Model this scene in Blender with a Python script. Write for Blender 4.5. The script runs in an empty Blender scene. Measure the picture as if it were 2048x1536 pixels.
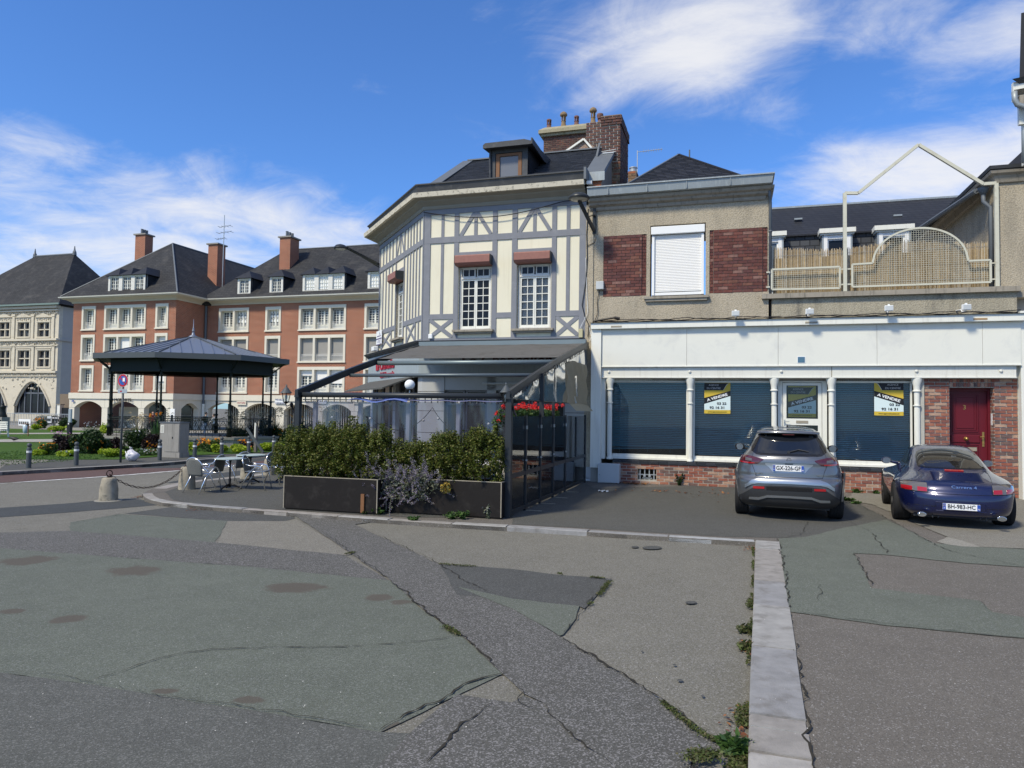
import bpy,math,random
import numpy as np
from mathutils import Vector,Matrix,geometry
random.seed(11)
S=bpy.context.scene
COL=S.collection
PI=math.pi
F_PX,CXP,CYP=1430.0,1024.0,768.0
TH,RO,HC=math.radians(2.2),0.0144,1.7
_r0=np.array([1,0,0.]);_f0=np.array([0,math.cos(TH),math.sin(TH)]);_u0=np.array([0,-math.sin(TH),math.cos(TH)])
_UP=_u0*math.cos(RO)-_r0*math.sin(RO)
_RT=_r0*math.cos(RO)+_u0*math.sin(RO)
_C=np.array([0,0,HC])
cam=bpy.data.cameras.new('camera')
cam.lens=36.0*F_PX/2048.0
cam.sensor_width=36.0
cam.clip_start=0.1
cam.clip_end=2000.0
cam_ob=bpy.data.objects.new('camera',cam)
COL.objects.link(cam_ob)
_m=Matrix.Identity(4)
for _i in range(3):
 _m[_i][0]=_RT[_i];_m[_i][1]=_UP[_i];_m[_i][2]=-_f0[_i];_m[_i][3]=_C[_i]
cam_ob.matrix_world=_m
S.camera=cam_ob
S.view_settings.view_transform='Standard'
S.view_settings.look='None'
S.view_settings.gamma=1.0
S.view_settings.use_curve_mapping=False
S.view_settings.exposure=EXPOSURE=0.12
S.render.engine='CYCLES'
S.cycles.max_bounces=8
S.cycles.transparent_max_bounces=16
S.cycles.use_denoising=True
SUN_EL=math.radians(48)
sun_h=Vector((-0.73,-0.68,0)).normalized()
sun_dir=Vector((sun_h.x*math.cos(SUN_EL),sun_h.y*math.cos(SUN_EL),math.sin(SUN_EL)))
sl=bpy.data.lights.new('sun','SUN')
sl.energy=4.0
sl.angle=math.radians(8)
sl.color=(1.0,0.90,0.70)
so=bpy.data.objects.new('sun',sl)
COL.objects.link(so)
so.location=(0,0,30)
so.rotation_euler=sun_dir.to_track_quat('Z','Y').to_euler()
W=bpy.data.worlds.new('World')
S.world=W
W.use_nodes=True
_n=W.node_tree.nodes;_l=W.node_tree.links
_n.clear()
w_out=_n.new('ShaderNodeOutputWorld')
w_bg=_n.new('ShaderNodeBackground')
sky=_n.new('ShaderNodeTexSky')
sky.sky_type='NISHITA'
sky.sun_disc=False
sky.sun_elevation=SUN_EL
sky.sun_rotation=math.atan2(sun_h.x,sun_h.y)%(2*PI)
sky.air_density=1.0
sky.dust_density=0.35
sky.ozone_density=2.5
w_bg.inputs['Strength'].default_value=0.12
_l.new(w_bg.outputs[0],w_out.inputs[0])
w_tc=_n.new('ShaderNodeTexCoord')
DIR=w_tc.outputs['Generated']
def wm(op,a,b=None,c=None,clamp=False):
 nd=_n.new('ShaderNodeMath');nd.operation=op;nd.use_clamp=clamp
 for i,q in enumerate((a,b,c)):
  if q is None:continue
  if isinstance(q,(int,float)):nd.inputs[i].default_value=q
  else:_l.new(q,nd.inputs[i])
 return nd.outputs[0]
def wdot(vec):
 nd=_n.new('ShaderNodeVectorMath');nd.operation='DOT_PRODUCT'
 _l.new(DIR,nd.inputs[0]);nd.inputs[1].default_value=tuple(vec)
 return nd.outputs['Value']
def ray(x,y):
 return _RT*(x-CXP)/F_PX-_UP*(y-CYP)/F_PX+_f0
_sep=_n.new('ShaderNodeSeparateXYZ');_l.new(DIR,_sep.inputs[0])
_zz=wm('ADD',wm('MAXIMUM',_sep.outputs[2],0.0),0.22)
_cmb=_n.new('ShaderNodeCombineXYZ')
_l.new(wm('DIVIDE',_sep.outputs[0],_zz),_cmb.inputs[0])
_l.new(wm('DIVIDE',_sep.outputs[1],_zz),_cmb.inputs[1])
_map=_n.new('ShaderNodeMapping');_map.inputs['Rotation'].default_value=(0,0,0.5);_map.inputs['Scale'].default_value=(1.0,1.3,1)
_l.new(_cmb.outputs[0],_map.inputs[0])
def wnoise(scale,detail,rough,dist=0.0,off=0.0):
 nd=_n.new('ShaderNodeTexNoise');nd.inputs['Scale'].default_value=scale;nd.inputs['Detail'].default_value=detail
 nd.inputs['Roughness'].default_value=rough;nd.inputs['Distortion'].default_value=dist
 mp=_n.new('ShaderNodeMapping');mp.inputs['Location'].default_value=(off,off*.7,off*.3)
 _l.new(_map.outputs[0],mp.inputs[0]);_l.new(mp.outputs[0],nd.inputs['Vector'])
 return nd.outputs['Fac']
n_big=wnoise(1.6,9,0.62,0.7,3.1)
n_fine=wnoise(5.0,8,0.66,0.9,7.7)
BANKS=[(1385,85,215,120,-.12,.92),(1260,180,150,55,-.2,.55),(1545,200,80,130,-.6,.5),(1880,335,300,90,-.12,.85),(1700,365,150,50,-.1,.5),(2010,60,190,60,-.2,.62),(1760,60,120,60,-.3,.62),(1850,190,130,50,-.35,.45),(80,400,300,60,.25,.66),(420,430,280,62,.12,.78),(100,300,170,45,.35,.35),(300,500,330,55,.05,.72),(620,470,160,60,.1,.7),(640,390,60,25,.4,.35),(20,540,160,60,0,.6),(980,20,60,30,0,.2),(1120,40,90,45,0,.3),(20,45,40,20,0,.25)]
acc=None
for(bx,by,sw,sh,tilt,amt)in BANKS:
 d=ray(bx,by);d=d/np.linalg.norm(d)
 e1=_RT*math.cos(tilt)-_UP*math.sin(tilt);e1=e1-d*(e1@d);e1/=np.linalg.norm(e1)
 e2=np.cross(d,e1)
 k1,k2=F_PX/sw,F_PX/sh
 a=wm('POWER',wm('ABSOLUTE',wdot(e1*k1*.9)),2.0)
 b=wm('POWER',wm('ABSOLUTE',wdot(e2*k2*.9)),2.0)
 g_=wm('MULTIPLY',wm('EXPONENT',wm('MULTIPLY',wm('ADD',a,b),-1.0)),amt)
 g_=wm('MULTIPLY',g_,wm('GREATER_THAN',wdot(d),0.0))
 acc=g_ if acc is None else wm('MAXIMUM',acc,g_)
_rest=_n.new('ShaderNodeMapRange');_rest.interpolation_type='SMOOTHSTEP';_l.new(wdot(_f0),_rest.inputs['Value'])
for _k,_q in zip(('From Min','From Max','To Min','To Max'),(.72,.35,-.33,.08)):_rest.inputs[_k].default_value=_q  # extra cloud added outside the view to whiten the sky light
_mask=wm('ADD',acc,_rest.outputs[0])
_v=wm('ADD',wm('MULTIPLY',n_big,1.15),wm('MULTIPLY',n_fine,0.58))
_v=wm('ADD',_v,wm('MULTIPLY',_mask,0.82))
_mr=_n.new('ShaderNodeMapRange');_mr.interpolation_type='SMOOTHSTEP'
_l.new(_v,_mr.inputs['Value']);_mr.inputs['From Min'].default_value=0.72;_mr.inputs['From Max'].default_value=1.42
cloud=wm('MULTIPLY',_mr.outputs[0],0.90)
_tint=_n.new('ShaderNodeMix');_tint.data_type='RGBA';_tint.blend_type='MULTIPLY';_tint.inputs[0].default_value=1.0
_l.new(sky.outputs[0],_tint.inputs[6]);_tint.inputs[7].default_value=(0.60,0.97,1.48,1)
_mx=_n.new('ShaderNodeMix');_mx.data_type='RGBA'
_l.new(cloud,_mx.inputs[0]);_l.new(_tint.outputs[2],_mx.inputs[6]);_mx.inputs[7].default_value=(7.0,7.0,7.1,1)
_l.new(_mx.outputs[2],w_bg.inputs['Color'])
AL=math.radians(17)
UW=np.array([math.cos(AL),-math.sin(AL),0]);NW=np.array([math.sin(AL),math.cos(AL),0])
def fw(u,v,z=0.0):
 return(u*UW[0]+v*NW[0],u*UW[1]+v*NW[1],z)
def wf(x,y):
 return(x*UW[0]+y*UW[1],x*NW[0]+y*NW[1])
def gz(v):
 """height of the ground: level at the shops, falling gently across the square"""
 return-0.016*max(0.0,v-22.0)
def on_ground(x,y,z0=0.0):
 """point of the ground seen at photo x, y -> (u, v, z) in the site frame"""
 d=ray(x,y);z=z0
 for _ in range(25):
  t=(z-HC)/d[2];P=_C+d*t
  z=z0+gz(P@NW)
 return(float(P@UW),float(P@NW),z)
def on_plane(x,y,v):
 """(u, z) on the upright plane v = const"""
 d=ray(x,y);t=(v-_C@NW)/(d@NW);P=_C+d*t
 return float(P@UW),float(P[2])
class MB:
 def __init__(s):
  s.v=[];s.f=[];s.m=[];s.mi=0
 def add(s,vs,fs):
  n=len(s.v);s.v+=[tuple(q)for q in vs]
  for f in fs:
   s.f.append(tuple(n+i for i in f));s.m.append(s.mi)
  return s
 def box(s,x0,x1,y0,y1,z0,z1):
  return s.add([(x0,y0,z0),(x1,y0,z0),(x1,y1,z0),(x0,y1,z0),(x0,y0,z1),(x1,y0,z1),(x1,y1,z1),(x0,y1,z1)],[(0,3,2,1),(4,5,6,7),(0,1,5,4),(1,2,6,5),(2,3,7,6),(3,0,4,7)])
 def hexa(s,p):
  return s.add(p,[(0,3,2,1),(4,5,6,7),(0,1,5,4),(1,2,6,5),(2,3,7,6),(3,0,4,7)])
 def poly(s,pts):
  return s.add(pts,[tuple(range(len(pts)))])
 def prism(s,pts,d):
  """extrude a planar polygon (3-D points) by vector d"""
  n=len(pts);q=[tuple(p)for p in pts]+[tuple(p[i]+d[i]for i in range(3))for p in pts]
  return s.add(q,[tuple(range(n-1,-1,-1)),tuple(range(n,2*n))]+[(i,(i+1)%n,n+(i+1)%n,n+i)for i in range(n)])
 def cyl(s,p0,p1,r0,r1=None,n=10,cap=True):
  r1=r0 if r1 is None else r1
  a=Vector(p0);b=Vector(p1);d=(b-a)
  if d.length<1e-9:return s
  d.normalize();e=Vector((0,0,1))if abs(d.z)<.9 else Vector((1,0,0))
  x=d.cross(e).normalized();y=d.cross(x)
  vs=[]
  for c,r in((a,r0),(b,r1)):
   for k in range(n):
    t=2*PI*k/n
    vs.append(tuple(c+x*(r*math.cos(t))+y*(r*math.sin(t))))
  fs=[(k,(k+1)%n,n+(k+1)%n,n+k)for k in range(n)]
  if cap:fs+=[tuple(range(n-1,-1,-1)),tuple(range(n,2*n))]
  return s.add(vs,fs)
 def tube(s,path,r,n=6,closed=False):
  P=[Vector(p)for p in path];m=len(P);vs=[]
  rr=r if isinstance(r,(list,tuple))else[r]*m
  prev=None
  for i in range(m):
   if closed:d=P[(i+1)%m]-P[i-1]
   else:d=P[min(i+1,m-1)]-P[max(i-1,0)]
   if d.length<1e-9:d=Vector((0,0,1))
   d.normalize()
   if prev is None:
    e=Vector((0,0,1))if abs(d.z)<.9 else Vector((1,0,0));x=d.cross(e).normalized()
   else:
    x=prev-d*prev.dot(d)
    x=x.normalized()if x.length>1e-6 else d.orthogonal().normalized()
   prev=x;y=d.cross(x)
   for k in range(n):
    t=2*PI*k/n;vs.append(tuple(P[i]+x*(rr[i]*math.cos(t))+y*(rr[i]*math.sin(t))))
  fs=[]
  for i in range(m if closed else m-1):
   j=(i+1)%m
   for k in range(n):
    k2=(k+1)%n;fs.append((i*n+k,i*n+k2,j*n+k2,j*n+k))
  if not closed:fs+=[tuple(range(n-1,-1,-1)),tuple(range((m-1)*n,m*n))]
  return s.add(vs,fs)
 def lathe(s,prof,c=(0,0,0),n=16,axis='z'):
  vs=[]
  for r,h in prof:
   for k in range(n):
    t=2*PI*k/n;a,b=r*math.cos(t),r*math.sin(t)
    if axis=='z':p=(c[0]+a,c[1]+b,c[2]+h)
    elif axis=='y':p=(c[0]+a,c[1]+h,c[2]+b)
    else:p=(c[0]+h,c[1]+a,c[2]+b)
    vs.append(p)
  fs=[]
  for i in range(len(prof)-1):
   for k in range(n):
    k2=(k+1)%n;fs.append((i*n+k,i*n+k2,(i+1)*n+k2,(i+1)*n+k))
  fs+=[tuple(range(n-1,-1,-1)),tuple(range((len(prof)-1)*n,len(prof)*n))]
  return s.add(vs,fs)
 def sphere(s,c,r,n=12,m=8,sz=1.0):
  return s.lathe([(max(1e-4,r*math.sin(PI*i/m)),-r*sz*math.cos(PI*i/m))for i in range(m+1)],c,n)
 def grid(s,P):
  """P[i][j] rows of points"""
  a,b=len(P),len(P[0])
  return s.add([p for row in P for p in row],[(i*b+j,i*b+j+1,(i+1)*b+j+1,(i+1)*b+j)for i in range(a-1)for j in range(b-1)])
 def beam(s,p0,p1,w,d,up=(0,0,1)):
  """bar of w (across) x d (along up) from p0 to p1"""
  a=Vector(p0);b=Vector(p1);t=(b-a).normalized();upv=Vector(up)
  x=t.cross(upv)
  if x.length<1e-6:x=t.orthogonal()
  x.normalize();y=x.cross(t).normalized()
  q=[]
  for c in(a,b):
   for sx,sy in((-1,-1),(1,-1),(1,1),(-1,1)):
    q.append(tuple(c+x*(sx*w/2)+y*(sy*d/2)))
  return s.hexa(q)
 def xf(s,fn,start=0):
  s.v[start:]=[tuple(fn(p))for p in s.v[start:]]
  return s
ORG={}
def off(o):
 return ORG.get(o.name,(0,0,0))
def mesh_of(name,mb,o=(0,0,0),smooth=False,mats=()):
 me=bpy.data.meshes.new(name)
 v=[(p[0]-o[0],p[1]-o[1],p[2]-o[2])for p in mb.v]
 me.from_pydata(v,[],mb.f)
 if any(mb.m):me.polygons.foreach_set('material_index',mb.m)
 if smooth:me.polygons.foreach_set('use_smooth',[True]*len(me.polygons))
 for m in mats:me.materials.append(m)
 me.update()
 return me
def props(o,label=None,cat=None,group=None,kind=None):
 if label:o['label']=label
 if cat:o['category']=cat
 if group:o['group']=group
 if kind:o['kind']=kind
 return o
def thing(name,label,cat,o=(0,0,0),group=None,frame=True,rot=None):
 """Empty at the base of a thing; frame: o and the parts' coordinates are in the site frame; rot: parts are in the thing's own coordinates"""
 e=bpy.data.objects.new(name,None);COL.objects.link(e)
 e.empty_display_size=.2
 if frame:e.location=fw(*o);e.rotation_euler=(0,0,-AL+(rot or 0))
 else:e.location=o;e.rotation_euler=(0,0,rot or 0)
 ORG[e.name]=(0,0,0)if rot is not None else tuple(o)
 return props(e,label,cat,group)
def part(name,mb,mat,parent,label=None,kind=None,smooth=False):
 mats=mat if isinstance(mat,(list,tuple))else[mat]
 me=mesh_of(name,mb,off(parent),smooth,mats)
 ob=bpy.data.objects.new(name,me);COL.objects.link(ob);ob.parent=parent
 ORG[ob.name]=off(parent)
 if label:ob['label']=label
 if kind:ob['kind']=kind
 return ob
def solo(name,mb,mat,label,cat,o=(0,0,0),group=None,frame=True,rot=None,smooth=False,kind=None):
 mats=mat if isinstance(mat,(list,tuple))else[mat]
 me=mesh_of(name,mb,(0,0,0)if rot is not None else o,smooth,mats)
 ob=bpy.data.objects.new(name,me);COL.objects.link(ob)
 if frame:ob.location=fw(*o);ob.rotation_euler=(0,0,-AL+(rot or 0))
 else:ob.location=o;ob.rotation_euler=(0,0,rot or 0)
 ORG[ob.name]=(0,0,0)if rot is not None else tuple(o)
 return props(ob,label,cat,group,kind)
def struct(name,mb,mat,kind='structure',label=None,smooth=False):
 """a piece of the setting; mb in the site frame"""
 mats=mat if isinstance(mat,(list,tuple))else[mat]
 me=mesh_of(name,mb,(0,0,0),smooth,mats)
 ob=bpy.data.objects.new(name,me);COL.objects.link(ob);ob.rotation_euler=(0,0,-AL)
 ob['kind']=kind
 if label:ob['label']=label
 return ob
def dup(root,loc,rz,label=None,frame=True,scale=None):
 def cp(o,par):
  c=o.copy();COL.objects.link(c)
  if par is not None:c.parent=par
  ORG[c.name]=off(o)
  for ch in KIDS.get(o.name,()):cp(ch,c)
  return c
 KIDS={}
 stack=[root]
 while stack:
  q=stack.pop()
  ch=[x for x in q.children]
  KIDS[q.name]=ch;stack+=ch
 r=cp(root,None)
 r.location=fw(*loc)if frame else loc
 r.rotation_euler=(0,0,rz-(AL if frame else 0))
 if scale:r.scale=scale
 if label:r['label']=label
 return r
def share(name,mesh,parent,loc,scale=(1,1,1),rot=(0,0,0)):
 """a child that shares a mesh; loc in the parent's coordinates system (site frame when the parent is)"""
 ob=bpy.data.objects.new(name,mesh);COL.objects.link(ob);ob.parent=parent
 o=off(parent)
 ob.location=(loc[0]-o[0],loc[1]-o[1],loc[2]-o[2]);ob.scale=scale;ob.rotation_euler=rot
 return ob
def smooth_by_angle(ob,ang=40):
 me=ob.data
 me.polygons.foreach_set('use_smooth',[True]*len(me.polygons))
 try:
  me.set_sharp_from_angle(angle=math.radians(ang))
 except Exception:
  pass
 return ob
def bevel(ob,w,seg=2,ang=35):
 m=ob.modifiers.new('bevel','BEVEL');m.width=w;m.segments=seg;m.limit_method='ANGLE';m.angle_limit=math.radians(ang)
 m.harden_normals=False
 return ob
def wall_holes(mb,u0,u1,z0,z1,v0,v1,holes):
 """wall slab with rectangular holes (u0,u1,z0,z1)"""
 us=sorted({u0,u1}|{min(max(h[i],u0),u1)for h in holes for i in(0,1)})
 zs=sorted({z0,z1}|{min(max(h[i],z0),z1)for h in holes for i in(2,3)})
 for a,b in zip(zs,zs[1:]):
  run=None
  for c,d in zip(us,us[1:]):
   mu,mz=(c+d)/2,(a+b)/2
   inside=any(h[0]<mu<h[1]and h[2]<mz<h[3]for h in holes)
   if not inside:
    if run is None:run=c
   elif run is not None:
    mb.box(run,c,v0,v1,a,b);run=None
  if run is not None:mb.box(run,us[-1],v0,v1,a,b)
 return mb
def text_part(name,body,size,mat,parent,loc,rot=(PI/2,0,0),depth=0.002,align='CENTER',xs=1.0,bold=0.0,top=True):
 cu=bpy.data.curves.new(name,'FONT');cu.body=body;cu.size=size;cu.extrude=depth;cu.align_x=align;cu.align_y='CENTER'
 cu.offset=bold;cu.resolution_u=3
 tmp=bpy.data.objects.new(name+'_tmp',cu);COL.objects.link(tmp)
 dg=bpy.context.evaluated_depsgraph_get()
 me=bpy.data.meshes.new_from_object(tmp.evaluated_get(dg))
 bpy.data.objects.remove(tmp);bpy.data.curves.remove(cu)
 me.materials.clear();me.materials.append(mat)
 ob=bpy.data.objects.new(name,me);COL.objects.link(ob);ob.parent=parent
 o=off(parent)
 ob.location=(loc[0]-o[0],loc[1]-o[1],loc[2]-o[2]);ob.rotation_euler=rot;ob.scale=(xs,1,1)
 return ob
def _nt(name):
 m=bpy.data.materials.new(name);m.use_nodes=True
 return m,m.node_tree.nodes,m.node_tree.links,m.node_tree.nodes['Principled BSDF']
class NB:
 def __init__(s,name):
  s.m,s.n,s.l,s.b=_nt(name)
  s.pos=None
 def P(s):
  if s.pos is None:
   s.pos=s.n.new('ShaderNodeNewGeometry').outputs['Position']
  return s.pos
 def set(s,sock,v):
  if isinstance(v,(int,float)):sock.default_value=v
  elif isinstance(v,tuple):sock.default_value=v if len(v)==4 or sock.type=='VECTOR' else(*v,1)
  else:s.l.new(v,sock)
 def math(s,op,a,b=0.0,c=None,clamp=False):
  q=s.n.new('ShaderNodeMath');q.operation=op;q.use_clamp=clamp
  s.set(q.inputs[0],a);s.set(q.inputs[1],b)
  if c is not None:s.set(q.inputs[2],c)
  return q.outputs[0]
 def map(s,vec,scale=(1,1,1),rot=(0,0,0),loc=(0,0,0)):
  q=s.n.new('ShaderNodeMapping');s.l.new(vec,q.inputs[0]);q.inputs['Scale'].default_value=scale
  q.inputs['Rotation'].default_value=rot;q.inputs['Location'].default_value=loc
  return q.outputs[0]
 def noise(s,scale,detail=4,rough=.55,vec=None,dist=0.,col=False):
  q=s.n.new('ShaderNodeTexNoise');q.inputs['Scale'].default_value=scale;q.inputs['Detail'].default_value=detail
  q.inputs['Roughness'].default_value=rough;q.inputs['Distortion'].default_value=dist
  s.l.new(vec if vec is not None else s.P(),q.inputs['Vector'])
  return q.outputs['Color' if col else 'Fac']
 def vor(s,scale,out='Distance',vec=None,feature='F1',rnd=1.0):
  q=s.n.new('ShaderNodeTexVoronoi');q.feature=feature;q.inputs['Scale'].default_value=scale
  q.inputs['Randomness'].default_value=rnd
  s.l.new(vec if vec is not None else s.P(),q.inputs['Vector'])
  return q.outputs[out]
 def rng(s,v,a,b,c=0.,d=1.,sm=False):
  q=s.n.new('ShaderNodeMapRange');s.set(q.inputs['Value'],v)
  if sm:q.interpolation_type='SMOOTHSTEP'
  for k,x in zip(('From Min','From Max','To Min','To Max'),(a,b,c,d)):q.inputs[k].default_value=x
  return q.outputs[0]
 def mix(s,f,a,b,mode='MIX'):
  q=s.n.new('ShaderNodeMix');q.data_type='RGBA';q.blend_type=mode
  s.set(q.inputs[0],f);s.set(q.inputs[6],a);s.set(q.inputs[7],b)
  return q.outputs[2]
 def ramp(s,v,stops,const=False):
  q=s.n.new('ShaderNodeValToRGB');s.set(q.inputs[0],v);e=q.color_ramp.elements
  if const:q.color_ramp.interpolation='CONSTANT'
  while len(e)>1:e.remove(e[-1])
  e[0].position=stops[0][0];e[0].color=(*stops[0][1],1)
  for p,c in stops[1:]:
   k=e.new(p);k.color=(*c,1)
  return q.outputs[0]
 def bump(s,h,strength=.3,dist=.01,prev=None):
  q=s.n.new('ShaderNodeBump');q.inputs['Strength'].default_value=strength;q.inputs['Distance'].default_value=dist
  s.l.new(h,q.inputs['Height'])
  if prev is not None:s.l.new(prev,q.inputs['Normal'])
  return q.outputs[0]
 def rand(s):
  a=s.n.new('ShaderNodeObjectInfo').outputs['Random'];g=s.n.new('ShaderNodeNewGeometry').outputs['Random Per Island']
  return s.math('FRACT',s.math('ADD',a,g))
 def done(s,col=None,rough=None,metal=None,normal=None,**kw):
  if col is not None:s.set(s.b.inputs['Base Color'],col)
  if rough is not None:s.set(s.b.inputs['Roughness'],rough)
  if metal is not None:s.set(s.b.inputs['Metallic'],metal)
  if normal is not None:s.l.new(normal,s.b.inputs['Normal'])
  for k,v in kw.items():s.set(s.b.inputs[k.replace('_',' ')],v)
  return s.m
def V(c,k):
 return tuple(max(0,x*k)for x in c)
def paint(name,col,rough=.6,metal=0.,var=.12,vs=2.5,bump=0.,bs=60.,dirt=None,dirt_amt=.3,ds=1.3,spec=.3,streak=False,**kw):
 b=NB(name)
 n=b.noise(vs,6,.6)
 c=b.mix(n,V(col,1-var),V(col,1+var))
 if dirt:
  vec=b.map(b.P(),(4,4,.35))if streak else None
  d=b.noise(ds*(1 if not streak else 1.2),8,.65,vec,.4)
  c=b.mix(b.math('MULTIPLY',b.rng(d,.5,.72,sm=True),dirt_amt),c,dirt)
 nrm=None
 if bump:nrm=b.bump(b.noise(bs,5,.7),bump,.01)
 return b.done(c,rough,metal,nrm,Specular_IOR_Level=spec,**kw)
def stones(name,cols,rough=.85,bump=.35,bs=70,var=.25,vs=12,spec=.3,dirt=None,dirt_amt=.4,ds=2.):
 """colour picked per piece"""
 b=NB(name)
 k=len(cols)
 c=b.ramp(b.rand(),[(i/k,q)for i,q in enumerate(cols)],True)
 c=b.mix(.8,c,b.ramp(b.noise(vs,5,.6),[(.3,(1-var,)*3),(.7,(1+var,)*3)]),'MULTIPLY')
 if dirt:
  c=b.mix(b.math('MULTIPLY',b.rng(b.noise(ds,7,.65),.48,.7,sm=True),dirt_amt),c,dirt)
 return b.done(c,rough,0,b.bump(b.noise(bs,6,.7),bump,.01),Specular_IOR_Level=spec)
def asphalt(name,col,speck=.5,scale=110.,light=(.28,.27,.26),blot=.18,frac=.8,stains=()):
 b=NB(name)
 big=b.noise(.5,7,.62);mid=b.noise(3.5,6,.65)
 c=b.mix(big,V(col,1-blot),V(col,1+blot))
 c=b.mix(.6,c,b.ramp(mid,[(.3,(.86,)*3),(.7,(1.12,)*3)]),'MULTIPLY')
 vc=b.vor(scale,'Color')
 sv=b.n.new('ShaderNodeSeparateColor');b.l.new(vc,sv.inputs[0])
 c=b.mix(b.math('MULTIPLY',b.math('GREATER_THAN',sv.outputs[0],frac),speck),c,light)
 c=b.mix(b.math('MULTIPLY',b.math('LESS_THAN',sv.outputs[1],.22),speck*.9),c,V(col,.45))
 fs=b.vor(scale*2.3,'Color')
 sf=b.n.new('ShaderNodeSeparateColor');b.l.new(fs,sf.inputs[0])
 c=b.mix(.8,c,b.ramp(sf.outputs[0],[(0.,(.72,)*3),(1.,(1.28,)*3)]),'MULTIPLY')
 st=b.rng(b.noise(1.1,8,.7,b.map(b.P(),loc=(31,7,0))),.6,.72,sm=True)
 c=b.mix(b.math('MULTIPLY',st,.35),c,V((col[0]*.85,col[1]*.8,col[2]*.72),.8))
 if stains:
  sp=b.n.new('ShaderNodeSeparateXYZ');b.l.new(b.P(),sp.inputs[0]);acc_=None
  wn=b.noise(5.,7,.7)
  for sx,sy,rx,ry in stains:
   dx=b.math('DIVIDE',b.math('SUBTRACT',sp.outputs[0],sx),rx);dy=b.math('DIVIDE',b.math('SUBTRACT',sp.outputs[1],sy),ry)
   q=b.math('EXPONENT',b.math('MULTIPLY',b.math('ADD',b.math('MULTIPLY',dx,dx),b.math('MULTIPLY',dy,dy)),-1.))
   acc_=q if acc_ is None else b.math('MAXIMUM',acc_,q)
  k=b.rng(b.math('ADD',acc_,b.math('MULTIPLY',wn,1.3)),1.02,1.32,0,.8,True)
  c=b.mix(k,c,(.088,.074,.060))
 h=b.math('ADD',b.vor(scale,'Distance'),b.math('MULTIPLY',b.noise(scale*2,3,.7),.6))
 nr=b.bump(h,.45,.004)
 nr=b.bump(b.noise(2.2,5,.6),.15,.02,nr)
 return b.done(c,.9,0,nr,Specular_IOR_Level=.25)
def uvvec(b,su=1.,sz=1.):
 """(u+v, z) of the site frame: lies along every upright wall of the site"""
 def dot(w):
  q=b.n.new('ShaderNodeVectorMath');q.operation='DOT_PRODUCT';b.l.new(b.P(),q.inputs[0]);q.inputs[1].default_value=tuple(w)
  return q.outputs['Value']
 k=b.math('MULTIPLY',dot(UW+NW),su)
 z=b.math('MULTIPLY',dot((0,0,1)),sz)
 q=b.n.new('ShaderNodeCombineXYZ');b.l.new(k,q.inputs[0]);b.l.new(z,q.inputs[1])
 return q.outputs[0]
def brickwork(name,c1,c2,mortar,w=.22,h=.075,ms=.012,var=.2,rough=.85,bump=.3,dirt=None,bias=0.):
 b=NB(name)
 vec=uvvec(b)
 q=b.n.new('ShaderNodeTexBrick');b.l.new(vec,q.inputs['Vector'])
 q.inputs['Scale'].default_value=1.;q.inputs['Brick Width'].default_value=w;q.inputs['Row Height'].default_value=h
 q.inputs['Mortar Size'].default_value=ms;q.inputs['Mortar Smooth'].default_value=.1;q.inputs['Bias'].default_value=bias
 q.inputs['Color1'].default_value=(*c1,1);q.inputs['Color2'].default_value=(*c2,1);q.inputs['Mortar'].default_value=(*mortar,1)
 c=b.mix(.8,q.outputs['Color'],b.ramp(b.noise(.35,6,.6),[(.3,(1-var,)*3),(.7,(1+var*.7,)*3)]),'MULTIPLY')
 if dirt:c=b.mix(b.math('MULTIPLY',b.rng(b.noise(.8,7,.6),.5,.75,sm=True),.4),c,dirt)
 return b.done(c,rough,0,b.bump(q.outputs['Fac'],-bump,.02),Specular_IOR_Level=.25)
def glassy(name,tint=(.9,.95,.95),refl=.12,opacity=.08,haze=(.6,.62,.65),rough=.02):
 """thin sheet: mostly see-through, mirror at grazing angles"""
 m=bpy.data.materials.new(name);m.use_nodes=True;n=m.node_tree.nodes;l=m.node_tree.links;n.clear()
 out=n.new('ShaderNodeOutputMaterial');tr=n.new('ShaderNodeBsdfTransparent');tr.inputs[0].default_value=(*tint,1)
 df=n.new('ShaderNodeBsdfDiffuse');df.inputs[0].default_value=(*haze,1)
 gl=n.new('ShaderNodeBsdfGlossy');gl.inputs['Roughness'].default_value=rough
 fr=n.new('ShaderNodeFresnel');fr.inputs[0].default_value=1.5
 ad=n.new('ShaderNodeMath');ad.operation='MULTIPLY_ADD';l.new(fr.outputs[0],ad.inputs[0]);ad.inputs[1].default_value=1.0;ad.inputs[2].default_value=refl;ad.use_clamp=True
 m1=n.new('ShaderNodeMixShader');m1.inputs[0].default_value=opacity;l.new(tr.outputs[0],m1.inputs[1]);l.new(df.outputs[0],m1.inputs[2])
 m2=n.new('ShaderNodeMixShader');l.new(ad.outputs[0],m2.inputs[0]);l.new(m1.outputs[0],m2.inputs[1]);l.new(gl.outputs[0],m2.inputs[2])
 l.new(m2.outputs[0],out.inputs[0])
 return m
def leafy(name,cols,rough=.55,trans=.3,spec=.3):
 b=NB(name)
 k=len(cols)
 c=b.ramp(b.rand(),[(i/k,q)for i,q in enumerate(cols)],True)
 b.done(c,rough,0,None,Specular_IOR_Level=spec)
 tl=b.n.new('ShaderNodeBsdfTranslucent');b.l.new(c,tl.inputs[0])
 mx=b.n.new('ShaderNodeMixShader');mx.inputs[0].default_value=trans
 b.l.new(b.b.outputs[0],mx.inputs[1]);b.l.new(tl.outputs[0],mx.inputs[2])
 b.l.new(mx.outputs[0],b.n['Material Output'].inputs[0])
 return b.m
white_paint=paint('white_paint',(.73,.73,.66),.5,var=.04,dirt=(.45,.44,.40),dirt_amt=.35,ds=2.2,streak=True)
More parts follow.
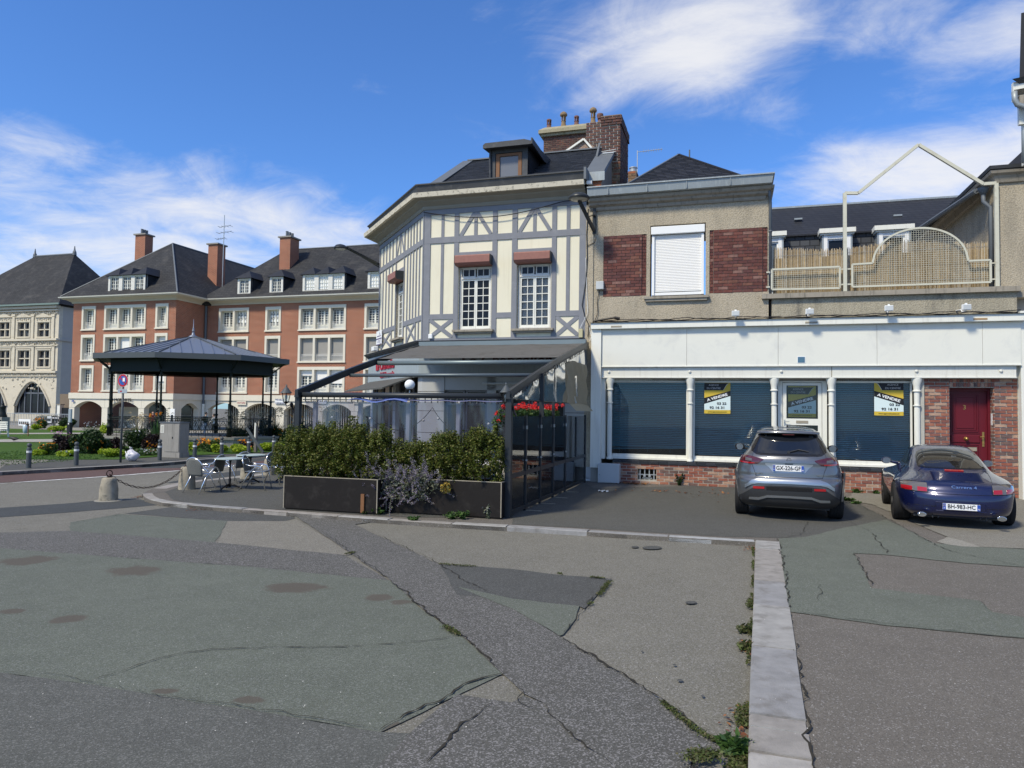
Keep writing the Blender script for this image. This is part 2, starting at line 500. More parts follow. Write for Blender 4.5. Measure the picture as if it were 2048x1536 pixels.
fascia_white=paint('fascia_white',(.70,.70,.63),.55,var=.05,vs=1.1,dirt=(.50,.51,.50),dirt_amt=.45,ds=1.6)
cream_white=paint('cream_white',(.66,.66,.60),.55,var=.05,dirt=(.40,.38,.32),dirt_amt=.4,ds=2.,streak=True)
grey_paint=paint('grey_timber_paint',(.20,.21,.235),.75,var=.13,vs=6,bump=.25,bs=90,dirt=(.30,.30,.31),dirt_amt=.35,ds=5)
cream_plaster=paint('cream_plaster',(.72,.68,.53),.85,var=.05,vs=1.8,bump=.15,bs=60,dirt=(.58,.53,.40),dirt_amt=.35,ds=1.5,streak=True)
roughcast=None
def _roughcast(name,col,stain=.5,streaks=1.0):
 b=NB(name)
 c=b.mix(b.noise(1.2,6,.6),V(col,.82),V(col,1.15))
 g=b.vor(38.,'Distance')
 c=b.mix(.55,c,b.ramp(g,[(.1,(1.15,)*3),(.75,(.55,)*3)]),'MULTIPLY')
 st=b.rng(b.noise(1.3,8,.65,b.map(b.P(),(1.6,1.6,.45))),.47,.68,sm=True)
 c=b.mix(b.math('MULTIPLY',st,stain),c,(.12,.115,.10))
 if streaks:
  s2=b.rng(b.noise(1.6,6,.6,b.map(b.P(),(3,3,.3),loc=(5,3,0))),.5,.66,sm=True)
  c=b.mix(b.math('MULTIPLY',s2,.25*streaks),c,V(col,.5))
 h=b.math('ADD',g,b.noise(90,3,.7))
 return b.done(c,.95,0,b.bump(h,.7,.012),Specular_IOR_Level=.15)
roughcast=_roughcast('roughcast_render',(.47,.41,.31),.28,.5)
roughcast_dark=_roughcast('stained_roughcast',(.42,.38,.29),.95,1.0)
cement=paint('cement_trim',(.30,.27,.22),.9,var=.3,vs=5,bump=.4,bs=45,dirt=(.06,.058,.05),dirt_amt=.6,ds=2.5,streak=True)
lichen_cement=paint('lichen_cement',(.32,.29,.20),.92,var=.3,vs=6,bump=.5,bs=40,dirt=(.14,.14,.05),dirt_amt=.8,ds=4)
mortar=paint('mortar',(.43,.42,.37),.95,var=.15,vs=8,bump=.4,bs=120)
mortar_dark=paint('old_mortar',(.22,.19,.16),.95,var=.2,vs=8,bump=.4,bs=120,dirt=(.09,.08,.07),dirt_amt=.5)
brick_plum=stones('plum_brick',[(.115,.043,.036),(.14,.05,.04),(.105,.04,.036),(.16,.062,.05),(.125,.052,.046),(.21,.115,.095),(.10,.042,.04),(.17,.075,.055)],var=.3)
brick_red=stones('mixed_red_brick',[(.25,.095,.065),(.30,.125,.08),(.21,.085,.065),(.13,.085,.075),(.28,.105,.072),(.34,.18,.12),(.24,.10,.075),(.16,.10,.085),(.38,.25,.18),(.26,.09,.06)],var=.3)
brick_old=stones('old_chimney_brick',[(.10,.052,.043),(.13,.06,.05),(.085,.046,.042),(.12,.075,.058),(.15,.075,.055)],var=.3,dirt=(.05,.045,.04),dirt_amt=.5)
brick_tan=stones('tan_chimney_brick',[(.25,.16,.09),(.20,.13,.08),(.30,.11,.06),(.16,.11,.075),(.28,.19,.11),(.33,.12,.06)],var=.35,dirt=(.07,.06,.045),dirt_amt=.6)
slate=stones('roof_slate',[(.030,.034,.042),(.036,.040,.050),(.022,.026,.033),(.038,.042,.050),(.028,.031,.038)],rough=.65,bump=.2,bs=50,var=.18,spec=.25)
slate_dark=stones('dark_slate',[(.018,.020,.026),(.024,.026,.033),(.015,.017,.022),(.029,.031,.038)],rough=.65,bump=.2,bs=50,var=.18,spec=.25)
zinc=paint('zinc',(.29,.32,.33),.5,.35,var=.14,vs=2,dirt=(.44,.48,.47),dirt_amt=.6,ds=3.5,streak=True)
zinc_dark=paint('dark_zinc',(.060,.064,.070),.6,.15,var=.12,vs=3,dirt=(.2,.2,.2),dirt_amt=.25,ds=4)
lead=paint('lead_flashing',(.13,.145,.16),.6,.2,var=.15,vs=4)
anthracite=paint('anthracite_metal',(.032,.037,.042),.42,.2,var=.08,vs=5)
black_metal=paint('black_metal',(.018,.018,.02),.45,.3,var=.1)
chain_iron=paint('rusty_iron',(.045,.03,.026),.7,.4,var=.3,vs=20,dirt=(.12,.05,.03),dirt_amt=.4,ds=12)
alu=paint('polished_aluminium',(.78,.79,.80),.22,.95,var=.03)
galv=paint('galvanised',(.42,.45,.46),.45,.5,var=.1)
white_plastic=paint('white_plastic',(.78,.79,.78),.4,var=.03)
pvc_white=paint('white_pvc',(.80,.80,.77),.45,var=.03,dirt=(.6,.59,.55),dirt_amt=.25,ds=3)
light_grey_box=paint('light_grey_box',(.50,.53,.54),.5,var=.05,dirt=(.33,.35,.36),dirt_amt=.3)
green_iron=paint('dark_green_iron',(.006,.012,.010),.6,.1,var=.12)
dark_glass=NB('dark_window_glass').done((.010,.011,.013),.08,0,None,Specular_IOR_Level=.22)
far_glass=None
_b=NB('window_glass_far')
far_glass=_b.done(_b.ramp(_b.noise(.9,4,.6),[(.35,(.015,.018,.024)),(.6,(.05,.055,.065)),(.75,(.16,.17,.18))]),.08,0,None,Specular_IOR_Level=.5)
clear_glass=glassy('clear_glass',(.90,.94,.93),.02,.02)
shop_glass=glassy('shop_glass',(.90,.94,.95),-.02,.02,(.45,.5,.52))
plastic_sheet=glassy('clear_plastic_sheet',(.50,.52,.62),.02,.05,(.22,.23,.34),.10)
blind_mat=paint('blue_blind',(.125,.265,.33),.5,var=.12,vs=.9)
shutter_white=paint('shutter_white',(.76,.75,.72),.5,var=.04)
brown_box_mat=paint('brown_shutter_box',(.27,.125,.10),.6,var=.22,vs=14)
oak=paint('brown_wood',(.19,.09,.04),.5,var=.2,vs=14)
old_white=paint('old_white_paint',(.66,.65,.60),.6,var=.06,dirt=(.30,.26,.20),dirt_amt=.5,ds=6)
door_red=paint('red_door_paint',(.115,.008,.016),.42,var=.06)
brass=paint('brass',(.45,.30,.10),.35,.8,var=.2,vs=20)
planter_mat=paint('planter_panel',(.013,.011,.010),.6,spec=.2,var=.2,vs=3,dirt=(.06,.055,.05),dirt_amt=.3,ds=5)
rust_edge=paint('worn_metal_edge',(.30,.27,.21),.7,var=.3,vs=15)
soil=paint('soil',(.035,.028,.02),.95,var=.4,vs=20,bump=.6,bs=30)
stone_bollard_mat=paint('weathered_stone',(.30,.27,.21),.95,var=.35,vs=7,bump=.8,bs=35,dirt=(.07,.07,.06),dirt_amt=.75,ds=9)
bollard_grey=paint('bollard_grey',(.075,.085,.09),.5,.1,var=.1)
reflective=paint('reflective_band',(.62,.64,.64),.4,var=.05)
concrete_grey=paint('aged_concrete',(.27,.26,.24),.9,var=.2,vs=3,bump=.3,bs=40,dirt=(.12,.115,.105),dirt_amt=.7,ds=2.2,streak=True)
stone_cream=paint('cream_stone',(.66,.62,.52),.85,var=.07,vs=.8,bump=.1,bs=20,dirt=(.47,.44,.37),dirt_amt=.35,ds=.9,streak=True)
stone_house=paint('carved_limestone',(.58,.53,.42),.9,var=.12,vs=1.2,bump=.25,bs=12,dirt=(.30,.27,.21),dirt_amt=.4,ds=1.6)
stone_shade=paint('shaded_limestone',(.42,.40,.36),.9,var=.1,vs=1.2)  # limestone darkened for the side wall, its shade put into the colour
far_brick=brickwork('far_brick',(.32,.098,.052),(.23,.068,.040),(.40,.27,.19),.34,.11,.016,.2)
far_slate=brickwork('far_slate',(.040,.041,.043),(.026,.027,.030),(.012,.013,.016),.40,.22,.02,.35,.75,.5,dirt=(.10,.095,.085))
far_slate_dark=brickwork('far_slate_dark',(.028,.030,.036),(.022,.024,.030),(.014,.015,.018),.25,.13,.012,.2,.55,.4)
mansard_slate=brickwork('mansard_slate',(.075,.08,.09),(.055,.06,.07),(.02,.022,.026),.34,.22,.02,.2,.6,.5)
lawn_mat=None
_b=NB('mown_grass')
_c=_b.mix(_b.noise(1.2,6,.6),(.045,.095,.018),(.085,.15,.03))
_c=_b.mix(.7,_c,_b.ramp(_b.noise(60,4,.7),[(.3,(.6,)*3),(.7,(1.35,)*3)]),'MULTIPLY')
lawn_mat=_b.done(_c,.9,0,_b.bump(_b.noise(120,3,.7),.8,.03),Specular_IOR_Level=.1)
gravel_mat=asphalt('pale_gravel',(.34,.32,.28),.5,60,(.5,.48,.44),.12)
road_line=paint('road_paint',(.62,.62,.60),.8,var=.12,vs=9,dirt=(.2,.2,.2),dirt_amt=.75,ds=14)
kerb_stone=stones('kerb_granite',[(.30,.295,.28),(.27,.255,.235),(.33,.34,.34),(.29,.27,.25),(.25,.25,.25),(.35,.335,.31)],rough=.85,bump=.5,bs=90,var=.2,vs=7,dirt=(.13,.12,.105),dirt_amt=.55,ds=5)
box_leaf=leafy('box_leaves',[(.06,.09,.014),(.09,.125,.02),(.125,.15,.025),(.045,.065,.010),(.14,.15,.035),(.07,.10,.015),(.17,.165,.045)])
dark_leaf=leafy('dark_green_leaves',[(.018,.045,.012),(.028,.06,.015),(.04,.08,.02),(.015,.035,.012)])
mid_leaf=leafy('green_leaves',[(.04,.09,.02),(.06,.12,.025),(.03,.07,.02),(.08,.14,.04)])
lime_leaf=leafy('lime_leaves',[(.26,.36,.02),(.33,.42,.03),(.20,.30,.02),(.38,.46,.05)])
plum_leaf=leafy('plum_leaves',[(.018,.012,.016),(.03,.018,.022),(.014,.012,.015),(.04,.025,.02)])
silver_leaf=leafy('grey_green_leaves',[(.16,.19,.13),(.20,.22,.17),(.12,.15,.09),(.24,.24,.16)])
yellowed_leaf=leafy('yellowed_leaves',[(.40,.27,.03),(.32,.25,.05),(.22,.21,.07),(.45,.33,.08)])
sage_flower=leafy('lilac_flowers',[(.24,.21,.33),(.29,.25,.36),(.34,.29,.32),(.19,.17,.30),(.36,.31,.33)],trans=.2)
orange_flower=leafy('orange_flowers',[(.75,.27,.02),(.80,.36,.03),(.65,.18,.02),(.82,.45,.05)],trans=.15)
red_flower=leafy('red_geraniums',[(.72,.03,.03),(.60,.02,.03),(.80,.06,.05)],trans=.15)
white_flower=leafy('white_flowers',[(.75,.75,.72),(.66,.66,.70)],trans=.15)
pink_flower=leafy('pink_flowers',[(.55,.22,.50),(.65,.30,.55)],trans=.15)
straw_leaf=leafy('straw_plumes',[(.42,.34,.21),(.36,.29,.18),(.50,.42,.28)],trans=.2)
twig=paint('twig',(.13,.09,.06),.9,var=.2)
dead_leaf=leafy('fallen_leaves',[(.22,.09,.035),(.16,.06,.03),(.30,.14,.05),(.10,.05,.03)],trans=.1)
asph_base=asphalt('asphalt_light',(0.158,0.152,0.126),.5,120,(.30,.29,.28),.12)
def _st(L):
 out=[]
 for x,y,sx,sy in L:
  a=on_ground(x,y,-.06);b_=on_ground(x+sx,y,-.06);c_=on_ground(x,y-sy,-.06)
  w0,w1_,w2_=fw(*a[:2]),fw(*b_[:2]),fw(*c_[:2]);out.append((w0[0],w0[1],math.hypot(w1_[0]-w0[0],w1_[1]-w0[1]),max(.05,math.hypot(w2_[0]-w0[0],w2_[1]-w0[1]))))
 return out
asph_green=asphalt('asphalt_greenish',(0.112,0.124,0.101),.38,130,(.24,.25,.24),.2,stains=_st([(55,1122,60,9),(265,1143,65,10),(590,1176,70,11),(760,1196,38,8),(800,1206,30,6),(135,1240,42,8),(25,1225,30,5),(497,1403,40,9),(805,1467,50,20),(90,1084,70,6),(330,1385,30,6)]))
asph_near=asphalt('asphalt_near',(.094,.097,.088),.4,125,(.23,.23,.22),.2)
asph_dark=asphalt('asphalt_dark',(0.072,0.074,0.070),.35,130,(.2,.2,.2),.14)
asph_coarse=asphalt('asphalt_coarse',(0.092,0.091,0.083),.5,120,(.30,.29,.29),.14,.74)
asph_black=asphalt('asphalt_fresh',(0.055,0.060,0.061),.25,130,(.18,.18,.18),.1)
asph_tan=asphalt('asphalt_tan',(0.185,0.175,0.146),.5,120,(.32,.31,.29),.12)
asph_mauve=asphalt('asphalt_mauve',(0.132,0.121,0.105),.42,130,(.36,.35,.34),.14,.92)
asph_fore=asphalt('asphalt_forecourt',(0.080,0.080,0.072),.35,130,(.2,.2,.2),.14)
asph_red=asphalt('asphalt_reddish',(0.105,0.066,0.058),.4,100,(.2,.15,.14),.15)
asph_pale=asphalt('asphalt_pale',(0.240,0.230,0.198),.4,100,(.4,.4,.38),.12)
asph_worn=asphalt('asphalt_worn_brown',(0.105,0.092,0.070),.45,110,(.22,.2,.18),.2)
crack_mat=paint('crack_dirt',(.030,.027,.020),.95,var=.3,vs=12)
moss_mat=leafy('moss',[(.06,.08,.02),(.09,.12,.03),(.05,.06,.02),(.12,.11,.05)])
RZ=-0.06
g=MB()
vs_=[-60,-20,0,10,22,60,120,900]
for a,b in zip(vs_,vs_[1:]):
 for ua,ub in((-900,-60),(-60,-20),(-20,20),(20,60),(60,900)):
  za,zb=gz(min(a,60))+RZ,gz(min(b,60))+RZ
  g.poly([(ua,a,za),(ub,a,za),(ub,b,zb),(ua,b,zb)])
struct('road',g,asph_base)
def px_poly(pts,z0):
 return[on_ground(x,y,z0)for x,y in pts]
def sheet(name,pts,mat,z0,lift=0.0,ragged=0.0,thick=0.0,label=None,kind='structure',step=.16):
 """flat polygon lying on the ground: pts are (u, v) pairs or photo points already turned into (u, v, z)"""
 P=[]
 n=len(pts)
 for i in range(n):
  a=Vector((pts[i][0],pts[i][1]));b=Vector((pts[(i+1)%n][0],pts[(i+1)%n][1]))
  if ragged:
   L=(b-a).length;k=max(1,min(160,int(L/step)))
   t=(b-a)/max(L,1e-6);nr=Vector((-t.y,t.x));ph=random.random()*9
   for j in range(k):
    q=a+(b-a)*(j/k)
    w=0 if j==0 else ragged*(math.sin(j*.9+ph)*.5+random.uniform(-1,1))
    P.append(q+nr*w)
  else:P.append(a)
 tri=geometry.tessellate_polygon([[Vector((p.x,p.y,0))for p in P]])
 mb=MB()
 V3=[(p.x,p.y,z0+lift+gz(p.y))for p in P]
 mb.add(V3,[tuple(t)for t in tri])
 me_f=[]
 for f in mb.f:
  a,b,c=(Vector(mb.v[i])for i in f)
  me_f.append(f if(b-a).cross(c-a).z>0 else f[::-1])
 mb.f=me_f
 if thick:
  m=len(V3);W2=[(x,y,z-thick)for x,y,z in V3]
  nb=len(mb.v);mb.v+=W2
  for i in range(m):
   j=(i+1)%m;mb.f.append((i,j,nb+j,nb+i));mb.m.append(0)
 return struct(name,mb,mat,kind,label)
KF=[(284,987),(290,997),(319,1005),(430,1015),(570,1025),(700,1035),(860,1046),(1024,1055),(1144,1062),(1284,1071),(1439,1080),(1511,1084)]
KR=[(1511,1084),(1508,1150),(1506,1230),(1503,1300),(1499,1380),(1496,1536),(1490,1780)]
KB=[(640,936),(560,944),(480,953),(390,961),(347,967),(305,977)]
kf=px_poly(KF,0);kr=px_poly(KR,0);kb=px_poly(KB,0)
pav=kf+kr[1:]+[(kr[-1][0],-8,0),(45,-8,0),(45,21.9,0),(45,60,0),(-14,60,0),(-14.5,21.9,0)]+kb
sheet('pavement',pav,asph_mauve,0.0,0,0,.12)
def patch(pts,mat,k,z0=RZ,rag=.010,label=None):
 return sheet('asphalt_patch',px_poly(pts,z0),mat,z0,.0015*k+.002,rag,label=label)
C7=lambda L:[(x/2,980+y/2)for x,y in L]
C8=lambda L:[(1024+x/2,980+y/2)for x,y in L]
patch(C7([(-400,78),(0,72),(300,52),(420,40),(560,38),(640,60),(300,88),(0,110),(-400,125)]),asph_black,1,rag=.02)
patch(C7([(500,95),(690,68),(1000,84),(1180,102),(1180,114),(1140,125),(910,125)]),asph_dark,1)
patch(C7([(480,97),(910,125),(860,212),(480,180),(280,165),(280,130)]),asph_green,2)
patch(C7([(910,125),(1140,125),(1180,118),(1400,250),(1380,262),(870,212)]),asph_tan,1)
patch(C7([(-400,190),(0,172),(280,165),(480,180),(870,212),(1380,262),(1560,365),(1000,310),(380,265),(0,235),(-400,215)]),asph_coarse,3)
patch(C7([(-700,195),(0,235),(380,265),(1000,310),(1560,365),(1700,490),(1850,590),(2010,740),(1830,825),(1520,975),(1170,915),(700,840),(380,785),(0,735),(-900,640)]),asph_green,4)
patch(C7([(-900,640),(0,735),(380,785),(700,840),(1170,915),(1520,975),(1640,980),(1500,1125),(1440,1400),(-1400,1400)]),asph_near,5)
tr_l=C7([(1180,106),(1400,255),(1560,365),(1700,490),(1850,590),(2010,740)])+C8([(0,775),(45,820),(120,855),(180,930),(230,985),(300,1040),(410,1112),(520,1260)])
tr_r=C8([(700,1260),(715,1100),(740,1078),(835,1070),(830,1020),(730,960),(600,850),(440,740),(190,590),(0,475)])+C7([(1760,300),(1500,180),(1420,140),(1500,128)])
patch(tr_l+tr_r,asph_coarse,6,label='dark coarse strip of newer asphalt running diagonally')
patch(C7([(1640,980),(1830,825),(2048,858)])+C8([(45,830),(120,858),(180,930),(230,985),(300,1040),(410,1112),(520,1400)])+C7([(1400,1400),(1500,1125)]),asph_coarse,7)
patch(C8([(0,320),(200,345),(400,360),(290,480),(270,470),(0,440),(-220,425)])+C7([(1760,300)]),asph_dark,7)
patch(C8([(-220,392),(0,440),(270,470),(255,520),(205,585),(190,590),(0,480)]),asph_green,8)
for cx,cy,sx,sy in((560,235,40,7),(492,232,15,4),(716,456,24,6),(672,770,12,5),(650,708,8,3),(763,833,7,5),(520,653,5,3)):
 patch(C8([(cx+sx*math.cos(t),cy+sy*math.sin(t))for t in[k*PI/5 for k in range(10)]]),asph_dark,9,rag=.01)
patch(C8([(0,60),(130,0),(470,-10),(900,-20),(1260,20),(1340,30),(1690,215),(1820,240),(1170,190),(1062,192),(830,186),(520,168),(240,150),(0,138)]),asph_fore,1,0.0)
patch([(400,1012),(346,1000),(330,985),(372,968),(560,946),(900,960),(1170,966),(1200,985),(1024,1035),(820,1035),(570,1020)],asph_fore,2,0.0)
patch(C8([(1065,195),(1170,190),(1340,150),(1500,120),(1690,215),(2060,240),(2300,255),(2300,340),(2048,310),(1820,295),(1510,262),(1370,255),(1410,330),(1440,395),(1870,445),(1920,490),(2048,512),(2300,545),(2300,630),(2048,595),(1500,545),(1115,490),(1100,440)]),asph_green,3,0.0)
patch(C8([(1700,210),(1740,190),(1860,195),(2000,215),(1960,232),(1800,228)]),asph_pale,4,0.0,rag=.03)
patch([(1690,1000),(1745,1010),(1795,1030),(1870,1065),(1960,1095),(2100,1100),(2100,960),(1720,975)],asph_tan,5,0.0,rag=.02)
def strip(name,pts,z0,lift,w,mat,kind='structure',jit=.5,label=None,seg=.07,wob=.012):
 """narrow ragged band along a path of (u, v)"""
 P=[]
 for a,b in zip(pts,pts[1:]):
  a=Vector(a[:2]);b=Vector(b[:2]);L=(b-a).length;k=max(1,int(L/seg));t=(b-a)/max(L,1e-6);nr=Vector((-t.y,t.x))
  for j in range(k):
   wv=wob*(1.6*math.sin(a.x*3+j*seg*9)+1.1*math.sin(a.y*5+j*seg*23))*min(1,j/3,(k-j)/3)
   P.append((a+(b-a)*(j/k)+nr*(wv+random.uniform(-wob,wob)),nr))
 P.append((Vector(pts[-1][:2]),P[-1][1]))
 L1,L2=[],[]
 n=len(P)
 for i,(p,nr)in enumerate(P):
  taper=min(1,(i+1)/6,(n-i)/6)
  ww=w*taper*random.uniform(1-jit,1+jit)/2
  a=p+nr*ww;b=p-nr*ww
  L1.append((a.x,a.y,z0+lift+gz(a.y)));L2.append((b.x,b.y,z0+lift+gz(b.y)))
 mb=MB().grid([L2,L1])
 for i,f in enumerate(mb.f):
  a,b,c=(Vector(mb.v[k])for k in f[:3])
  if(b-a).cross(c-a).z<0:mb.f[i]=f[::-1]
 return struct(name,mb,mat,kind,label)
def crack(pts,w,z0=RZ,k=10):
 return strip('crack',px_poly(pts,z0),z0,.0015*k+.003,w*.55,crack_mat,jit=.85,seg=.045,wob=.010)
crack(C7([(345,780),(470,740),(560,705),(700,665),(840,645),(1100,635),(1350,635),(1560,622),(1750,605),(1850,588)]),.013)
crack(C7([(1520,975),(1600,925),(1680,880),(1760,855),(1830,800),(1880,775),(1960,752),(2040,735)]),.022)
crack(C7([(1700,1100),(1790,1020),(1830,960),(1920,905),(1970,860)]),.024,k=11)
crack(C7([(1560,365),(1640,430),(1700,490),(1780,550),(1850,590),(1920,660),(2010,735)]),.022,k=11)
crack(C8([(130,870),(180,930),(230,985),(300,1040),(360,1080),(400,1112)]),.022,k=12)
crack(C8([(0,775),(45,820),(20,860),(60,880),(130,890)]),.012,k=12)
crack(C8([(190,590),(350,690),(440,742),(520,795),(600,850),(680,905),(740,960),(830,1015)]),.026,k=12)
crack(C7([(1300,175),(1345,210),(1400,255),(1480,305),(1560,362)]),.012,k=12)
crack(C7([(1500,180),(1600,225),(1760,300),(1850,365),(1950,415)]),.015,k=12)
crack(C8([(400,360),(340,420),(290,480),(240,540),(205,585)]),.012,k=12)
crack(C7([(0,168),(100,160),(270,140),(420,110),(520,90)]),.014,k=12)
crack(C7([(380,265),(640,288),(1000,310),(1300,340),(1560,365)]),.006,k=12)
crack(C7([(0,735),(200,745),(380,785),(700,840),(1000,880)]),.006,k=12)
crack(C7([(640,835),(900,862),(1170,912),(1400,950),(1520,975)]),.008,k=12)
crack(C8([(520,360),(560,345),(650,335)]),.006,k=12)
crack(C7([(1690,655),(1780,640),(1870,622)]),.010,k=12)
crack(C8([(1062,195),(1085,290),(1100,360),(1105,450),(1115,520),(1125,600),(1145,690),(1165,800),(1175,900),(1190,1040),(1205,1112),(1230,1400)]),.018,0.0,8)
crack(C8([(1115,490),(1250,505),(1400,525),(1600,548),(1850,580),(2048,598)]),.012,0.0,8)
crack(C8([(1365,250),(1400,310),(1420,340),(1440,395)]),.018,0.0,8)
crack(C8([(1440,175),(1480,230),(1510,262)]),.02,0.0,8)
crack(C8([(1870,445),(1900,480),(1925,490),(2048,515)]),.012,0.0,8)
crack(C8([(1230,380),(1240,410),(1225,440),(1240,455)]),.01,0.0,8)
crack([(1665,988),(1700,1005),(1760,1030),(1800,1052),(1860,1085),(1900,1104),(2048,1135)],.014,0.0,9)
crack([(1615,1040),(1612,1055),(1600,1072),(1560,1076)],.012,0.0,9)
crack([(1690,1040),(1740,1065),(1790,1075)],.008,0.0,9)
unit_stone=None
def kerb_run(path,width,z_top,depth,inner,stone_len,name='kerbstone',label=None,gap=.012,mat=kerb_stone,joints=None):
 """stones laid end to end along a path of (u, v); inner = +1/-1 side the stones lie on"""
 pts=[Vector(p[:2])for p in path]
 segs=[];tot=0
 for a,b in zip(pts,pts[1:]):
  L=(b-a).length;segs.append((tot,L,a,b));tot+=L
 def at(s):
  for s0,L,a,b in segs:
   if s<=s0+L+1e-6:return a+(b-a)*((s-s0)/L)
  return pts[-1]
 cuts=joints or[]
 if not cuts:
  s=0
  while s<tot-.05:
   cuts.append(s);s+=stone_len*random.uniform(.8,1.2)
  cuts.append(tot)
 for s0,s1 in zip(cuts,cuts[1:]):
  mid=(s0+s1)/2;a,m,b=at(s0+gap),at(mid),at(s1-gap)
  def nrm(p,q):
   t=(q-p).normalized();return Vector((-t.y,t.x))*inner
  na=nrm(at(max(0,s0-.05)),at(s0+.1));nb=nrm(at(s1-.1),at(min(tot,s1+.05)));nm=nrm(a,b)
  dz=random.uniform(-.005,.005);jw=random.uniform(-.006,.006)
  mb=MB();ring=[]
  zb=z_top-depth
  c=.012
  for p,q in((a,na),(m,nm),(b,nb)):
   z=z_top+dz+gz(p.y)
   o,i=p,p+q*(width+jw)
   o1=p+q*c
   ring.append([(o.x,o.y,zb+gz(p.y)),(o.x,o.y,z-c),(o1.x,o1.y,z),(i.x,i.y,z),(i.x,i.y,zb+gz(p.y))])
  mb.grid(ring)
  mb.poly(ring[0][::-1]);mb.poly(ring[-1])
  if inner>0:mb.f=[f[::-1]for f in mb.f]
  yield mb
def lay_kerb(path,width,z_top,depth,inner,L,**k):
 for mb in kerb_run(path,width,z_top,depth,inner,L,**k):
  c=mb.v[0]
  me=mesh_of('kerbstone',mb,(0,0,0),False,[kerb_stone])
  ob=bpy.data.objects.new('kerbstone',me);COL.objects.link(ob);ob.rotation_euler=(0,0,-AL);ob['kind']='structure'
def shift(path,d):
 return[(p[0],p[1]+d)for p in path]
lay_kerb([(p[0],p[1])for p in reversed(kb)]if False else[(p[0],p[1])for p in kb],.28,.006,.12,1,1.0)
lay_kerb(kf,.17,.006,.12,1,1.05)
rr=px_poly([(1511,1081),(1508,1150),(1506,1230),(1503,1300),(1499,1380),(1496,1536),(1490,1780)],0.008)
_js=[rr[0]]+px_poly([(1511,1096),(1509,1128),(1508,1159),(1506,1208),(1503,1292),(1498,1427),(1497,1452),(1496,1502),(1494,1640)],0.008)
_cut=[0.0]
for a,b in zip(_js,_js[1:]):_cut.append(_cut[-1]+math.hypot(b[0]-a[0],b[1]-a[1]))
_cut.append(_cut[-1]+.9)
lay_kerb(rr,.30,.012,.14,1,1,joints=_cut)
far_z=.03
FK=[(-420,975),(-60,949),(0,944),(166,935),(312,927),(361,923),(600,905),(900,890),(1100,880)]
FB=[(1100,868),(700,893),(552,903),(442,908),(374,910),(312,913),(238,918),(49,918),(0,917),(-60,917),(-420,930)]
fk=px_poly(FK,far_z);fb=px_poly(FB,far_z)
sheet('far_pavement',fk+fb,asph_fore,far_z,0,0,.14)
lay_kerb(fk,.15,far_z+.008,.14,1,1.0)
patch([(-60,943),(0,938),(10,930),(100,923),(90,919),(-60,921)],asph_tan,1,far_z)
red=px_poly([(-420,985),(-60,956),(0,951),(166,941),(361,929),(600,911),(600,921),(342,942),(176,955),(27,964),(-60,970),(-420,1000)],RZ)
sheet('cycle_lane',red,asph_red,RZ,.004,.02)
patch([(277,937),(300,931),(360,928),(600,912),(600,916),(365,936)],asph_black,2)
wl=px_poly([(24,966),(100,961),(176,956),(260,950),(342,943),(600,923)],RZ)
strip('road_line',wl,RZ,.008,.13,road_line,jit=.22,wob=.008)
wl=px_poly([(-200,985),(-60,973),(15,967)],RZ)
strip('road_line',wl,RZ,.008,.08,road_line,jit=.6,wob=.01)
patch([(356,966),(420,958),(500,948),(560,938),(560,931),(430,948),(330,966)],asph_black,2)
patch([(405,946),(470,938),(468,934),(404,941)],asph_tan,3)
lz=.05
LF=[(x,y)for x,y in reversed(FB)]
lf=px_poly(LF,lz)
lawn=[(p[0],p[1])for p in lf]+[(-12,46),(-75,46),(-75,20)]
sheet('lawn',lawn,lawn_mat,lz,0,0,.1)
for y0,y1,xr in((879,884.5,112),(866.4,868.6,100)):
 pp=px_poly([(-420,y0+3),(0,y0),(xr,y0-.6),(xr+220,y0-1.5),(xr+220,y1-1.2),(xr,y1-.4),(0,y1),(-420,y1+4)],lz)
 sheet('gravel_path',pp,gravel_mat,lz,.01,.03)
sheet('square_paving',[(-140,44.5),(40,44.5),(40,95),(-140,95)],asph_pale,RZ,.13,0,.1)
brick_mesh=mesh_of('brick',MB().box(-.5,.5,-.5,.5,-.5,.5),mats=[brick_red])
def unit_box(mat,name='brick'):
 return mesh_of(name,MB().box(-.5,.5,-.5,.5,-.5,.5),mats=[mat])
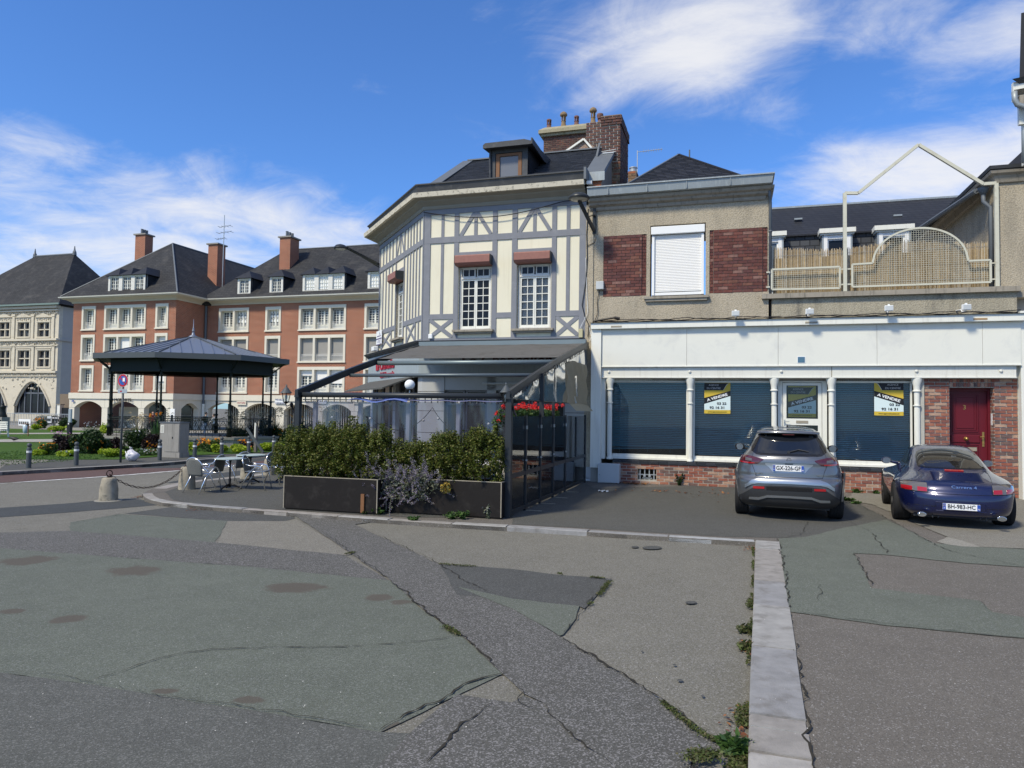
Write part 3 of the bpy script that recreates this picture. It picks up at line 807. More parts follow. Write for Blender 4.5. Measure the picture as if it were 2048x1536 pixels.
class Bricks:
 def __init__(s):s.L=[]
 def field(s,a0,a1,z0,z1,face,axis='u',course=.077,length=.235,joint=.011,mesh=None,holes=(),depth=.07,proud=.008,header=None,thick=None,pri=0,soldier=False,out=-1):
  """axis u: wall plane v=face looking towards -v; axis v: wall plane u=face looking towards out"""
  k=0;z=z0
  if soldier:
   a=a0
   while a<a1-.02:
    s.put((a+course/2),(z0+z1)/2,course-joint,z1-z0-joint,face,axis,mesh,depth,proud,pri,out);a+=course
   return
  while z<z1-.02:
   h=min(course,z1-z)
   a=a0-(length/2 if k%2 else 0)
   while a<a1:
    b=min(a+length,a1);c=max(a,a0)
    if b-c>.03:
     m,mz=(b+c)/2,z+h/2
     cut=[(c,b)]
     for h0,h1,g0,g1 in holes:
      if g0<mz<g1:
       nc=[]
       for p,q in cut:
        if q<=h0 or p>=h1:nc.append((p,q))
        else:
         if h0-p>.04:nc.append((p,h0))
         if q-h1>.04:nc.append((h1,q))
       cut=nc
     for p,q in cut:
      s.put((p+q)/2,mz,q-p-joint,h-joint,face,axis,mesh,depth,proud,pri,out)
    a+=length
   z+=course;k+=1
 def put(s,a,z,w,h,face,axis,mesh,depth,proud,pri,out):
  j=random.uniform(-.003,.004);w*=random.uniform(.985,1.0)
  if axis=='u':s.L.append((pri,(a,face+depth/2-proud-j,z),(w,depth,h),mesh))
  else:s.L.append((pri,(face-out*(depth/2-proud-j),a,z),(depth,w,h),mesh))
 def build(s,root,limit=290,name='brick'):
  L=sorted(s.L,key=lambda q:-q[0])
  for pri,c,d,me in L[:limit]:
   share(name,me,root,c,d,(0,random.uniform(-.004,.004),0))
  by={}
  for pri,c,d,me in L[limit:]:by.setdefault(me.name,(me,[]))[1].append((c,d))
  for me,q in by.values():
   mb=MB()
   for c,d in q:mb.box(c[0]-d[0]/2,c[0]+d[0]/2,c[1]-d[1]/2,c[1]+d[1]/2,c[2]-d[2]/2,c[2]+d[2]/2)
   part('brick_courses',mb,me.materials[0],root,kind='stuff')
bm_plum=unit_box(brick_plum);bm_red=unit_box(brick_red);bm_old=unit_box(brick_old);bm_tan=unit_box(brick_tan)
shop=thing('shop_house','empty house with a blank white shop front, plum brick panels and hipped slate roof','house',(-3.3,17.7,0))
FV=17.7
w=MB()
wall_holes(w,-3.42,.85,3.92,6.95,FV,FV+.35,[(-1.9,-.58,4.56,6.33),(-3.06,-1.99,4.6,6.13),(-.49,.83,4.6,6.13)])
w.box(.55,.85,FV+.35,25,3.92,6.95)
w.box(-3.42,-3.12,FV+.36,25,0,6.95)
part('wall',w,roughcast,shop)
for q_ in((-3.06,-1.99,FV+.045,FV+.3),(-.49,.83,FV+.045,FV+.3),(-3.06,-2.10,FV+.010,FV+.045),(-.40,.72,FV+.010,FV+.045)):part('mortar_bed',MB().box(*q_,4.6,6.13),mortar_dark,shop)
w=MB();w.box(-3.5,-3.31,FV-.03,FV+.3,0.35,6.95);part('pilaster',w,roughcast,shop)
w=MB();w.box(.921,5.86,FV-.0,FV+.3,3.92,4.42);part('parapet',w,roughcast_dark,shop)
w=MB();w.box(.70,5.9,FV-.10,FV+.38,4.42,4.53);w.box(5.86,6.6,FV+.02,FV+.3,4.3,4.42);part('parapet_coping',bev:=w,cement,shop)
w=MB();w.box(.9,6.4,FV+.31,25,4.0,4.45);part('terrace_floor',w,concrete_grey,shop)
w=MB();w.prism([(4.0+.05,FV-.012,4.06),(4.2,FV-.012,4.1),(4.02,FV-.012,4.2)],(0,.01,0));
prof=[(0,6.78),(-.04,6.78),(-.06,6.82),(-.06,6.86),(-.14,6.90),(-.16,6.95),(-.22,6.98),(-.24,7.02),(-.24,7.06),(0,7.06)]
def moulding(prof,u0,u1,v0,mat,root,name='cornice',ret_l=0,ret_r=0):
 """profile (dv, z) run along u with mitred returns"""
 rows=[]
 for u,side,ret in((u0,-1,ret_l),(u1,1,ret_r)):
  if ret:rows.append([(u+side*-dv,v0+ret,z)for dv,z in prof]if side==-1 else[(u-dv,v0+ret,z)for dv,z in prof])
  rows.append([(u+side*(-dv if ret else 0),v0+dv,z)for dv,z in prof])
 if ret_r:rows[-2],rows[-1]=rows[-1],rows[-2]
 mb=MB().grid([[p for p in r]for r in rows])
 mb.poly(rows[0]);mb.poly(rows[-1][::-1])
 return part(name,mb,mat,root)
moulding(prof,-3.42,.73,FV,cement,shop,ret_r=2.0)
gut=[(0.1,7.065),(-.30,7.065),(-.34,7.08),(-.37,7.26),(-.40,7.27),(-.40,7.30),(-.30,7.30),(-.05,7.27),(.3,7.26)]
moulding(gut,-3.42,.57,FV,zinc,shop,name='gutter',ret_r=2.0)
for q in(-2.9,-1.95,-1.02,-.02):
 w=MB();w.box(q,q+.012,FV-.385,FV-.34,7.085,7.27);part('gutter_joint',w,zinc,shop)
B=Bricks()
B.field(-3.06,-2.10,4.6,6.13,FV,course=.0765,length=.225,mesh=bm_plum,pri=1)
B.field(-2.10,-1.99,4.6,6.13,FV+.03,course=.0765,length=.11,mesh=bm_plum,pri=.5)
B.field(-.49,-.40,4.6,6.13,FV+.03,course=.0765,length=.11,mesh=bm_plum,pri=.5)
B.field(-.40,.72,4.6,6.13,FV,course=.0765,length=.225,mesh=bm_plum,pri=1.1)
B.field(.72,.83,4.6,6.15,FV+.03,course=.0765,length=.11,mesh=bm_plum,pri=.5)
wn=part('window',MB().box(-1.86,-.62,FV+.14,FV+.2,4.6,6.1),dark_glass,shop)
w=MB();w.box(-1.86,-1.80,FV+.02,FV+.12,4.60,6.08);w.box(-.68,-.62,FV+.02,FV+.12,4.60,6.08);w.box(-1.80,-.68,FV+.05,FV+.12,4.60,4.67);part('frame',w,white_plastic,wn)
w=MB();w.box(-1.88,-.60,FV-.03,FV+.12,6.10,6.29);ob=part('shutter_case',w,white_plastic,wn);bevel(ob,.01)
slat_me=mesh_of('shutter_slat',MB().grid([[(x,-.006*math.sin(PI*k/4)-.004,-.019+.038*k/4)for k in range(5)]for x in(-.56,.56)][::-1]),smooth=True,mats=[shutter_white])
for k in range(35):
 share('slat',slat_me,wn,(-1.24,FV+.075,4.735+k*.0392))
w=MB();w.box(-1.80,-.68,FV+.06,FV+.085,4.69,4.712);part('bottom_bar',w,white_plastic,wn)
w=MB();w.box(-2.04,-.50,FV-.10,FV+.16,4.50,4.56);w.box(-2.0,-.54,FV-.07,FV+.1,4.44,4.50);part('sill',w,cement,wn)
w=MB();w.tube([(.86,FV-.15,6.95),(.88,FV-.05,6.8),(.89,FV-.0,6.7),(.89,FV-.0,4.53)],.035,10)
w.lathe([(.045,0),(.045,.04)],(.89,FV,6.0),10);w.lathe([(.045,0),(.045,.04)],(.89,FV,5.0),10);part('downpipe',w,lead,shop,smooth=True)
AP=(-1.45,21.0,9.22)
E0,E1,EB=(-2.95,17.9),(.72,17.9),23.5
zr=7.24
rf=MB();rf.poly([(E0[0],E0[1],zr),(E1[0],E1[1],zr),AP]);rf.poly([(E1[0],E1[1],zr),(E1[0],EB,zr),AP]);rf.poly([(E1[0],EB,zr),(E0[0],EB,zr),AP]);rf.poly([(E0[0],EB,zr),(E0[0],E0[1],zr),AP])
roof=part('roof',rf,slate_dark,shop)
def slates(A,Bp,apexL,apexR,mat,root,rows,w=.22,limit=None,name='slate',lift=.008,holes=None):
 """courses of slates on the plane A-B (eave) to apexL-apexR (ridge)"""
 A,Bp,TL,TR=(Vector(q)for q in(A,Bp,apexL,apexR))
 nrm=(Bp-A).cross(TL-A).normalized()
 if nrm.z<0:nrm=-nrm
 out=[]
 for r in range(rows):
  t0,t1=r/rows,min(1,(r+1.25)/rows)
  L0,R0=A.lerp(TL,t0),Bp.lerp(TR,t0)
  L1,R1=A.lerp(TL,t1),Bp.lerp(TR,t1)
  wd=(R0-L0).length
  if wd<.05:continue
  d=(R0-L0)/wd;x=-(w/2 if r%2 else 0)+random.uniform(-.01,.01)
  while x<wd:
   a,b=max(0,x),min(wd,x+w-.006)
   if b-a>.02:
    up=(A.lerp(TL,t1)-A.lerp(TL,t0));
    slope=(TL+TR)/2-(A+Bp)/2;slope=slope-d*slope.dot(d);hgt=slope/rows*1.25
    p0,p1=L0+d*a,L0+d*b
    p2,p3=p1+hgt,p0+hgt
    def clip(p):
     s=(p-A).dot(slope)/slope.dot(slope)
     lo=(A.lerp(TL,s)-A).dot(d);hi=(Bp.lerp(TR,s)-A).dot(d);q=(p-A).dot(d)
     q2=min(max(q,lo),hi);return p+d*(q2-q)
    p2,p3=clip(p2),clip(p3)
    j=random.uniform(0,.003)
    th=nrm*(.012+j)
    c=(p0+p1+p2+p3)/4
    if holes is None or not holes(c):
     out.append((c,[p0+th*1.3,p1+th*1.3,p2+nrm*.002,p3+nrm*.002,p0,p1]))
   x+=w
 return out
def lay_slates(lst,mat,root,limit=280,name='slate'):
 def geo(mb,q):
  p0,p1,p2,p3,b0,b1=q
  mb.add([tuple(p)for p in(p0,p1,p2,p3,b0,b1)],[(0,1,2,3),(4,5,1,0),(0,3,4),(1,5,2)])
 for c,q in lst[:limit]:
  mb=MB();geo(mb,q);part(name,mb,mat,root)
 if len(lst)>limit:
  mb=MB()
  for c,q in lst[limit:]:geo(mb,q)
  part('slate_courses',mb,mat,root,kind='stuff')
sl_f=slates((E0[0],E0[1],zr),(E1[0],E1[1],zr),AP,AP,slate_dark,shop,24,.2)
lay_slates(sl_f,slate_dark,roof,200)
for a,b in(((E0[0],E0[1],zr),AP),((E1[0],E1[1],zr),AP)):
 w=MB();w.beam((a[0],a[1],a[2]+.02),(b[0],b[1],b[2]+.02),.09,.03);part('hip_flashing',w,slate_dark if b is AP and a[0]>0 else lead,roof)
w=MB();w.cyl((AP[0]+.3,AP[1],AP[2]-.2),(AP[0]+.3,AP[1],AP[2]+.12),.02,n=8);part('roof_hook',w,lead,roof)
SF=17.5
for q_ in((-3.30,-3.05,SF-.05,FV,.35,3.90),(5.86,6.9,SF+.02,FV+.05,0.0,3.98)):bevel(part('front_post',MB().box(*q_),white_paint,shop),.006)
w=MB();w.box(-3.30,5.92,SF-.12,FV,3.76,3.91);ob=part('head_board',w,white_paint,shop);bevel(ob,.006)
w=MB();w.prism([(-3.32,SF-.16,3.912),(-3.32,FV,3.955),(-3.32,FV,3.912)],(9.26,0,0));part('head_flashing',w,zinc_dark,shop)
for a,b in((-3.045,-1.0),(-1.0,1.05),(1.05,3.11),(3.11,5.15),(5.15,5.86)):
 w=MB();w.box(a+.003,b-.003,SF,FV-.02,2.84,3.757);part('fascia_panel',w,fascia_white,shop)
w=MB();w.box(-3.045,5.86,SF-.018,SF,2.825,2.85);part('fascia_bead',w,white_paint,shop)
w=MB();w.box(-3.04,2.18,SF+.05,SF+.2,2.56,2.82);w.box(2.20,5.78,SF+.05,SF+.2,2.56,2.82);w.box(-3.04,5.78,SF+.025,SF+.05,2.56,2.585);ob=part('steel_beam',w,cream_white,shop)
w=MB();w.box(2.18,2.2,SF+.06,SF+.1,2.60,2.82);part('beam_joint',w,rust_edge,shop)
w=MB();w.box(-3.05,5.86,FV-.02,FV+.35,2.56,3.95);w.box(5.0+.86,6.9,FV+.05,FV+.35,0,3.97);part('lintel_wall',w,cream_white,shop)
for u in(-2.87,-.93,1.12,3.9,5.5):
 w=MB();w.lathe([(.0001,-.03),(.022,-.03),(.034,-.015),(.034,.0)],(u,SF+.05,2.71),12,'y');part('bolt',w,cream_white,shop,smooth=True)
for u in(-2.8,1.62,4.95):
 w=MB();w.box(u,u+.26,SF-.126,SF-.115,3.79,3.83);part('vent_slot',w,rust_edge if u<4 else paint('tan_slot',(.35,.24,.13),.8),shop)
w=MB();w.box(1.47,1.62,SF-.012,SF,2.91,3.04);part('blue_plaque',w,paint('plaque_blue',(.08,.17,.25),.4),shop)
w=MB();w.box(1.455,1.635,SF-.006,SF,2.895,3.055);part('plaque_frame',w,white_plastic,shop)
def column(u,v,z0,z1,root,mat=white_paint):
 pr=[(.075,0),(.078,.02),(.058,.05),(.058,.10),(.056,.12),(.056,z1-z0-.62),(.080,z1-z0-.615),(.080,z1-z0-.595),(.056,z1-z0-.59),(.060,z1-z0-.30),(.085,z1-z0-.295),(.085,z1-z0-.275),(.066,z1-z0-.26),(.075,z1-z0-.16),(.11,z1-z0-.04),(.11,z1-z0)]
 pr=[(r,h)for r,h in pr]
 c=part('column',MB().lathe(pr,(u,v,z0),20),mat,root);smooth_by_angle(c,35)
 fl=MB()
 for k in range(10):
  t=PI+PI*(k+.5)/10;fl.box(u+.055*math.cos(t)-.003,u+.055*math.cos(t)+.003,v+.055*math.sin(t)-.003,v+.055*math.sin(t)+.003,z0+.14,z1-.66)
 part('fluting',fl,mat,c)
for u in(-2.85,-.92,.97,2.19,3.92):column(u,SF+.13,.565,2.56,shop)
GV=SF+.30
for(a,b)in((-2.92,-.98),(-.86,1.02),(2.26,3.86)):
 w=MB();w.box(a,b,GV-.05,GV+.03,.62,.70);w.box(a-.02,b+.02,GV-.11,GV,.575,.62);w.box(a,b,GV-.02,GV+.03,2.46,2.55)
 w.box(a,a+.04,GV-.03,GV+.03,.7,2.46);w.box(b-.04,b,GV-.03,GV+.03,.7,2.46)
 wi=part('shop_window',w,white_paint,shop)
 part('pane',MB().box(a+.04,b-.04,GV-.003,GV+.003,.70,2.46),shop_glass,wi)
 bl=part('blind',MB().box(a+.02,b-.02,GV+.07,GV+.10,2.44,2.47),blind_mat,wi)
 sm=mesh_of('blind_slat',MB().box(-.5*(b-a-.06),.5*(b-a-.06),-.003,.003,-.020,.016),mats=[blind_mat])
 n=41
 crooked=a<-2
 for k in range(n):
  z=2.44-k*.0425
  if z<(.79 if crooked else .72):break
  tilt=0
  if crooked and z<1.1:tilt=(1.1-z)/6*-.2
  share('slat',sm,bl,((a+b)/2,GV+.085,z+(0.02 if crooked and z<.9 else 0)),(1,1,1),(math.radians(-36),-.028 if(crooked and z<.84)else 0,0))
 cd=MB()
 for q in(.22,.5,.78):cd.box(a+(b-a)*q-.002,a+(b-a)*q+.002,GV+.062,GV+.066,.75,2.44)
 part('blind_cord',cd,blind_mat,wi)
w=MB();w.box(-3.05,-2.96,SF+.10,GV+.03,.57,2.56);part('side_jamb',w,cream_white,shop)
w=MB();w.box(-3.05,5.86,SF+.28,FV+.34,2.50,2.56);part('soffit',w,concrete_grey,shop)
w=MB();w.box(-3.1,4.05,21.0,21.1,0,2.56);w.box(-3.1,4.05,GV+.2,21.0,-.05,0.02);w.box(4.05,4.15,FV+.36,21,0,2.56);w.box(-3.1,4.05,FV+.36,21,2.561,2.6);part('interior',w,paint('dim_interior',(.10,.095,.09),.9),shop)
w=MB();w.box(1.06,1.16,GV+.0,GV+.08,.12,2.53);w.box(2.02,2.12,GV,GV+.08,.12,2.53);w.box(1.16,2.02,GV,GV+.08,2.47,2.53)
dr=part('shop_door',w,white_paint,shop)
w=MB();wall_holes(w,1.17,2.01,.14,2.46,GV+.015,GV+.06,[(1.25,1.93,1.63,2.40),(1.25,1.93,.55,1.48)]);part('door_leaf',w,white_paint,dr)
part('pane',MB().box(1.25,1.93,GV+.03,GV+.036,1.63,2.40),shop_glass,dr);part('pane',MB().box(1.25,1.93,GV+.03,GV+.036,.55,1.48),shop_glass,dr)
w=MB();w.box(1.46,1.72,GV+.008,GV+.016,1.52,1.585);part('letter_box',w,rust_edge,dr)
w=MB();w.box(1.19,1.22,GV+.0,GV+.016,1.45,1.60);w.cyl((1.205,GV,1.56),(1.205,GV-.05,1.56),.01,n=8);w.cyl((1.205,GV-.05,1.56),(1.31,GV-.05,1.56),.01,n=8);part('handle',w,galv,dr)
w=MB();w.box(1.0,2.16,SF+.1,GV+.1,0,.12);part('doorstep',w,concrete_grey,shop)
w=MB();wall_holes(w,-2.75,1.0,-.05,.50,SF+.03,GV+.05,[(-2.2+.06,-1.70,.10,.36)]);wall_holes(w,2.2,4.06,-.05,.50,SF+.03,GV+.05,[]);part('plinth_mortar',w,mortar,shop)
B.field(-2.75,.98,0.0,.49,SF+.03,course=.0705,length=.225,joint=.015,mesh=bm_red,holes=[(-2.14,-1.70,.10,.36)],pri=1.6)
B.field(2.22,4.05,0.0,.49,SF+.03,course=.0705,length=.225,joint=.015,mesh=bm_red,pri=1.8)
u=-2.75
while u<4.0:
 if not(.95<u<2.2):
  w=MB();w.box(u+.004,min(u+.22,4.06)-.004,SF-.015,SF+.19,.50,.555);part('coping_tile',w,slate,shop)
 u+=.22
w=MB()
for k in range(4):w.box(-2.10+k*.11,-2.075+k*.11,SF+.05,SF+.06,.10,.36)
w.box(-2.14,-1.70,SF+.045,SF+.06,.215,.235)
for q in(-1.98,-1.86):w.lathe([(.028,0),(.034,.005),(.028,.01)],(q,SF+.035,.19),10,'y')
w.box(-2.03,-1.80,SF+.05,SF+.055,.13,.15);part('air_grate',w,galv,shop)
part('air_hole',MB().box(-2.14,-1.70,SF+.30,SF+.32,.10,.36),soil,shop)
w=MB();w.box(-3.30,-2.76,SF+.03,FV,.0,.35);part('pier_foot',w,concrete_grey,shop)
DV=FV
w=MB();w.box(4.07,4.57,DV+.01,DV+.34,0,2.559);w.box(5.41,5.86,DV+.01,DV+.34,0,2.559);w.box(4.57,5.41,DV+.01,DV+.34,2.36,2.559)
w.box(3.97,4.07,DV-.05,DV+.34,0.0,2.559);part('brick_pier_core',w,mortar,shop)
B.field(4.06,4.57,.02,2.55,DV,course=.0745,length=.225,joint=.017,mesh=bm_red,pri=3)
B.field(5.41,5.85,.02,2.55,DV,course=.0745,length=.225,joint=.017,mesh=bm_red,pri=3)
B.field(4.57,5.41,2.37,2.47,DV,course=.066,mesh=bm_red,pri=3,soldier=True);B.field(4.57,5.41,2.47,2.55,DV,course=.066,mesh=bm_red,pri=3,soldier=True)
B.field(DV+.0,DV+.28,.02,2.36,5.415,'v',course=.0745,length=.15,joint=.016,mesh=bm_red,pri=.6,out=-1)
B.build(shop)
dv=DV+.24
rd=part('front_door',MB().box(4.575,5.405,dv+.05,dv+.10,.08,2.36),door_red,shop,label='dark red panelled front door with a brass 3 on it')
w=MB();w.box(4.575,4.63,dv-.02,dv+.06,.08,2.36);w.box(5.36,5.405,dv-.02,dv+.06,.08,2.36);w.box(4.63,5.36,dv-.02,dv+.06,2.30,2.36);part('frame',w,door_red,rd)
def panel(u0,u1,z0,z1,root):
 for i,(m,y)in enumerate(((0,.012),(.035,.024),(.07,.010))):
  w=MB();wall_holes(w,u0+m,u1-m,z0+m,z1-m,dv+.05-y,dv+.052,[(u0+m+.022,u1-m-.022,z0+m+.022,z1-m-.022)]);ob=part('moulding',w,door_red,root)
 w=MB();w.box(u0+.11,u1-.11,dv+.038,dv+.05,z0+.11,z1-.11);bevel(part('panel',w,door_red,root),.006)
panel(4.66,5.22,1.36,2.26,rd);panel(4.66,5.22,.16,1.13,rd)
w=MB();w.box(4.66,5.22,dv+.028,dv+.05,1.16,1.33);bevel(part('rail',w,door_red,rd),.012)
w=MB();w.lathe([(.045,-.0),(.045,-.01),(.02,-.02),(.018,-.04),(.036,-.055),(.036,-.075),(.001,-.085)],(4.95,dv+.03,1.245),14,'y');part('door_knob',w,brass,rd,smooth=True)
w=MB();w.box(5.265,5.305,dv+.035,dv+.05,1.08,1.40);w.cyl((5.285,dv+.04,1.30),(5.285,dv-.02,1.30),.010,n=8);w.cyl((5.285,dv-.02,1.30),(5.21,dv-.02,1.29),.010,n=8);w.lathe([(.02,0),(.02,.012)],(5.285,dv+.03,1.15),10,'y');part('handle',w,brass,rd)
w=MB();w.box(4.93,5.16,dv+.030,dv+.045,.98,1.06);part('letter_plate',w,rust_edge,rd)
text_part('house_number','3',.14,brass,rd,(4.93,dv+.036,1.93),depth=.006)
w=MB();w.box(5.42-.02,5.42,DV+.09,DV+.17,1.55,1.80);part('intercom',w,white_plastic,shop)
w=MB();w.box(4.5,5.5,DV-.08,dv+.1,0,.08);part('doorstep',w,concrete_grey,shop)
yel=paint('board_yellow',(.58,.42,.05),.5,var=.05);blk=paint('board_black',(.015,.015,.017),.45,var=.05);wht=paint('board_white',(.62,.74,.74),.5,var=.03);wtx=paint('board_lettering_white',(.78,.80,.80),.5,var=.0)
gtx=paint('board_lettering_grey',(.50,.50,.48),.5,var=.0)
def sale_board(u0,z0,v,flip,label,wd=.60,hh=.76):
 t=thing('for_sale_board',label,'sign',(u0,v,z0),'for sale boards in the shop windows')
 x=lambda a:u0+(wd-a*wd if flip else a*wd);Z=lambda b:z0+b*hh
 def face(name,pts,mat,k,lab=None):
  P=[(x(a),v-.003-.0012*k,Z(b))for a,b in pts]
  mb=MB().prism(P,(0,.0011,0));part(name,mb,mat,t)
 part('board',MB().box(u0,u0+wd,v-.003,v+.002,z0,z0+hh),yel,t)
 face('white_field',[(0,.115),(1,.115),(1,.565),(0,.30)],wht,1)
 face('black_band',[(0,.30),(1,.555),(1,.72),(0,.49)],blk,2)
 ar=[(0,.735),(.74,.735)]+[(.74+.22*(k/6),.735+.225*math.sin(PI/2*k/6))for k in range(1,7)]+[(0,.965)]
 face('black_header',ar,blk,2)
 face('white_arc',[(.74,.735)]+[(.74+.24*(k/6),.735+.225*math.sin(PI/2*k/6))for k in range(1,7)]+[(.96-.22*(k/6)-.015,.735+.225*math.sin(PI/2*(1-k/6))-.003)for k in range(0,7)],gtx,3)
 s=wd/.60
 xo=(lambda a:x(a))
 text_part('lettering','AGENCE',.062*s,gtx,t,(x(.36),v-.0085,Z(.895)),xs=.95)
 text_part('lettering','DU CENTRE',.062*s,gtx,t,(x(.36),v-.0085,Z(.795)),xs=.95)
 ang=math.atan2(.245*hh,wd)*(-1 if flip else 1)
 text_part('lettering','A VENDRE',.088*s,wtx,t,(x(.50),v-.0085,Z(.512)),rot=(PI/2,-ang,0),xs=1.18,bold=.0025)
 text_part('lettering','03 22',.078*s,blk,t,((x(.30)if flip else x(.67)),v-.0085,Z(.315)),xs=1.22,bold=.002)
 text_part('lettering','92 16 31',.078*s,blk,t,(x(.50)if not flip else x(.46),v-.0085,Z(.185)),xs=1.28,bold=.002)
 text_part('lettering','www.agenceducentre.fr',.036*s,blk,t,(x(.5),v-.0085,Z(.055)),xs=1.25)
 return t
sale_board(-.60,1.72,GV-.006,False,'yellow and white A VENDRE board in the second blue blind window')
sale_board(1.29,1.665,GV+.045,False,'shaded A VENDRE board behind the glass of the white shop door',.60,.72)
sale_board(3.10,1.73,GV-.006,True,'A VENDRE board with its black band sloping down right, nearest the red door',.59,.77)
for i,(x,y)in enumerate(((1471,630),(1617,633),(1777,623),(1927,619))):
 u,z=on_plane(x,y,17.3)
 lab=['above the second blue blind window','above the glazed shop door','above the board nearest the door numbered 3','nearest the corner of the shop front'][i]
 if i==0:
  fl0=thing('flood_light','small white flood light on the shop fascia '+lab,'lamp',(u,SF-.12,3.95),'white flood lights over the shop front')
  w=MB();w.box(u-.085,u+.085,SF-.36,SF-.28,3.97,4.09);bevel(part('lamp_head',w,white_plastic,fl0),.008)
  w=MB();w.box(u-.075,u+.075,SF-.365,SF-.361,3.98,4.08);part('lamp_glass',w,light_grey_box,fl0)
  w=MB();w.tube([(u,SF-.3,3.96),(u,SF-.12,3.96),(u,SF-.05,4.02),(u,FV-.0,4.03)],.012,6);w.box(u-.02,u+.02,SF-.32,SF-.27,4.09,4.12);part('bracket',w,white_plastic,fl0)
  u00=u
 else:
  f=dup(fl0,(u,SF-.12,3.95+(.0,0,.03,.01)[i]),(0,.05,-.08,.1)[i],'small white flood light on the shop fascia '+lab)
w=MB()
for k in range(3):
 pth=[]
 for i in range(60):
  u=-3.3+i*9.2/59;pth.append((u,FV-.03-.03*k,3.965+.018*math.sin(i*.7+k*2)+.015*k+random.uniform(-.01,.01)))
 w.tube(pth,.009,5)
solo('cable',w,black_metal,'black cables lying along the top of the white shop fascia','cable',(-3.3,FV,3.95))
w=MB();w.tube([(-3.25,FV-.1,3.99),(-2.75,FV-.1,4.06)],.025,8);w.tube([(-2.75,FV-.1,4.06),(-2.62,FV-.1,4.03)],.035,8)
solo('cable_joint',w,black_metal,'thick black cable joint resting on the left end of the shop fascia','cable',(-3.2,FV-.1,3.97))
mc=thing('meter_cabinet','pale grey metal meter cabinet on the pavement against the brick plinth','cabinet',(-3.1,17.2,0))
w=MB();w.box(-3.07,-2.55,17.26,17.5,.01,.47);bevel(part('body',w,light_grey_box,mc),.008)
w=MB();w.box(-2.99,-2.65,17.25,17.26,.03,.455);part('door',w,light_grey_box,mc)
w=MB();w.lathe([(.008,0),(.008,.004)],(-3.03,17.254,.2),8,'y');part('lock',w,black_metal,mc)
w=MB();w.tube([(-3.18,FV-.05,.34),(-3.18,FV-.05,.1),(-3.25,FV-.08,.03),(-3.4,FV-.08,.02),(-3.45,FV-.05,.08)],.035,8);part('drain_elbow',w,galv,shop,smooth=True)
jb=solo('junction_box',MB().box(-3.22,-3.03,FV-.12,FV-.002,4.78,4.98),light_grey_box,'small grey junction box on the render between timber house and brick panel','box',(-3.12,FV,4.78));bevel(jb,.01)
sb=solo('siren_box',MB().box(-3.65,-3.55,FV-.10,FV-.03,3.58,3.80),paint('siren_cream',(.45,.42,.26),.5),'cream siren box on the last grey post, just above the dark awning','box',(-3.6,FV,3.58));bevel(sb,.008)
wb=solo('white_sensor',MB().box(-3.46,-3.33,FV-.25,FV-.16,7.42,7.50),white_plastic,'small white sensor on the tan brick below the sloping parapet','box',(-3.4,FV-.2,7.4))
w=MB()
w.tube([(-3.45,FV-.04,6.85),(-3.48,FV-.05,6.2),(-3.46,FV-.05,5.6),(-3.49,FV-.05,5.0),(-3.58,FV-.05,4.4),(-3.50,FV-.06,4.1),(-3.40,FV-.06,3.9),(-3.42,FV-.06,3.6)],.010,5)
w.tube([(-3.14,FV-.03,4.78),(-3.20,FV-.03,4.5),(-3.18,FV-.03,4.2),(-3.26,FV-.04,3.98)],.008,5)
w.tube([(-3.24,FV-.05,6.12),(-3.28,FV-.04,5.98),(-3.46,FV-.05,5.9)],.008,5)
solo('wall_cable',w,black_metal,'thin black cables running down the joint between the two houses','cable',(-3.45,FV,3.6))
w=MB();w.tube([(-3.50,FV-.05,5.6),(-3.47,FV-.05,4.9),(-3.43,FV-.06,4.2),(-3.62,FV-.07,3.82)],.006,5);w.tube([(-3.52,FV-.05,4.1),(-3.42,FV-.05,3.95),(-3.33,FV-.06,3.6),(-3.37,FV-.06,3.5)],.006,5)
solo('white_wire',w,white_plastic,'thin white wires looping beside the siren box','cable',(-3.5,FV,3.5))
def wall_lamp(u,v,z,plate,root_label,name='street_lamp',side=False,r=.26):
 t=thing(name,root_label,'street lamp',plate,'street lamps on wall brackets')
 w=MB();w.box(plate[0]-.045,plate[0]+.045,plate[1]-.03,plate[1],plate[2]-.42,plate[2]+.30)
 part('wall_plate',w,anthracite,t)
 a=Vector((plate[0],plate[1]-.03,plate[2]-.35));b=Vector((u,v,z-.02))
 w=MB();w.beam(a,b,.055,.09);part('arm',w,anthracite,t)
 w=MB();w.tube([(plate[0],plate[1]-.03,plate[2]+.05),tuple(a.lerp(b,.35)+Vector((0,0,.1)))],.014,6);w.sphere((plate[0],plate[1]-.05,plate[2]+.03),.035,8,6);part('stay',w,black_metal,t)
 w=MB();w.lathe([(r*.96,0),(r,.03),(r*.97,.055),(r*.93,.06),(r*.90,.075),(r*.6,.13),(r*.25,.155),(.001,.16)],(u,v,z),28);ob=part('lamp_head',w,anthracite,t);smooth_by_angle(ob,30)
 w=MB();w.lathe([(.001,-.03),(r*.5,-.025),(r*.78,-.004),(r*.80,.012)],(u,v,z),24);part('lamp_glass',w,paint('lamp_lens',(.36,.36,.32),.3,var=.05),t,smooth=True)
 return t
wall_lamp(-3.52,16.85,6.86,(-3.29,FV-.03,6.62),'grey saucer shaped street lamp on a slanting arm between the timber house and the shop')
th=thing('half_timbered_house','half timbered corner house with grey timbers and cream panels over a cafe','house',(-7.95,17.7,0))
CA=math.radians(48);CD=(-math.cos(CA),math.sin(CA));CN=(-math.sin(CA),-math.cos(CA));C0=(-7.95,17.7)
def ch(s,o,z):
 """point on the chamfered face: s along from the corner, o outwards"""
 return(C0[0]+CD[0]*s+CN[0]*o,C0[1]+CD[1]*s+CN[1]*o,z)
CL=4.72
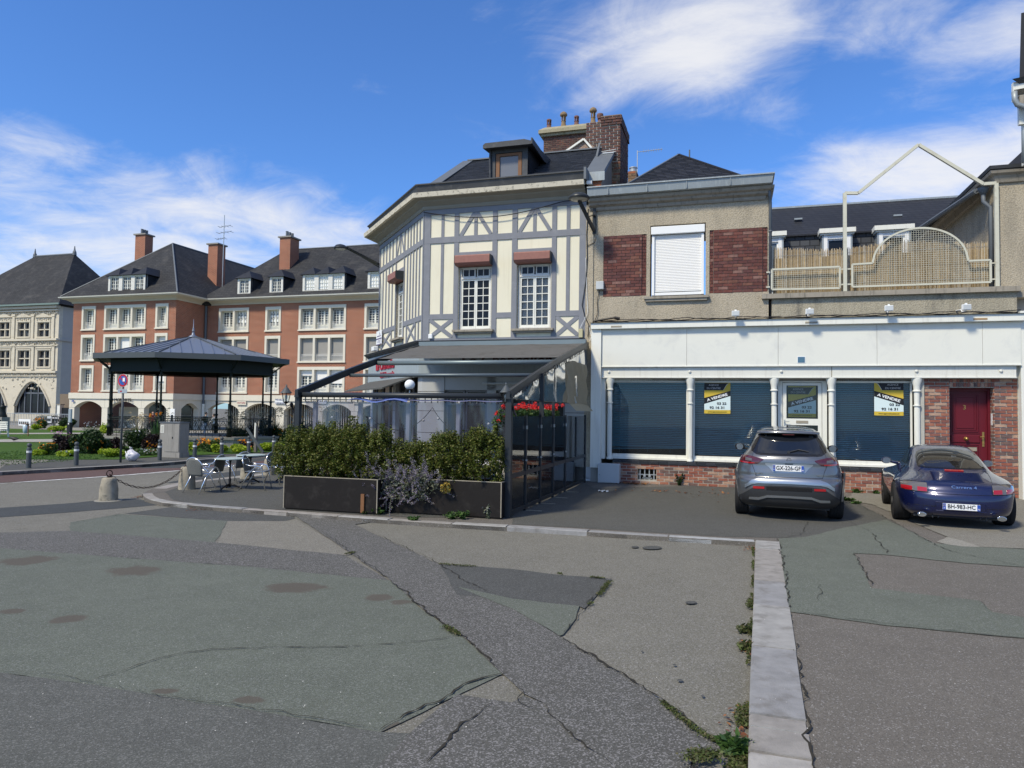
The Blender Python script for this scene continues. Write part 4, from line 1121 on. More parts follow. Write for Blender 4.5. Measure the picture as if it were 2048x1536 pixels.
w=MB();wall_holes(w,-7.95,-3.5,3.50,7.15,FV,FV+.3,[(-6.93,-6.02,3.83,5.82),(-5.30,-4.41,3.83,5.82)]);part('plaster_infill',w,cream_plaster,th)
w=MB()
def chbox(mb,s0,s1,o0,o1,z0,z1):
 return mb.hexa([ch(s0,o1,z0),ch(s0,o0,z0),ch(s1,o0,z0),ch(s1,o1,z0),ch(s0,o1,z1),ch(s0,o0,z1),ch(s1,o0,z1),ch(s1,o1,z1)])
for s0,s1,z0,z1 in((0.0,1.88,3.5,7.15),(2.68,CL,3.5,7.15),(1.88,2.68,3.5,3.83),(1.88,2.68,5.82,7.15)):
 chbox(w,s0,s1,-.3,-.0,z0,z1)
part('plaster_infill',w,cream_plaster,th)
w=MB();w.box(-7.6,-3.5,22.0,24.5,0,7.1);w.prism([(-8.2,18.2,.0),(-3.5,18.2,0),(-3.5,22,0),(-10.6,22,0),(-10.9,21.3,0)],(0,0,7.1));part('core_wall',w,paint('dim_core',(.07,.065,.06),.9),th)
w=MB();w.prism([ch(CL-.02,-.02,0),ch(CL-.02,-.3,0),(-10.4,26,0),(-11.0,26,0)],(0,0,7.2));part('side_wall',w,cream_plaster,th)
TB=.022
def tb(u0,u1,z0,z1,d=TB,name='beam'):
 m=MB();m.box(u0,u1,FV-d+random.uniform(0,.004),FV-.001,z0,z1);return part(name,m,grey_paint,th)
def tbd(p,q,wd=.10,d=.016):
 m=MB();m.beam((p[0],FV-d/2,p[1]),(q[0],FV-d/2,q[1]),wd,d,(0,1,0))
 m.xf(lambda t:t);return part('brace',m,grey_paint,th)
def brace(face,p,q,wd=.10,d=.018):
 """diagonal timber cut square, on the front (face None) or the chamfer"""
 a=Vector((p[0],0,p[1]));b=Vector((q[0],0,q[1]));t=(b-a).normalized();n=Vector((-t.z,0,t.x))*wd/2
 P=[a+n,b+n,b-n,a-n];m=MB()
 if face is None:m.prism([(k.x,FV-d,k.z)for k in P],(0,d-.001,0))
 else:
  lo=[ch(k.x,.001,k.z)for k in P];hi=[ch(k.x,d,k.z)for k in P]
  m.add(lo+hi,[(0,1,2,3),(7,6,5,4),(0,4,5,1),(1,5,6,2),(2,6,7,3),(3,7,4,0)])
 part('brace',m,grey_paint,th)
for a,b,z0,z1 in((-7.95,-7.77,3.6,7.0),(-7.08,-6.95,3.6,7.0),(-6.0,-5.87,3.6,7.0),(-5.46,-5.32,3.6,7.0),(-4.39,-4.27,3.6,7.0),(-3.67,-3.5,3.6,7.0)):tb(a,b,z0,z1,.026,'post')
for a,b in((-7.46,-7.38),(-4.01,-3.92)):tb(a,b,4.27,7.0,.020,'stud')
for z0,z1 in((6.98,7.2),(6.20,6.36),(3.49,3.63)):tb(-7.95,-3.5,z0,z1,.030,'rail')
for a,b in((-7.77,-7.08),(-5.87,-5.46),(-4.27,-3.67)):tb(a,b,4.14,4.28,.024,'rail')
tb(-6.95,-6.0,5.78,5.92,.024,'rail');tb(-5.32,-4.39,5.78,5.92,.024,'rail')
for a,b in((-6.95,-6.0),(-5.32,-4.39)):
 m=(a+b)/2;tb(m-.045,m+.045,6.36,6.93,.018,'stud');brace(None,(a+.05,6.37),(m-.03,6.98));brace(None,(b-.05,6.37),(m+.03,6.98))
for a,b in((-7.77,-7.08),(-4.27,-3.67)):
 brace(None,(a+.02,3.66),(b-.02,4.13),.10,.016);brace(None,(a+.02,4.13),(b-.02,3.66),.10,.021)
def ctb(s0,s1,z0,z1,d=TB,name='stud'):
 m=MB();chbox(m,s0,s1,.001,d+random.uniform(0,.003),z0,z1);part(name,m,grey_paint,th)
for z0,z1 in((6.98,7.2),(6.20,6.36),(3.49,3.63)):ctb(0,CL,z0,z1,.030,'rail')
ctb(0,.09,3.6,7.0,.026,'post');ctb(CL-.10,CL,3.6,7.0,.026,'post');ctb(1.80,1.88,3.6,7.0,.026,'post');ctb(2.68,2.76,3.6,7.0,.026,'post')
for a,b in((.09,1.80),(2.76,CL-.1)):ctb(a,b,4.14,4.28,.024,'rail')
n=6
for k in range(1,n):
 s=.09+(1.80-.09)*k/n;ctb(s-.04,s+.04,4.28,6.98)
 if k in(1,2,5):ctb(s-.04,s+.04,3.63,4.14)
for k in range(1,n-1):
 s=2.76+(CL-.1-2.76)*k/(n-1);ctb(s-.045,s+.045,4.28,6.98)
 if k in(1,):ctb(s-.04,s+.04,3.63,4.14)
brace(1,(.72,3.66),(1.48,4.13),.09,.016);brace(1,(.72,4.13),(1.48,3.66),.09,.021)
brace(1,(3.2,3.66),(4.4,4.13),.09,.016);brace(1,(3.2,4.13),(4.4,3.66),.09,.021)
ctb(1.88,2.68,5.80,5.92,.024,'rail');ctb(2.24,2.32,6.36,6.93,.018);brace(1,(1.92,6.37),(2.25,6.98),.08);brace(1,(2.64,6.37),(2.31,6.98),.08)
def casement(T,w_,z0,z1,mat_pane,root,curtain=False,name='window'):
 """double casement with a fanlight; T(x, depth, z) maps to the wall"""
 def bx(m,x0,x1,d0,d1,a,b):
  return m.hexa([T(x0,d1,a),T(x0,d0,a),T(x1,d0,a),T(x1,d1,a),T(x0,d1,b),T(x0,d0,b),T(x1,d0,b),T(x1,d1,b)][0:8])
 m=MB();f=.05
 zt=z1-.28
 bx(m,0,f,.06,.14,z0,z1);bx(m,w_-f,w_,.06,.14,z0,z1);bx(m,f,w_-f,.06,.14,z1-.04,z1);bx(m,f,w_-f,.05,.14,zt-.035,zt+.02);bx(m,f,w_-f,.05,.15,z0,z0+.06)
 wi=part(name,m,old_white,root)
 half=(w_-2*f)/2
 st=.038
 for k in range(2):
  x0=f+half*k;m=MB()
  a,b=x0+.003,x0+half-.003
  bx(m,a,a+st,.075,.115,z0+.06,zt-.035);bx(m,b-st,b,.075,.115,z0+.06,zt-.035);bx(m,a+st,b-st,.075,.115,z0+.06,z0+.12);bx(m,a+st,b-st,.075,.115,zt-.08,zt-.035)
  sash=part('sash',m,white_paint,wi)
  gx0,gx1,g0,g1=a+st,b-st,z0+.12,zt-.08
  m=MB()
  for i in range(1,6):
   z=g0+(g1-g0)*i/6;bx(m,gx0,gx1,.082,.102,z-.010,z+.010)
  mid=(gx0+gx1)/2;bx(m,mid-.009,mid+.009,.084,.104,g0,g1)
  part('glazing_bar',m,white_paint,wi)
  for i in range(6):
   for j in range(2):
    p0,p1=(gx0+.001,mid-.009)if j==0 else(mid+.009,gx1-.001)
    q0,q1=g0+(g1-g0)*i/6+.010,g0+(g1-g0)*(i+1)/6-.010
    m=MB();t=random.uniform(-.003,.003);m.poly([T(p0,.094,q0),T(p1,.094+t,q0),T(p1,.094+t,q1),T(p0,.094,q1)]);part('pane',m,mat_pane,wi)
  m=MB();a2,b2=x0+.02,x0+half-.02
  bx(m,a2,a2+.03,.08,.115,zt+.02,z1-.04);bx(m,b2-.03,b2,.08,.115,zt+.02,z1-.04);mm=(a2+b2)/2;bx(m,mm-.01,mm+.01,.085,.11,zt+.02,z1-.04);bx(m,a2+.03,b2-.03,.085,.11,zt+.02,zt+.05);bx(m,a2+.03,b2-.03,.085,.11,z1-.06,z1-.04)
  part('fanlight',m,old_white,wi)
  for j in range(2):
   p0,p1=(a2+.03,mm-.01)if j==0 else(mm+.01,b2-.03)
   m=MB();m.poly([T(p0,.098,zt+.05),T(p1,.098,zt+.05),T(p1,.098,z1-.06),T(p0,.098,z1-.06)]);part('pane',m,dark_glass,wi)
 if curtain:
  for k in range(2):
   rows=[]
   for i in range(12):
    z=z0+.10+(zt-z0-.14)*i/11;row=[]
    for j in range(28):
     x=f+half*k+.02+(half-.04)*j/27
     pinch=.25*math.sin(PI*min(1,i/11*1.2))*(1 if k==0 else-1)
     row.append(T(x,.16+.014*math.sin(j*1.7+i*.15)+.004*math.sin(j*4.1),z))
    rows.append(row)
   part('curtain',MB().grid(rows),curtain_mat,wi,smooth=True)
 return wi
curtain_mat=paint('grey_white_curtain',(.42,.42,.41),.9,var=.12,vs=8)
reveal_mat=paint('window_reveal',(.12,.095,.075),.8,var=.3,vs=8)
def box_and_sill(T,w_,z0,ztop,root,wi):
 def bx(m,x0,x1,d0,d1,a,b):
  return m.hexa([T(x0,d1,a),T(x0,d0,a),T(x1,d0,a),T(x1,d1,a),T(x0,d1,b),T(x0,d0,b),T(x1,d0,b),T(x1,d1,b)])
 m=MB()
 pr=[(0,ztop),(-.26,ztop-.0),(-.28,ztop-.03),(-.28,ztop-.20),(-.22,ztop-.26),(0,ztop-.27)]
 n=len(pr);L=[T(-.03,d,z)for d,z in pr];Rr=[T(w_+.03,d,z)for d,z in pr]
 m.add(L+Rr,[(i,(i+1)%n,n+(i+1)%n,n+i)for i in range(n)]);part('shutter_box',m,brown_box_mat,wi)
 for q_ in(-.036,w_+.036):part('box_end',MB().add([T(q_,d*1.02,z)for d,z in pr],[tuple(range(n))]),anthracite,wi)
 m=MB();bx(m,-.12,w_+.10,-.16,.10,z0-.07,z0-.015);bx(m,-.07,w_+.05,-.10,.08,z0-.12,z0-.07);part('sill',m,cement,wi)
 m=MB();bx(m,-.006,0,.0,.25,z0,ztop);bx(m,w_,w_+.006,.0,.25,z0,ztop);part('reveal',m,reveal_mat,wi)
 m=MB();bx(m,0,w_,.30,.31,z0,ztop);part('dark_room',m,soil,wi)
pane_clear=glassy('old_pane',(.93,.95,.95),-.03,.02)
for(a,b,cur)in((-6.93,-6.02,False),(-5.30,-4.41,True)):
 T=(lambda a:(lambda x,d,z:(a+x,FV+d,z)))(a)
 wi=casement(T,b-a,3.83,5.52,pane_clear if cur else dark_glass,th,cur);box_and_sill(T,b-a,3.85,5.79,th,wi)
T=lambda x,d,z:ch(2.68-x,-d,z)
wi=casement(T,.80,3.83,5.52,dark_glass,th,False);box_and_sill(T,.80,3.85,5.79,th,wi)
def run_profile(prof,mat,name,z_off=0,s_end=CL,u_end=-3.5,ret=True):
 """profile (outward, z) mitred round the 48 degree corner"""
 k=math.tan(CA/2)
 A=[ch(s_end,o,z)for o,z in prof]
 Bm=[(C0[0]-0+o*-k,C0[1]-o,z)for o,z in prof]
 E_=[(u_end,C0[1]-o,z)for o,z in prof]
 rows=[A,Bm,E_]
 if ret:
  A0=[(ch(s_end,0,z)[0]+0.6*0-o*.9,ch(s_end,0,z)[1]+5.0,z)for o,z in prof]
  Am=[(ch(s_end,o,z)[0]-o*.45,ch(s_end,o,z)[1],z)for o,z in prof]
  rows=[A0,Am,Bm,E_]
 mb=MB().grid(rows);mb.poly(rows[0]);mb.poly(rows[-1][::-1])
 return part(name,mb,mat,th)
run_profile([(0,7.12),(.05,7.12),(.07,7.17),(.07,7.21),(.20,7.30),(.22,7.33),(.34,7.37)],paint('cornice_soffit',(.26,.245,.20),.85,var=.15,vs=4),'cornice')
run_profile([(.34,7.37),(.40,7.375),(.41,7.50),(.36,7.51),(0,7.52)],paint('flaking_cornice',(.55,.51,.41),.9,var=.12,vs=4,bump=.4,bs=30,dirt=(.10,.095,.08),dirt_amt=.8,ds=11),'cornice_band')
run_profile([(.22,7.50),(.24,7.52),(.30,7.72),(.33,7.73),(.33,7.76),(.22,7.76),(-.1,7.72)],zinc_dark,'gutter')
w=MB();w.box(-3.50,-3.44,FV-.42,FV+.1,7.5,7.80);part('gutter_end',w,lead,th)
EV=17.75;ZE=7.70
RV=21.0;ZR=9.60
ridL,ridR=(-7.98,RV,ZR),(-3.56,RV,ZR)
eL,eR=(-7.95+.1,EV,ZE),(-3.50,EV,ZE)
cE=ch(CL,-.1,ZE)
rf=MB();rf.poly([eL,eR,ridR,ridL]);rf.poly([cE,eL,ridL]);rf.poly([cE,ridL,(-10.6,26,ZE)]);rf.poly([ridL,ridR,(-3.56,25,7.6),(-8,25,7.6)])
roof=part('roof',rf,slate,th)
dorm=lambda c:(-6.34<c.x<-5.24)and c.z<8.95 and c.y<19.9
sl=slates(eL,eR,ridL,ridR,slate,th,30,.23,holes=lambda c:dorm(c))
lay_slates(sl,slate,roof,285)
sl=slates(cE,eL,ridL,ridL,slate,th,26,.23);lay_slates(sl,slate,roof,0)
w=MB();w.beam((eL[0]-.03,eL[1]-.05,eL[2]+.03),(ridL[0],ridL[1],ridL[2]+.03),.34,.025,(0,-.5,.85));part('hip_flashing',w,lead,roof)
w=MB();w.beam((ridL[0],RV,ZR+.03),(ridR[0],RV,ZR+.03),.16,.04);part('ridge_cap',w,lead,roof)
dz0,dz1=7.82,8.88
w=MB();w.box(-6.30,-6.18,18.35,18.5,dz0,dz1);w.box(-5.41,-5.26,18.35,18.5,dz0,dz1);w.box(-6.18,-5.41,18.35,18.5,8.76,dz1)
dm=part('dormer',w,zinc_dark,th)
w=MB();w.box(-6.18,-5.41,18.40,18.46,dz0,8.76);part('dormer_pane',w,NB('dormer_glass').done((.16,.17,.19),.08,0,None),dm)
w=MB();wall_holes(w,-6.16,-5.43,dz0,8.74,18.36,18.41,[(-6.06,-5.53,dz0+.02,8.67)]);part('dormer_frame',w,oak,dm)
w=MB();w.prism([(-5.27,18.36,dz0),(-5.27,18.36,dz1),(-5.27,20.0,8.95)],(.01,0,0));w.prism([(-6.30,18.36,dz0),(-6.30,18.36,dz1),(-6.30,20.0,8.95)],(-.01,0,0));part('dormer_cheek',w,slate_dark,dm)
m=MB()
for k in range(14):
 t=k/14;z=7.9+1.0*t;v0=18.36;v1=18.36+(20.0-18.36)*min(1,t*1.15+.08)
 m.box(-5.262,-5.254,v0,v1,z,z+.008)
part('slate_line',m,slate,dm)
w=MB();w.add([(-6.46,18.1,8.93),(-5.10,18.1,8.93),(-5.10,20.5,9.16),(-6.46,20.5,9.16),(-6.46,18.1,8.84),(-5.10,18.1,8.84),(-5.10,20.5,9.08),(-6.46,20.5,9.08),(-5.30,18.1,8.99),(-5.3,20.5,9.22),(-6.40,18.1,8.98),(-6.4,20.5,9.22)],[(4,5,1,8,10,0),(5,6,2,1),(8,1,2,9),(10,8,9,11),(0,10,11,3),(4,0,3,7),(5,4,7,6)]);part('dormer_roof',w,zinc_dark,dm)
w=MB();w.prism([(-5.10,18.08,8.84),(-5.10,18.08,9.0),(-5.10,19.0,8.99),(-5.10,20.4,9.12),(-5.10,20.4,8.92),(-5.10,19.4,8.80)],(.04,0,0));part('dormer_verge',w,zinc_dark,dm)
w=MB();w.tube([(-6.32,18.33,8.85),(-6.32,18.30,8.6),(-6.30,18.32,7.8)],.03,8);part('dormer_pipe',w,zinc_dark,dm)
w=MB();w.prism([(-3.46,17.72,7.0),(-3.46,17.72,7.68),(-3.46,17.85,7.78),(-3.46,19.3,8.76),(-3.46,21.0,9.62),(-3.46,21.0,7.0)],(.34,0,0));part('party_wall',w,mortar_dark,th)
w=MB();w.prism([(-3.53,17.66,7.70),(-3.53,17.66,7.80),(-3.53,17.80,7.90),(-3.53,19.3,8.87),(-3.53,19.3,8.77),(-3.53,17.9,7.85)],(.48,0,0));part('parapet_flashing',w,lead,th)
w=MB();w.box(-3.54,-3.04,17.64,17.67,7.55,7.78);part('parapet_flashing',w,zinc,th)
w=MB();w.prism([(-3.50,18.9,8.5),(-3.50,18.9,8.65),(-3.50,19.3,9.15),(-3.50,19.3,8.8)],(.05,0,0));part('parapet_flashing',w,lead,th)
B2=Bricks()
B2.field(-3.46,-3.12,7.04,7.66,17.72,mesh=bm_tan,pri=2,length=.22)
cx0,cx1,cy0,cy1=-3.42,-2.90,19.3,20.8
w=MB();w.box(cx0+.01,cx1-.01,cy0+.01,cy1,7.0,9.84)
stk=part('chimney',w,mortar,th,label='tall brick stack above the party wall, tan at its foot and dark red above')
B2.field(cx0,cx1,7.2,8.60,cy0,mesh=bm_tan,pri=2,length=.22,joint=.014)
B2.field(cx0,cx1,8.60,9.60,cy0,mesh=bm_old,pri=3,length=.22,joint=.022,course=.076)
B2.field(cx0-.03,cx1+.03,9.60,9.87,cy0-.03,mesh=bm_old,pri=3,length=.22,joint=.022,course=.076)
B2.field(cy0,cy1,7.2,9.60,cx1,'v',mesh=bm_old,pri=1,length=.23,out=1,joint=.016)
B2.field(cy0-.03,cy1+.03,9.60,9.87,cx1+.03,'v',mesh=bm_old,pri=1,length=.23,out=1,joint=.016)
B2.build(th,290)
w=MB();w.box(cx0-.02,cx1+.02,cy0-.02,cy1+.02,9.78,9.885);part('chimney_top',w,mortar_dark,stk)
w=MB()
for q in(8.80,8.86):w.tube([(-3.40,19.22,q),(-3.0,19.22,q+.03)],.012,6)
w.box(-3.35,-3.05,19.1,19.28,8.76,8.79);part('roof_step',w,galv,th)
lg=paint('cafe_light_grey',(.42,.43,.43),.65,var=.06,dirt=(.28,.27,.26),dirt_amt=.3)
bluegrey=paint('cafe_fascia_grey',(.30,.35,.37),.5,var=.05,dirt=(.16,.17,.17),dirt_amt=.4,ds=4,streak=True)
run_profile([(0,3.42),(.10,3.42),(.12,3.45),(.16,3.46),(.17,3.49),(.21,3.50),(.24,3.55),(0,3.57)],zinc_dark,'shop_cornice',s_end=5.75,u_end=-3.50,ret=False)
run_profile([(0,2.60),(.11,2.60),(.11,3.42),(0,3.42)],bluegrey,'shop_fascia',s_end=5.6,u_end=-3.50,ret=False)
w=MB();w.box(-3.52,-3.44,FV-.14,FV+.1,2.63,3.43);part('fascia_end',w,zinc,th)
w=MB();w.box(-7.95,-7.30,FV,FV+.3,0,2.6);w.box(-6.1,-5.85,FV+.02,FV+.3,0,2.6);w.box(-7.30,-3.5,FV+.02,FV+.3,2.25,2.6);w.box(-4.0,-3.31,FV,FV+.3,0,2.62)
chbox(w,0,.35,-.3,0,0,2.6);chbox(w,2.55,2.85,-.3,0,0,2.6);chbox(w,5.3,5.6,-.3,0,0,2.6)
part('pier',w,lg,th,kind='stuff')
w=MB()
for z in(.55,1.1,1.68,2.2):w.box(-7.95,-7.30,FV-.002,FV+.003,z,z+.012);w.box(-4.0,-3.31,FV-.002,FV+.003,z,z+.012)
for s0,s1 in((0,.35),(2.55,2.85),(5.3,5.6)):
 for z in(.55,1.1,1.68,2.2):chbox(w,s0,s1,-.001,.003,z,z+.012)
part('pier_groove',w,soil,th)
fr=paint('cafe_frame',(.16,.165,.18),.5,var=.08)
for(a,b)in((-7.28,-6.75),(-6.72,-6.12),(-5.83,-4.95),(-4.92,-4.02)):
 m=MB();wall_holes(m,a,b,.1,2.25,FV+.1,FV+.16,[(a+.05,b-.05,.45,1.85),(a+.05,b-.05,1.92,2.20)]);cw=part('cafe_window',m,fr,th)
 for z0,z1 in((.45,1.85),(1.92,2.2)):part('pane',MB().box(a+.05,b-.05,FV+.125,FV+.13,z0,z1),dark_glass,cw)
for s0,s1 in((.37,1.1),(1.12,1.82),(1.84,2.53),(2.87,3.6),(3.62,4.4),(4.42,5.28)):
 m=MB();chbox(m,s0,s0+.05,-.16,-.1,.1,2.6);chbox(m,s1-.05,s1,-.16,-.1,.1,2.6);chbox(m,s0+.05,s1-.05,-.16,-.1,.1,.45);chbox(m,s0+.05,s1-.05,-.16,-.1,1.85,1.92)
 cw=part('cafe_window',m,fr,th)
 m=MB();chbox(m,s0+.05,s1-.05,-.135,-.13,.45,2.6);part('pane',m,dark_glass,cw)
w=MB();chbox(w,5.3,5.31,-3,0,0,3.4);part('side_wall',w,lg,th)
w=MB();w.add([ch(.5,.12,2.62),ch(5.3,.12,2.62),ch(5.3,.95,2.30),ch(.5,.95,2.30),ch(.5,.12,2.58),ch(5.3,.12,2.58),ch(5.3,.95,2.26),ch(.5,.95,2.26)],[(0,1,2,3),(7,6,5,4),(0,3,7,4),(3,2,6,7),(2,1,5,6)])
part('small_awning',w,paint('dark_canvas',(.085,.085,.078),.85,var=.15,vs=6),th)
red_letter=paint('red_letters',(.36,.02,.04),.45,var=.1)
dark_red=paint('dark_red_letters',(.05,.008,.008),.5)
rotc=(PI/2,0,-(PI/2-(PI/2-0)))
ang=math.atan2(-CD[1],-CD[0])
def ctext(body,s,z,size,xs=1.0):
 p=ch(s,.125,z)
 ob=text_part('sign_letters',body,size,red_letter,th,(p[0],p[1],p[2]),rot=(PI/2,0,ang),depth=.018,xs=xs,bold=.004)
 return ob
ctext('Le Chancelier',3.35,3.08,.40,1.0);ctext('Café Brasserie',3.15,2.78,.24,1.15)
text_part('sign_letters','Le Chancelier',.30,dark_red,th,(-5.55,FV-.125,3.02),depth=.015,xs=1.45,bold=.006)
w=MB();w.cyl((-6.2,FV-.06,2.42),(-4.4,FV-.06,2.42),.03,n=10);part('tube_light',w,light_grey_box,th)
nb=thing('notice_board','white and purple estate notice hung flat on the far corner of the timber house','sign',ch(4.4,.05,3.8))
m=MB();chbox(m,4.05,4.72,.06,.08,3.80,4.26);part('board',m,white_plastic,nb)
pur=paint('notice_purple',(.10,.07,.16),.6)
m=MB();chbox(m,4.05,4.72,.081,.083,3.98,4.02);chbox(m,4.05,4.72,.081,.083,3.80,3.83);chbox(m,4.15,4.6,.081,.083,4.07,4.10)
for k,(s0,s1)in enumerate(((4.15,4.55),(4.2,4.62),(4.12,4.5))):chbox(m,s0,s1,.081,.083,3.87+k*.035,3.882+k*.035)
chbox(m,4.3,4.33,.081,.083,4.14,4.22);chbox(m,4.2,4.3,.081,.083,4.13,4.15);part('print',m,pur,nb)
m=MB();chbox(m,4.35,4.65,.10,.26,3.60,3.75);ob=part('rain_head',m,white_plastic,th);bevel(ob,.02)
m=MB();m.box(-7.75,-7.64,FV-.10,FV-.01,3.62,3.74);ob=part('white_box',m,white_plastic,th);bevel(ob,.01)
m=MB();pth=[]
for i in range(30):
 t=i/29;u=-7.95+(4.05)*t;z=7.05-.42*math.sin(PI*min(1,t*1.05))*.62+.02*t;pth.append((u,FV-.10,z))
m.tube(pth,.012,6)
solo('overhead_cable',m,black_metal,'black cable sagging across the front of the half timbered house','cable',(-7.95,FV,6.8))
t=thing('street_lamp','flat domed street lamp reaching out from the far corner of the timber house','street lamp',ch(4.72,.0,6.4),'street lamps on wall brackets')
lu,lv,lz=-11.72,19.2,6.78
d_=None
P1=ch(4.74,.02,6.45)
LP=on_plane(681,497,19.9);lu,lv,lz=LP[0],19.9,LP[1]
m=MB();m.beam((P1[0],P1[1],P1[2]+.05),(lu+.2,lv,lz+.02),.05,.07);m.beam((P1[0],P1[1],P1[2]-.04),(lu+.3,lv,lz-.02),.03,.03);part('arm',m,anthracite,t)
m=MB();m.lathe([(.20,0),(.22,.02),(.215,.05),(.15,.12),(.06,.15),(.001,.155)],(lu,lv,lz-.02),24);smooth_by_angle(part('lamp_head',m,anthracite,t),30)
m=MB();m.lathe([(.001,-.02),(.12,-.015),(.17,.004)],(lu,lv,lz-.02),20);part('lamp_glass',m,light_grey_box,t)
V0=27.0
cs=thing('chimney_stack','wide brick chimney stack with a mossy cap and five clay pots behind the roof','chimney',(-7.1,V0,9.0))
part('core',MB().box(-7.09,-4.3,V0+.01,V0+.9,8.5,12.8),mortar_dark,cs)
Bk=Bricks()
Bk.field(-7.1,-5.0,10.9,12.55,V0,mesh=bm_old,length=.21,course=.075,joint=.02,pri=1)
Bk.field(-5.35,-4.3,10.9,12.85,V0-.25,mesh=bm_old,length=.28,course=.11,joint=.028,pri=2)
Bk.build(cs,280)
part('side_core',MB().box(-5.34,-4.3,V0-.24,V0,8.5,12.85),mortar,cs)
w=MB();w.box(-7.18,-5.34,V0-.10,V0+1.0,12.55,12.65);w.box(-7.26,-5.34,V0-.2,V0+1.05,12.65,12.78);w.add([(-7.26,V0-.2,12.78),(-4.9,V0-.2,12.78),(-4.9,V0+1.05,12.78),(-7.26,V0+1.05,12.78),(-7.1,V0+.1,12.98),(-4.9,V0+.1,12.98),(-4.9,V0+.8,12.98),(-7.1,V0+.8,12.98)],[(0,1,5,4),(1,2,6,5),(2,3,7,6),(3,0,4,7),(4,5,6,7)])
part('cap',w,lichen_cement,cs)
clay=paint('clay_pot',(.17,.09,.075),.8,var=.25,vs=9);buff=paint('buff_pot',(.24,.17,.10),.85,var=.3,vs=9,dirt=(.08,.07,.05),dirt_amt=.6,ds=8)
for x,y,hgt,m,hood in((1098,256,.46,clay,0),(1127,255,.62,buff,1),(1153,254,.48,clay,0),(1186,253,.66,buff,1),(1200,256,.42,clay,2)):
 u,z=on_plane(x,y,V0+.3);z=12.95
 k=hgt/.5
 pm=MB();pm.lathe([(.12,0),(.13,.02),(.09,.16*k),(.085,.22*k),(.10,.23*k)],(u,V0+.3,z),14)
 if hood==2:pm.lathe([(.10,.23),(.13,.36),(.12,.42)],(u,V0+.3,z),14)
 else:
  for q in range(5):
   t=2*PI*q/5;pm.box(u+.075*math.cos(t)-.017,u+.075*math.cos(t)+.017,V0+.3+.075*math.sin(t)-.017,V0+.3+.075*math.sin(t)+.017,z+.22*k,z+.40*k)
  pm.lathe([(.10,.39*k),(.10,.44*k),(.085,.46*k)]if not hood else[(.10,.39*k),(.14,.41*k),(.15,.44*k),(.12,.50*k),(.05,.54*k),(.001,.55*k)],(u,V0+.3,z),14)
 part('chimney_pot',pm,m,cs)
w=MB();gp=[on_plane(x,y,V0-1.0)for x,y in((1120,312),(1168,279),(1186,300))]
hs=thing('gable_house','little brick gable with white barge boards peeping over the roof ridge','house',(gp[0][0],V0-1,9))
w=MB();w.prism([(gp[0][0],V0-.98,gp[0][1]),(gp[1][0],V0-.98,gp[1][1]),(gp[2][0]+.8,V0-.98,gp[1][1]-.9),(gp[2][0]+.8,V0-.98,8.5),(gp[0][0],V0-.98,8.5)],(0,.2,0));part('wall',w,brickwork('gable_brick',(.30,.12,.07),(.22,.09,.06),(.35,.28,.22),.12,.06,.02),hs)
w=MB();w.beam((gp[0][0],V0-1.02,gp[0][1]),(gp[1][0],V0-1.02,gp[1][1]),.07,.12,(0,-1,0));w.beam((gp[1][0],V0-1.02,gp[1][1]),(gp[2][0],V0-1.02,gp[2][1]),.07,.12,(0,-1,0));part('barge_board',w,white_paint,hs)
w=MB();w.box(-3.06,-2.80,22.0,22.9,7,9.2)
ss=thing('chimney_stack','small brick stack with one round pot, half hidden right of the tall stack','chimney',(-3.0,22,7));part('core',w,mortar_dark,ss)
Bk=Bricks();Bk.field(-3.06,-2.80,8.2,9.2,22.0,mesh=bm_tan,pri=2);Bk.field(22.0,22.9,8.2,9.2,-2.80,'v',mesh=bm_old,out=1,pri=1);Bk.build(ss)
w=MB();w.lathe([(.11,0),(.11,.2),(.13,.21),(.13,.24),(.11,.25)],(-2.95,22.4,9.2),16);part('chimney_pot',w,galv,ss)
w=MB();w.tube([(-2.75,23,10.15),(-2.1,23,10.17)],.012,5)
for k in range(8):w.tube([(-2.7+k*.08,23,10.10),(-2.7+k*.08,23,10.22)],.006,4)
w.tube([(-2.9,23,9),(-2.9,23,10.2)],.015,5);w.tube([(-2.9,23,10.15),(-2.7,23,10.15)],.012,5)
solo('tv_aerial',w,galv,'thin television aerial sticking out right of the tall brick stack','aerial',(-2.9,23,9))
VB=28.0
_k=VB/26.0
def bp(x,y,v=VB):return on_plane(x,y,v)
bb=thing('mansard_house','long low house behind the terrace with a dark slate roof and white dormer windows','house',(1.3,VB,0))
z_ridge=9.3;zb=bp(1640,468)[1];
w=MB();w.box(.5,9.5,VB,VB+.2,3.0,zb+.02);part('wall',w,mansard_slate,bb)
zr1=bp(1700,408,VB+2.2)[1]
w=MB();w.add([(.3,VB-.12,zb),(9.6,VB-.12,zb-.02),(9.6,VB+2.2,zr1),(.3,VB+2.2,zr1),(.3,VB-.12,zb-.05),(9.6,VB-.12,zb-.07)],[(0,1,2,3),(4,5,1,0)]);part('roof',w,far_slate_dark,bb)
w=MB();w.box(.3,9.6,VB+2.15,VB+2.3,zr1-.02,zr1+.05);part('ridge_cap',w,zinc,bb)
for x,y in((1595,440),(1793,433)):
 u,z=bp(x,y,VB+1);w=MB();w.box(u-.12,u+.16,VB+.85,VB+1.0,z-.02,z+.04);part('roof_vent',w,zinc,bb)
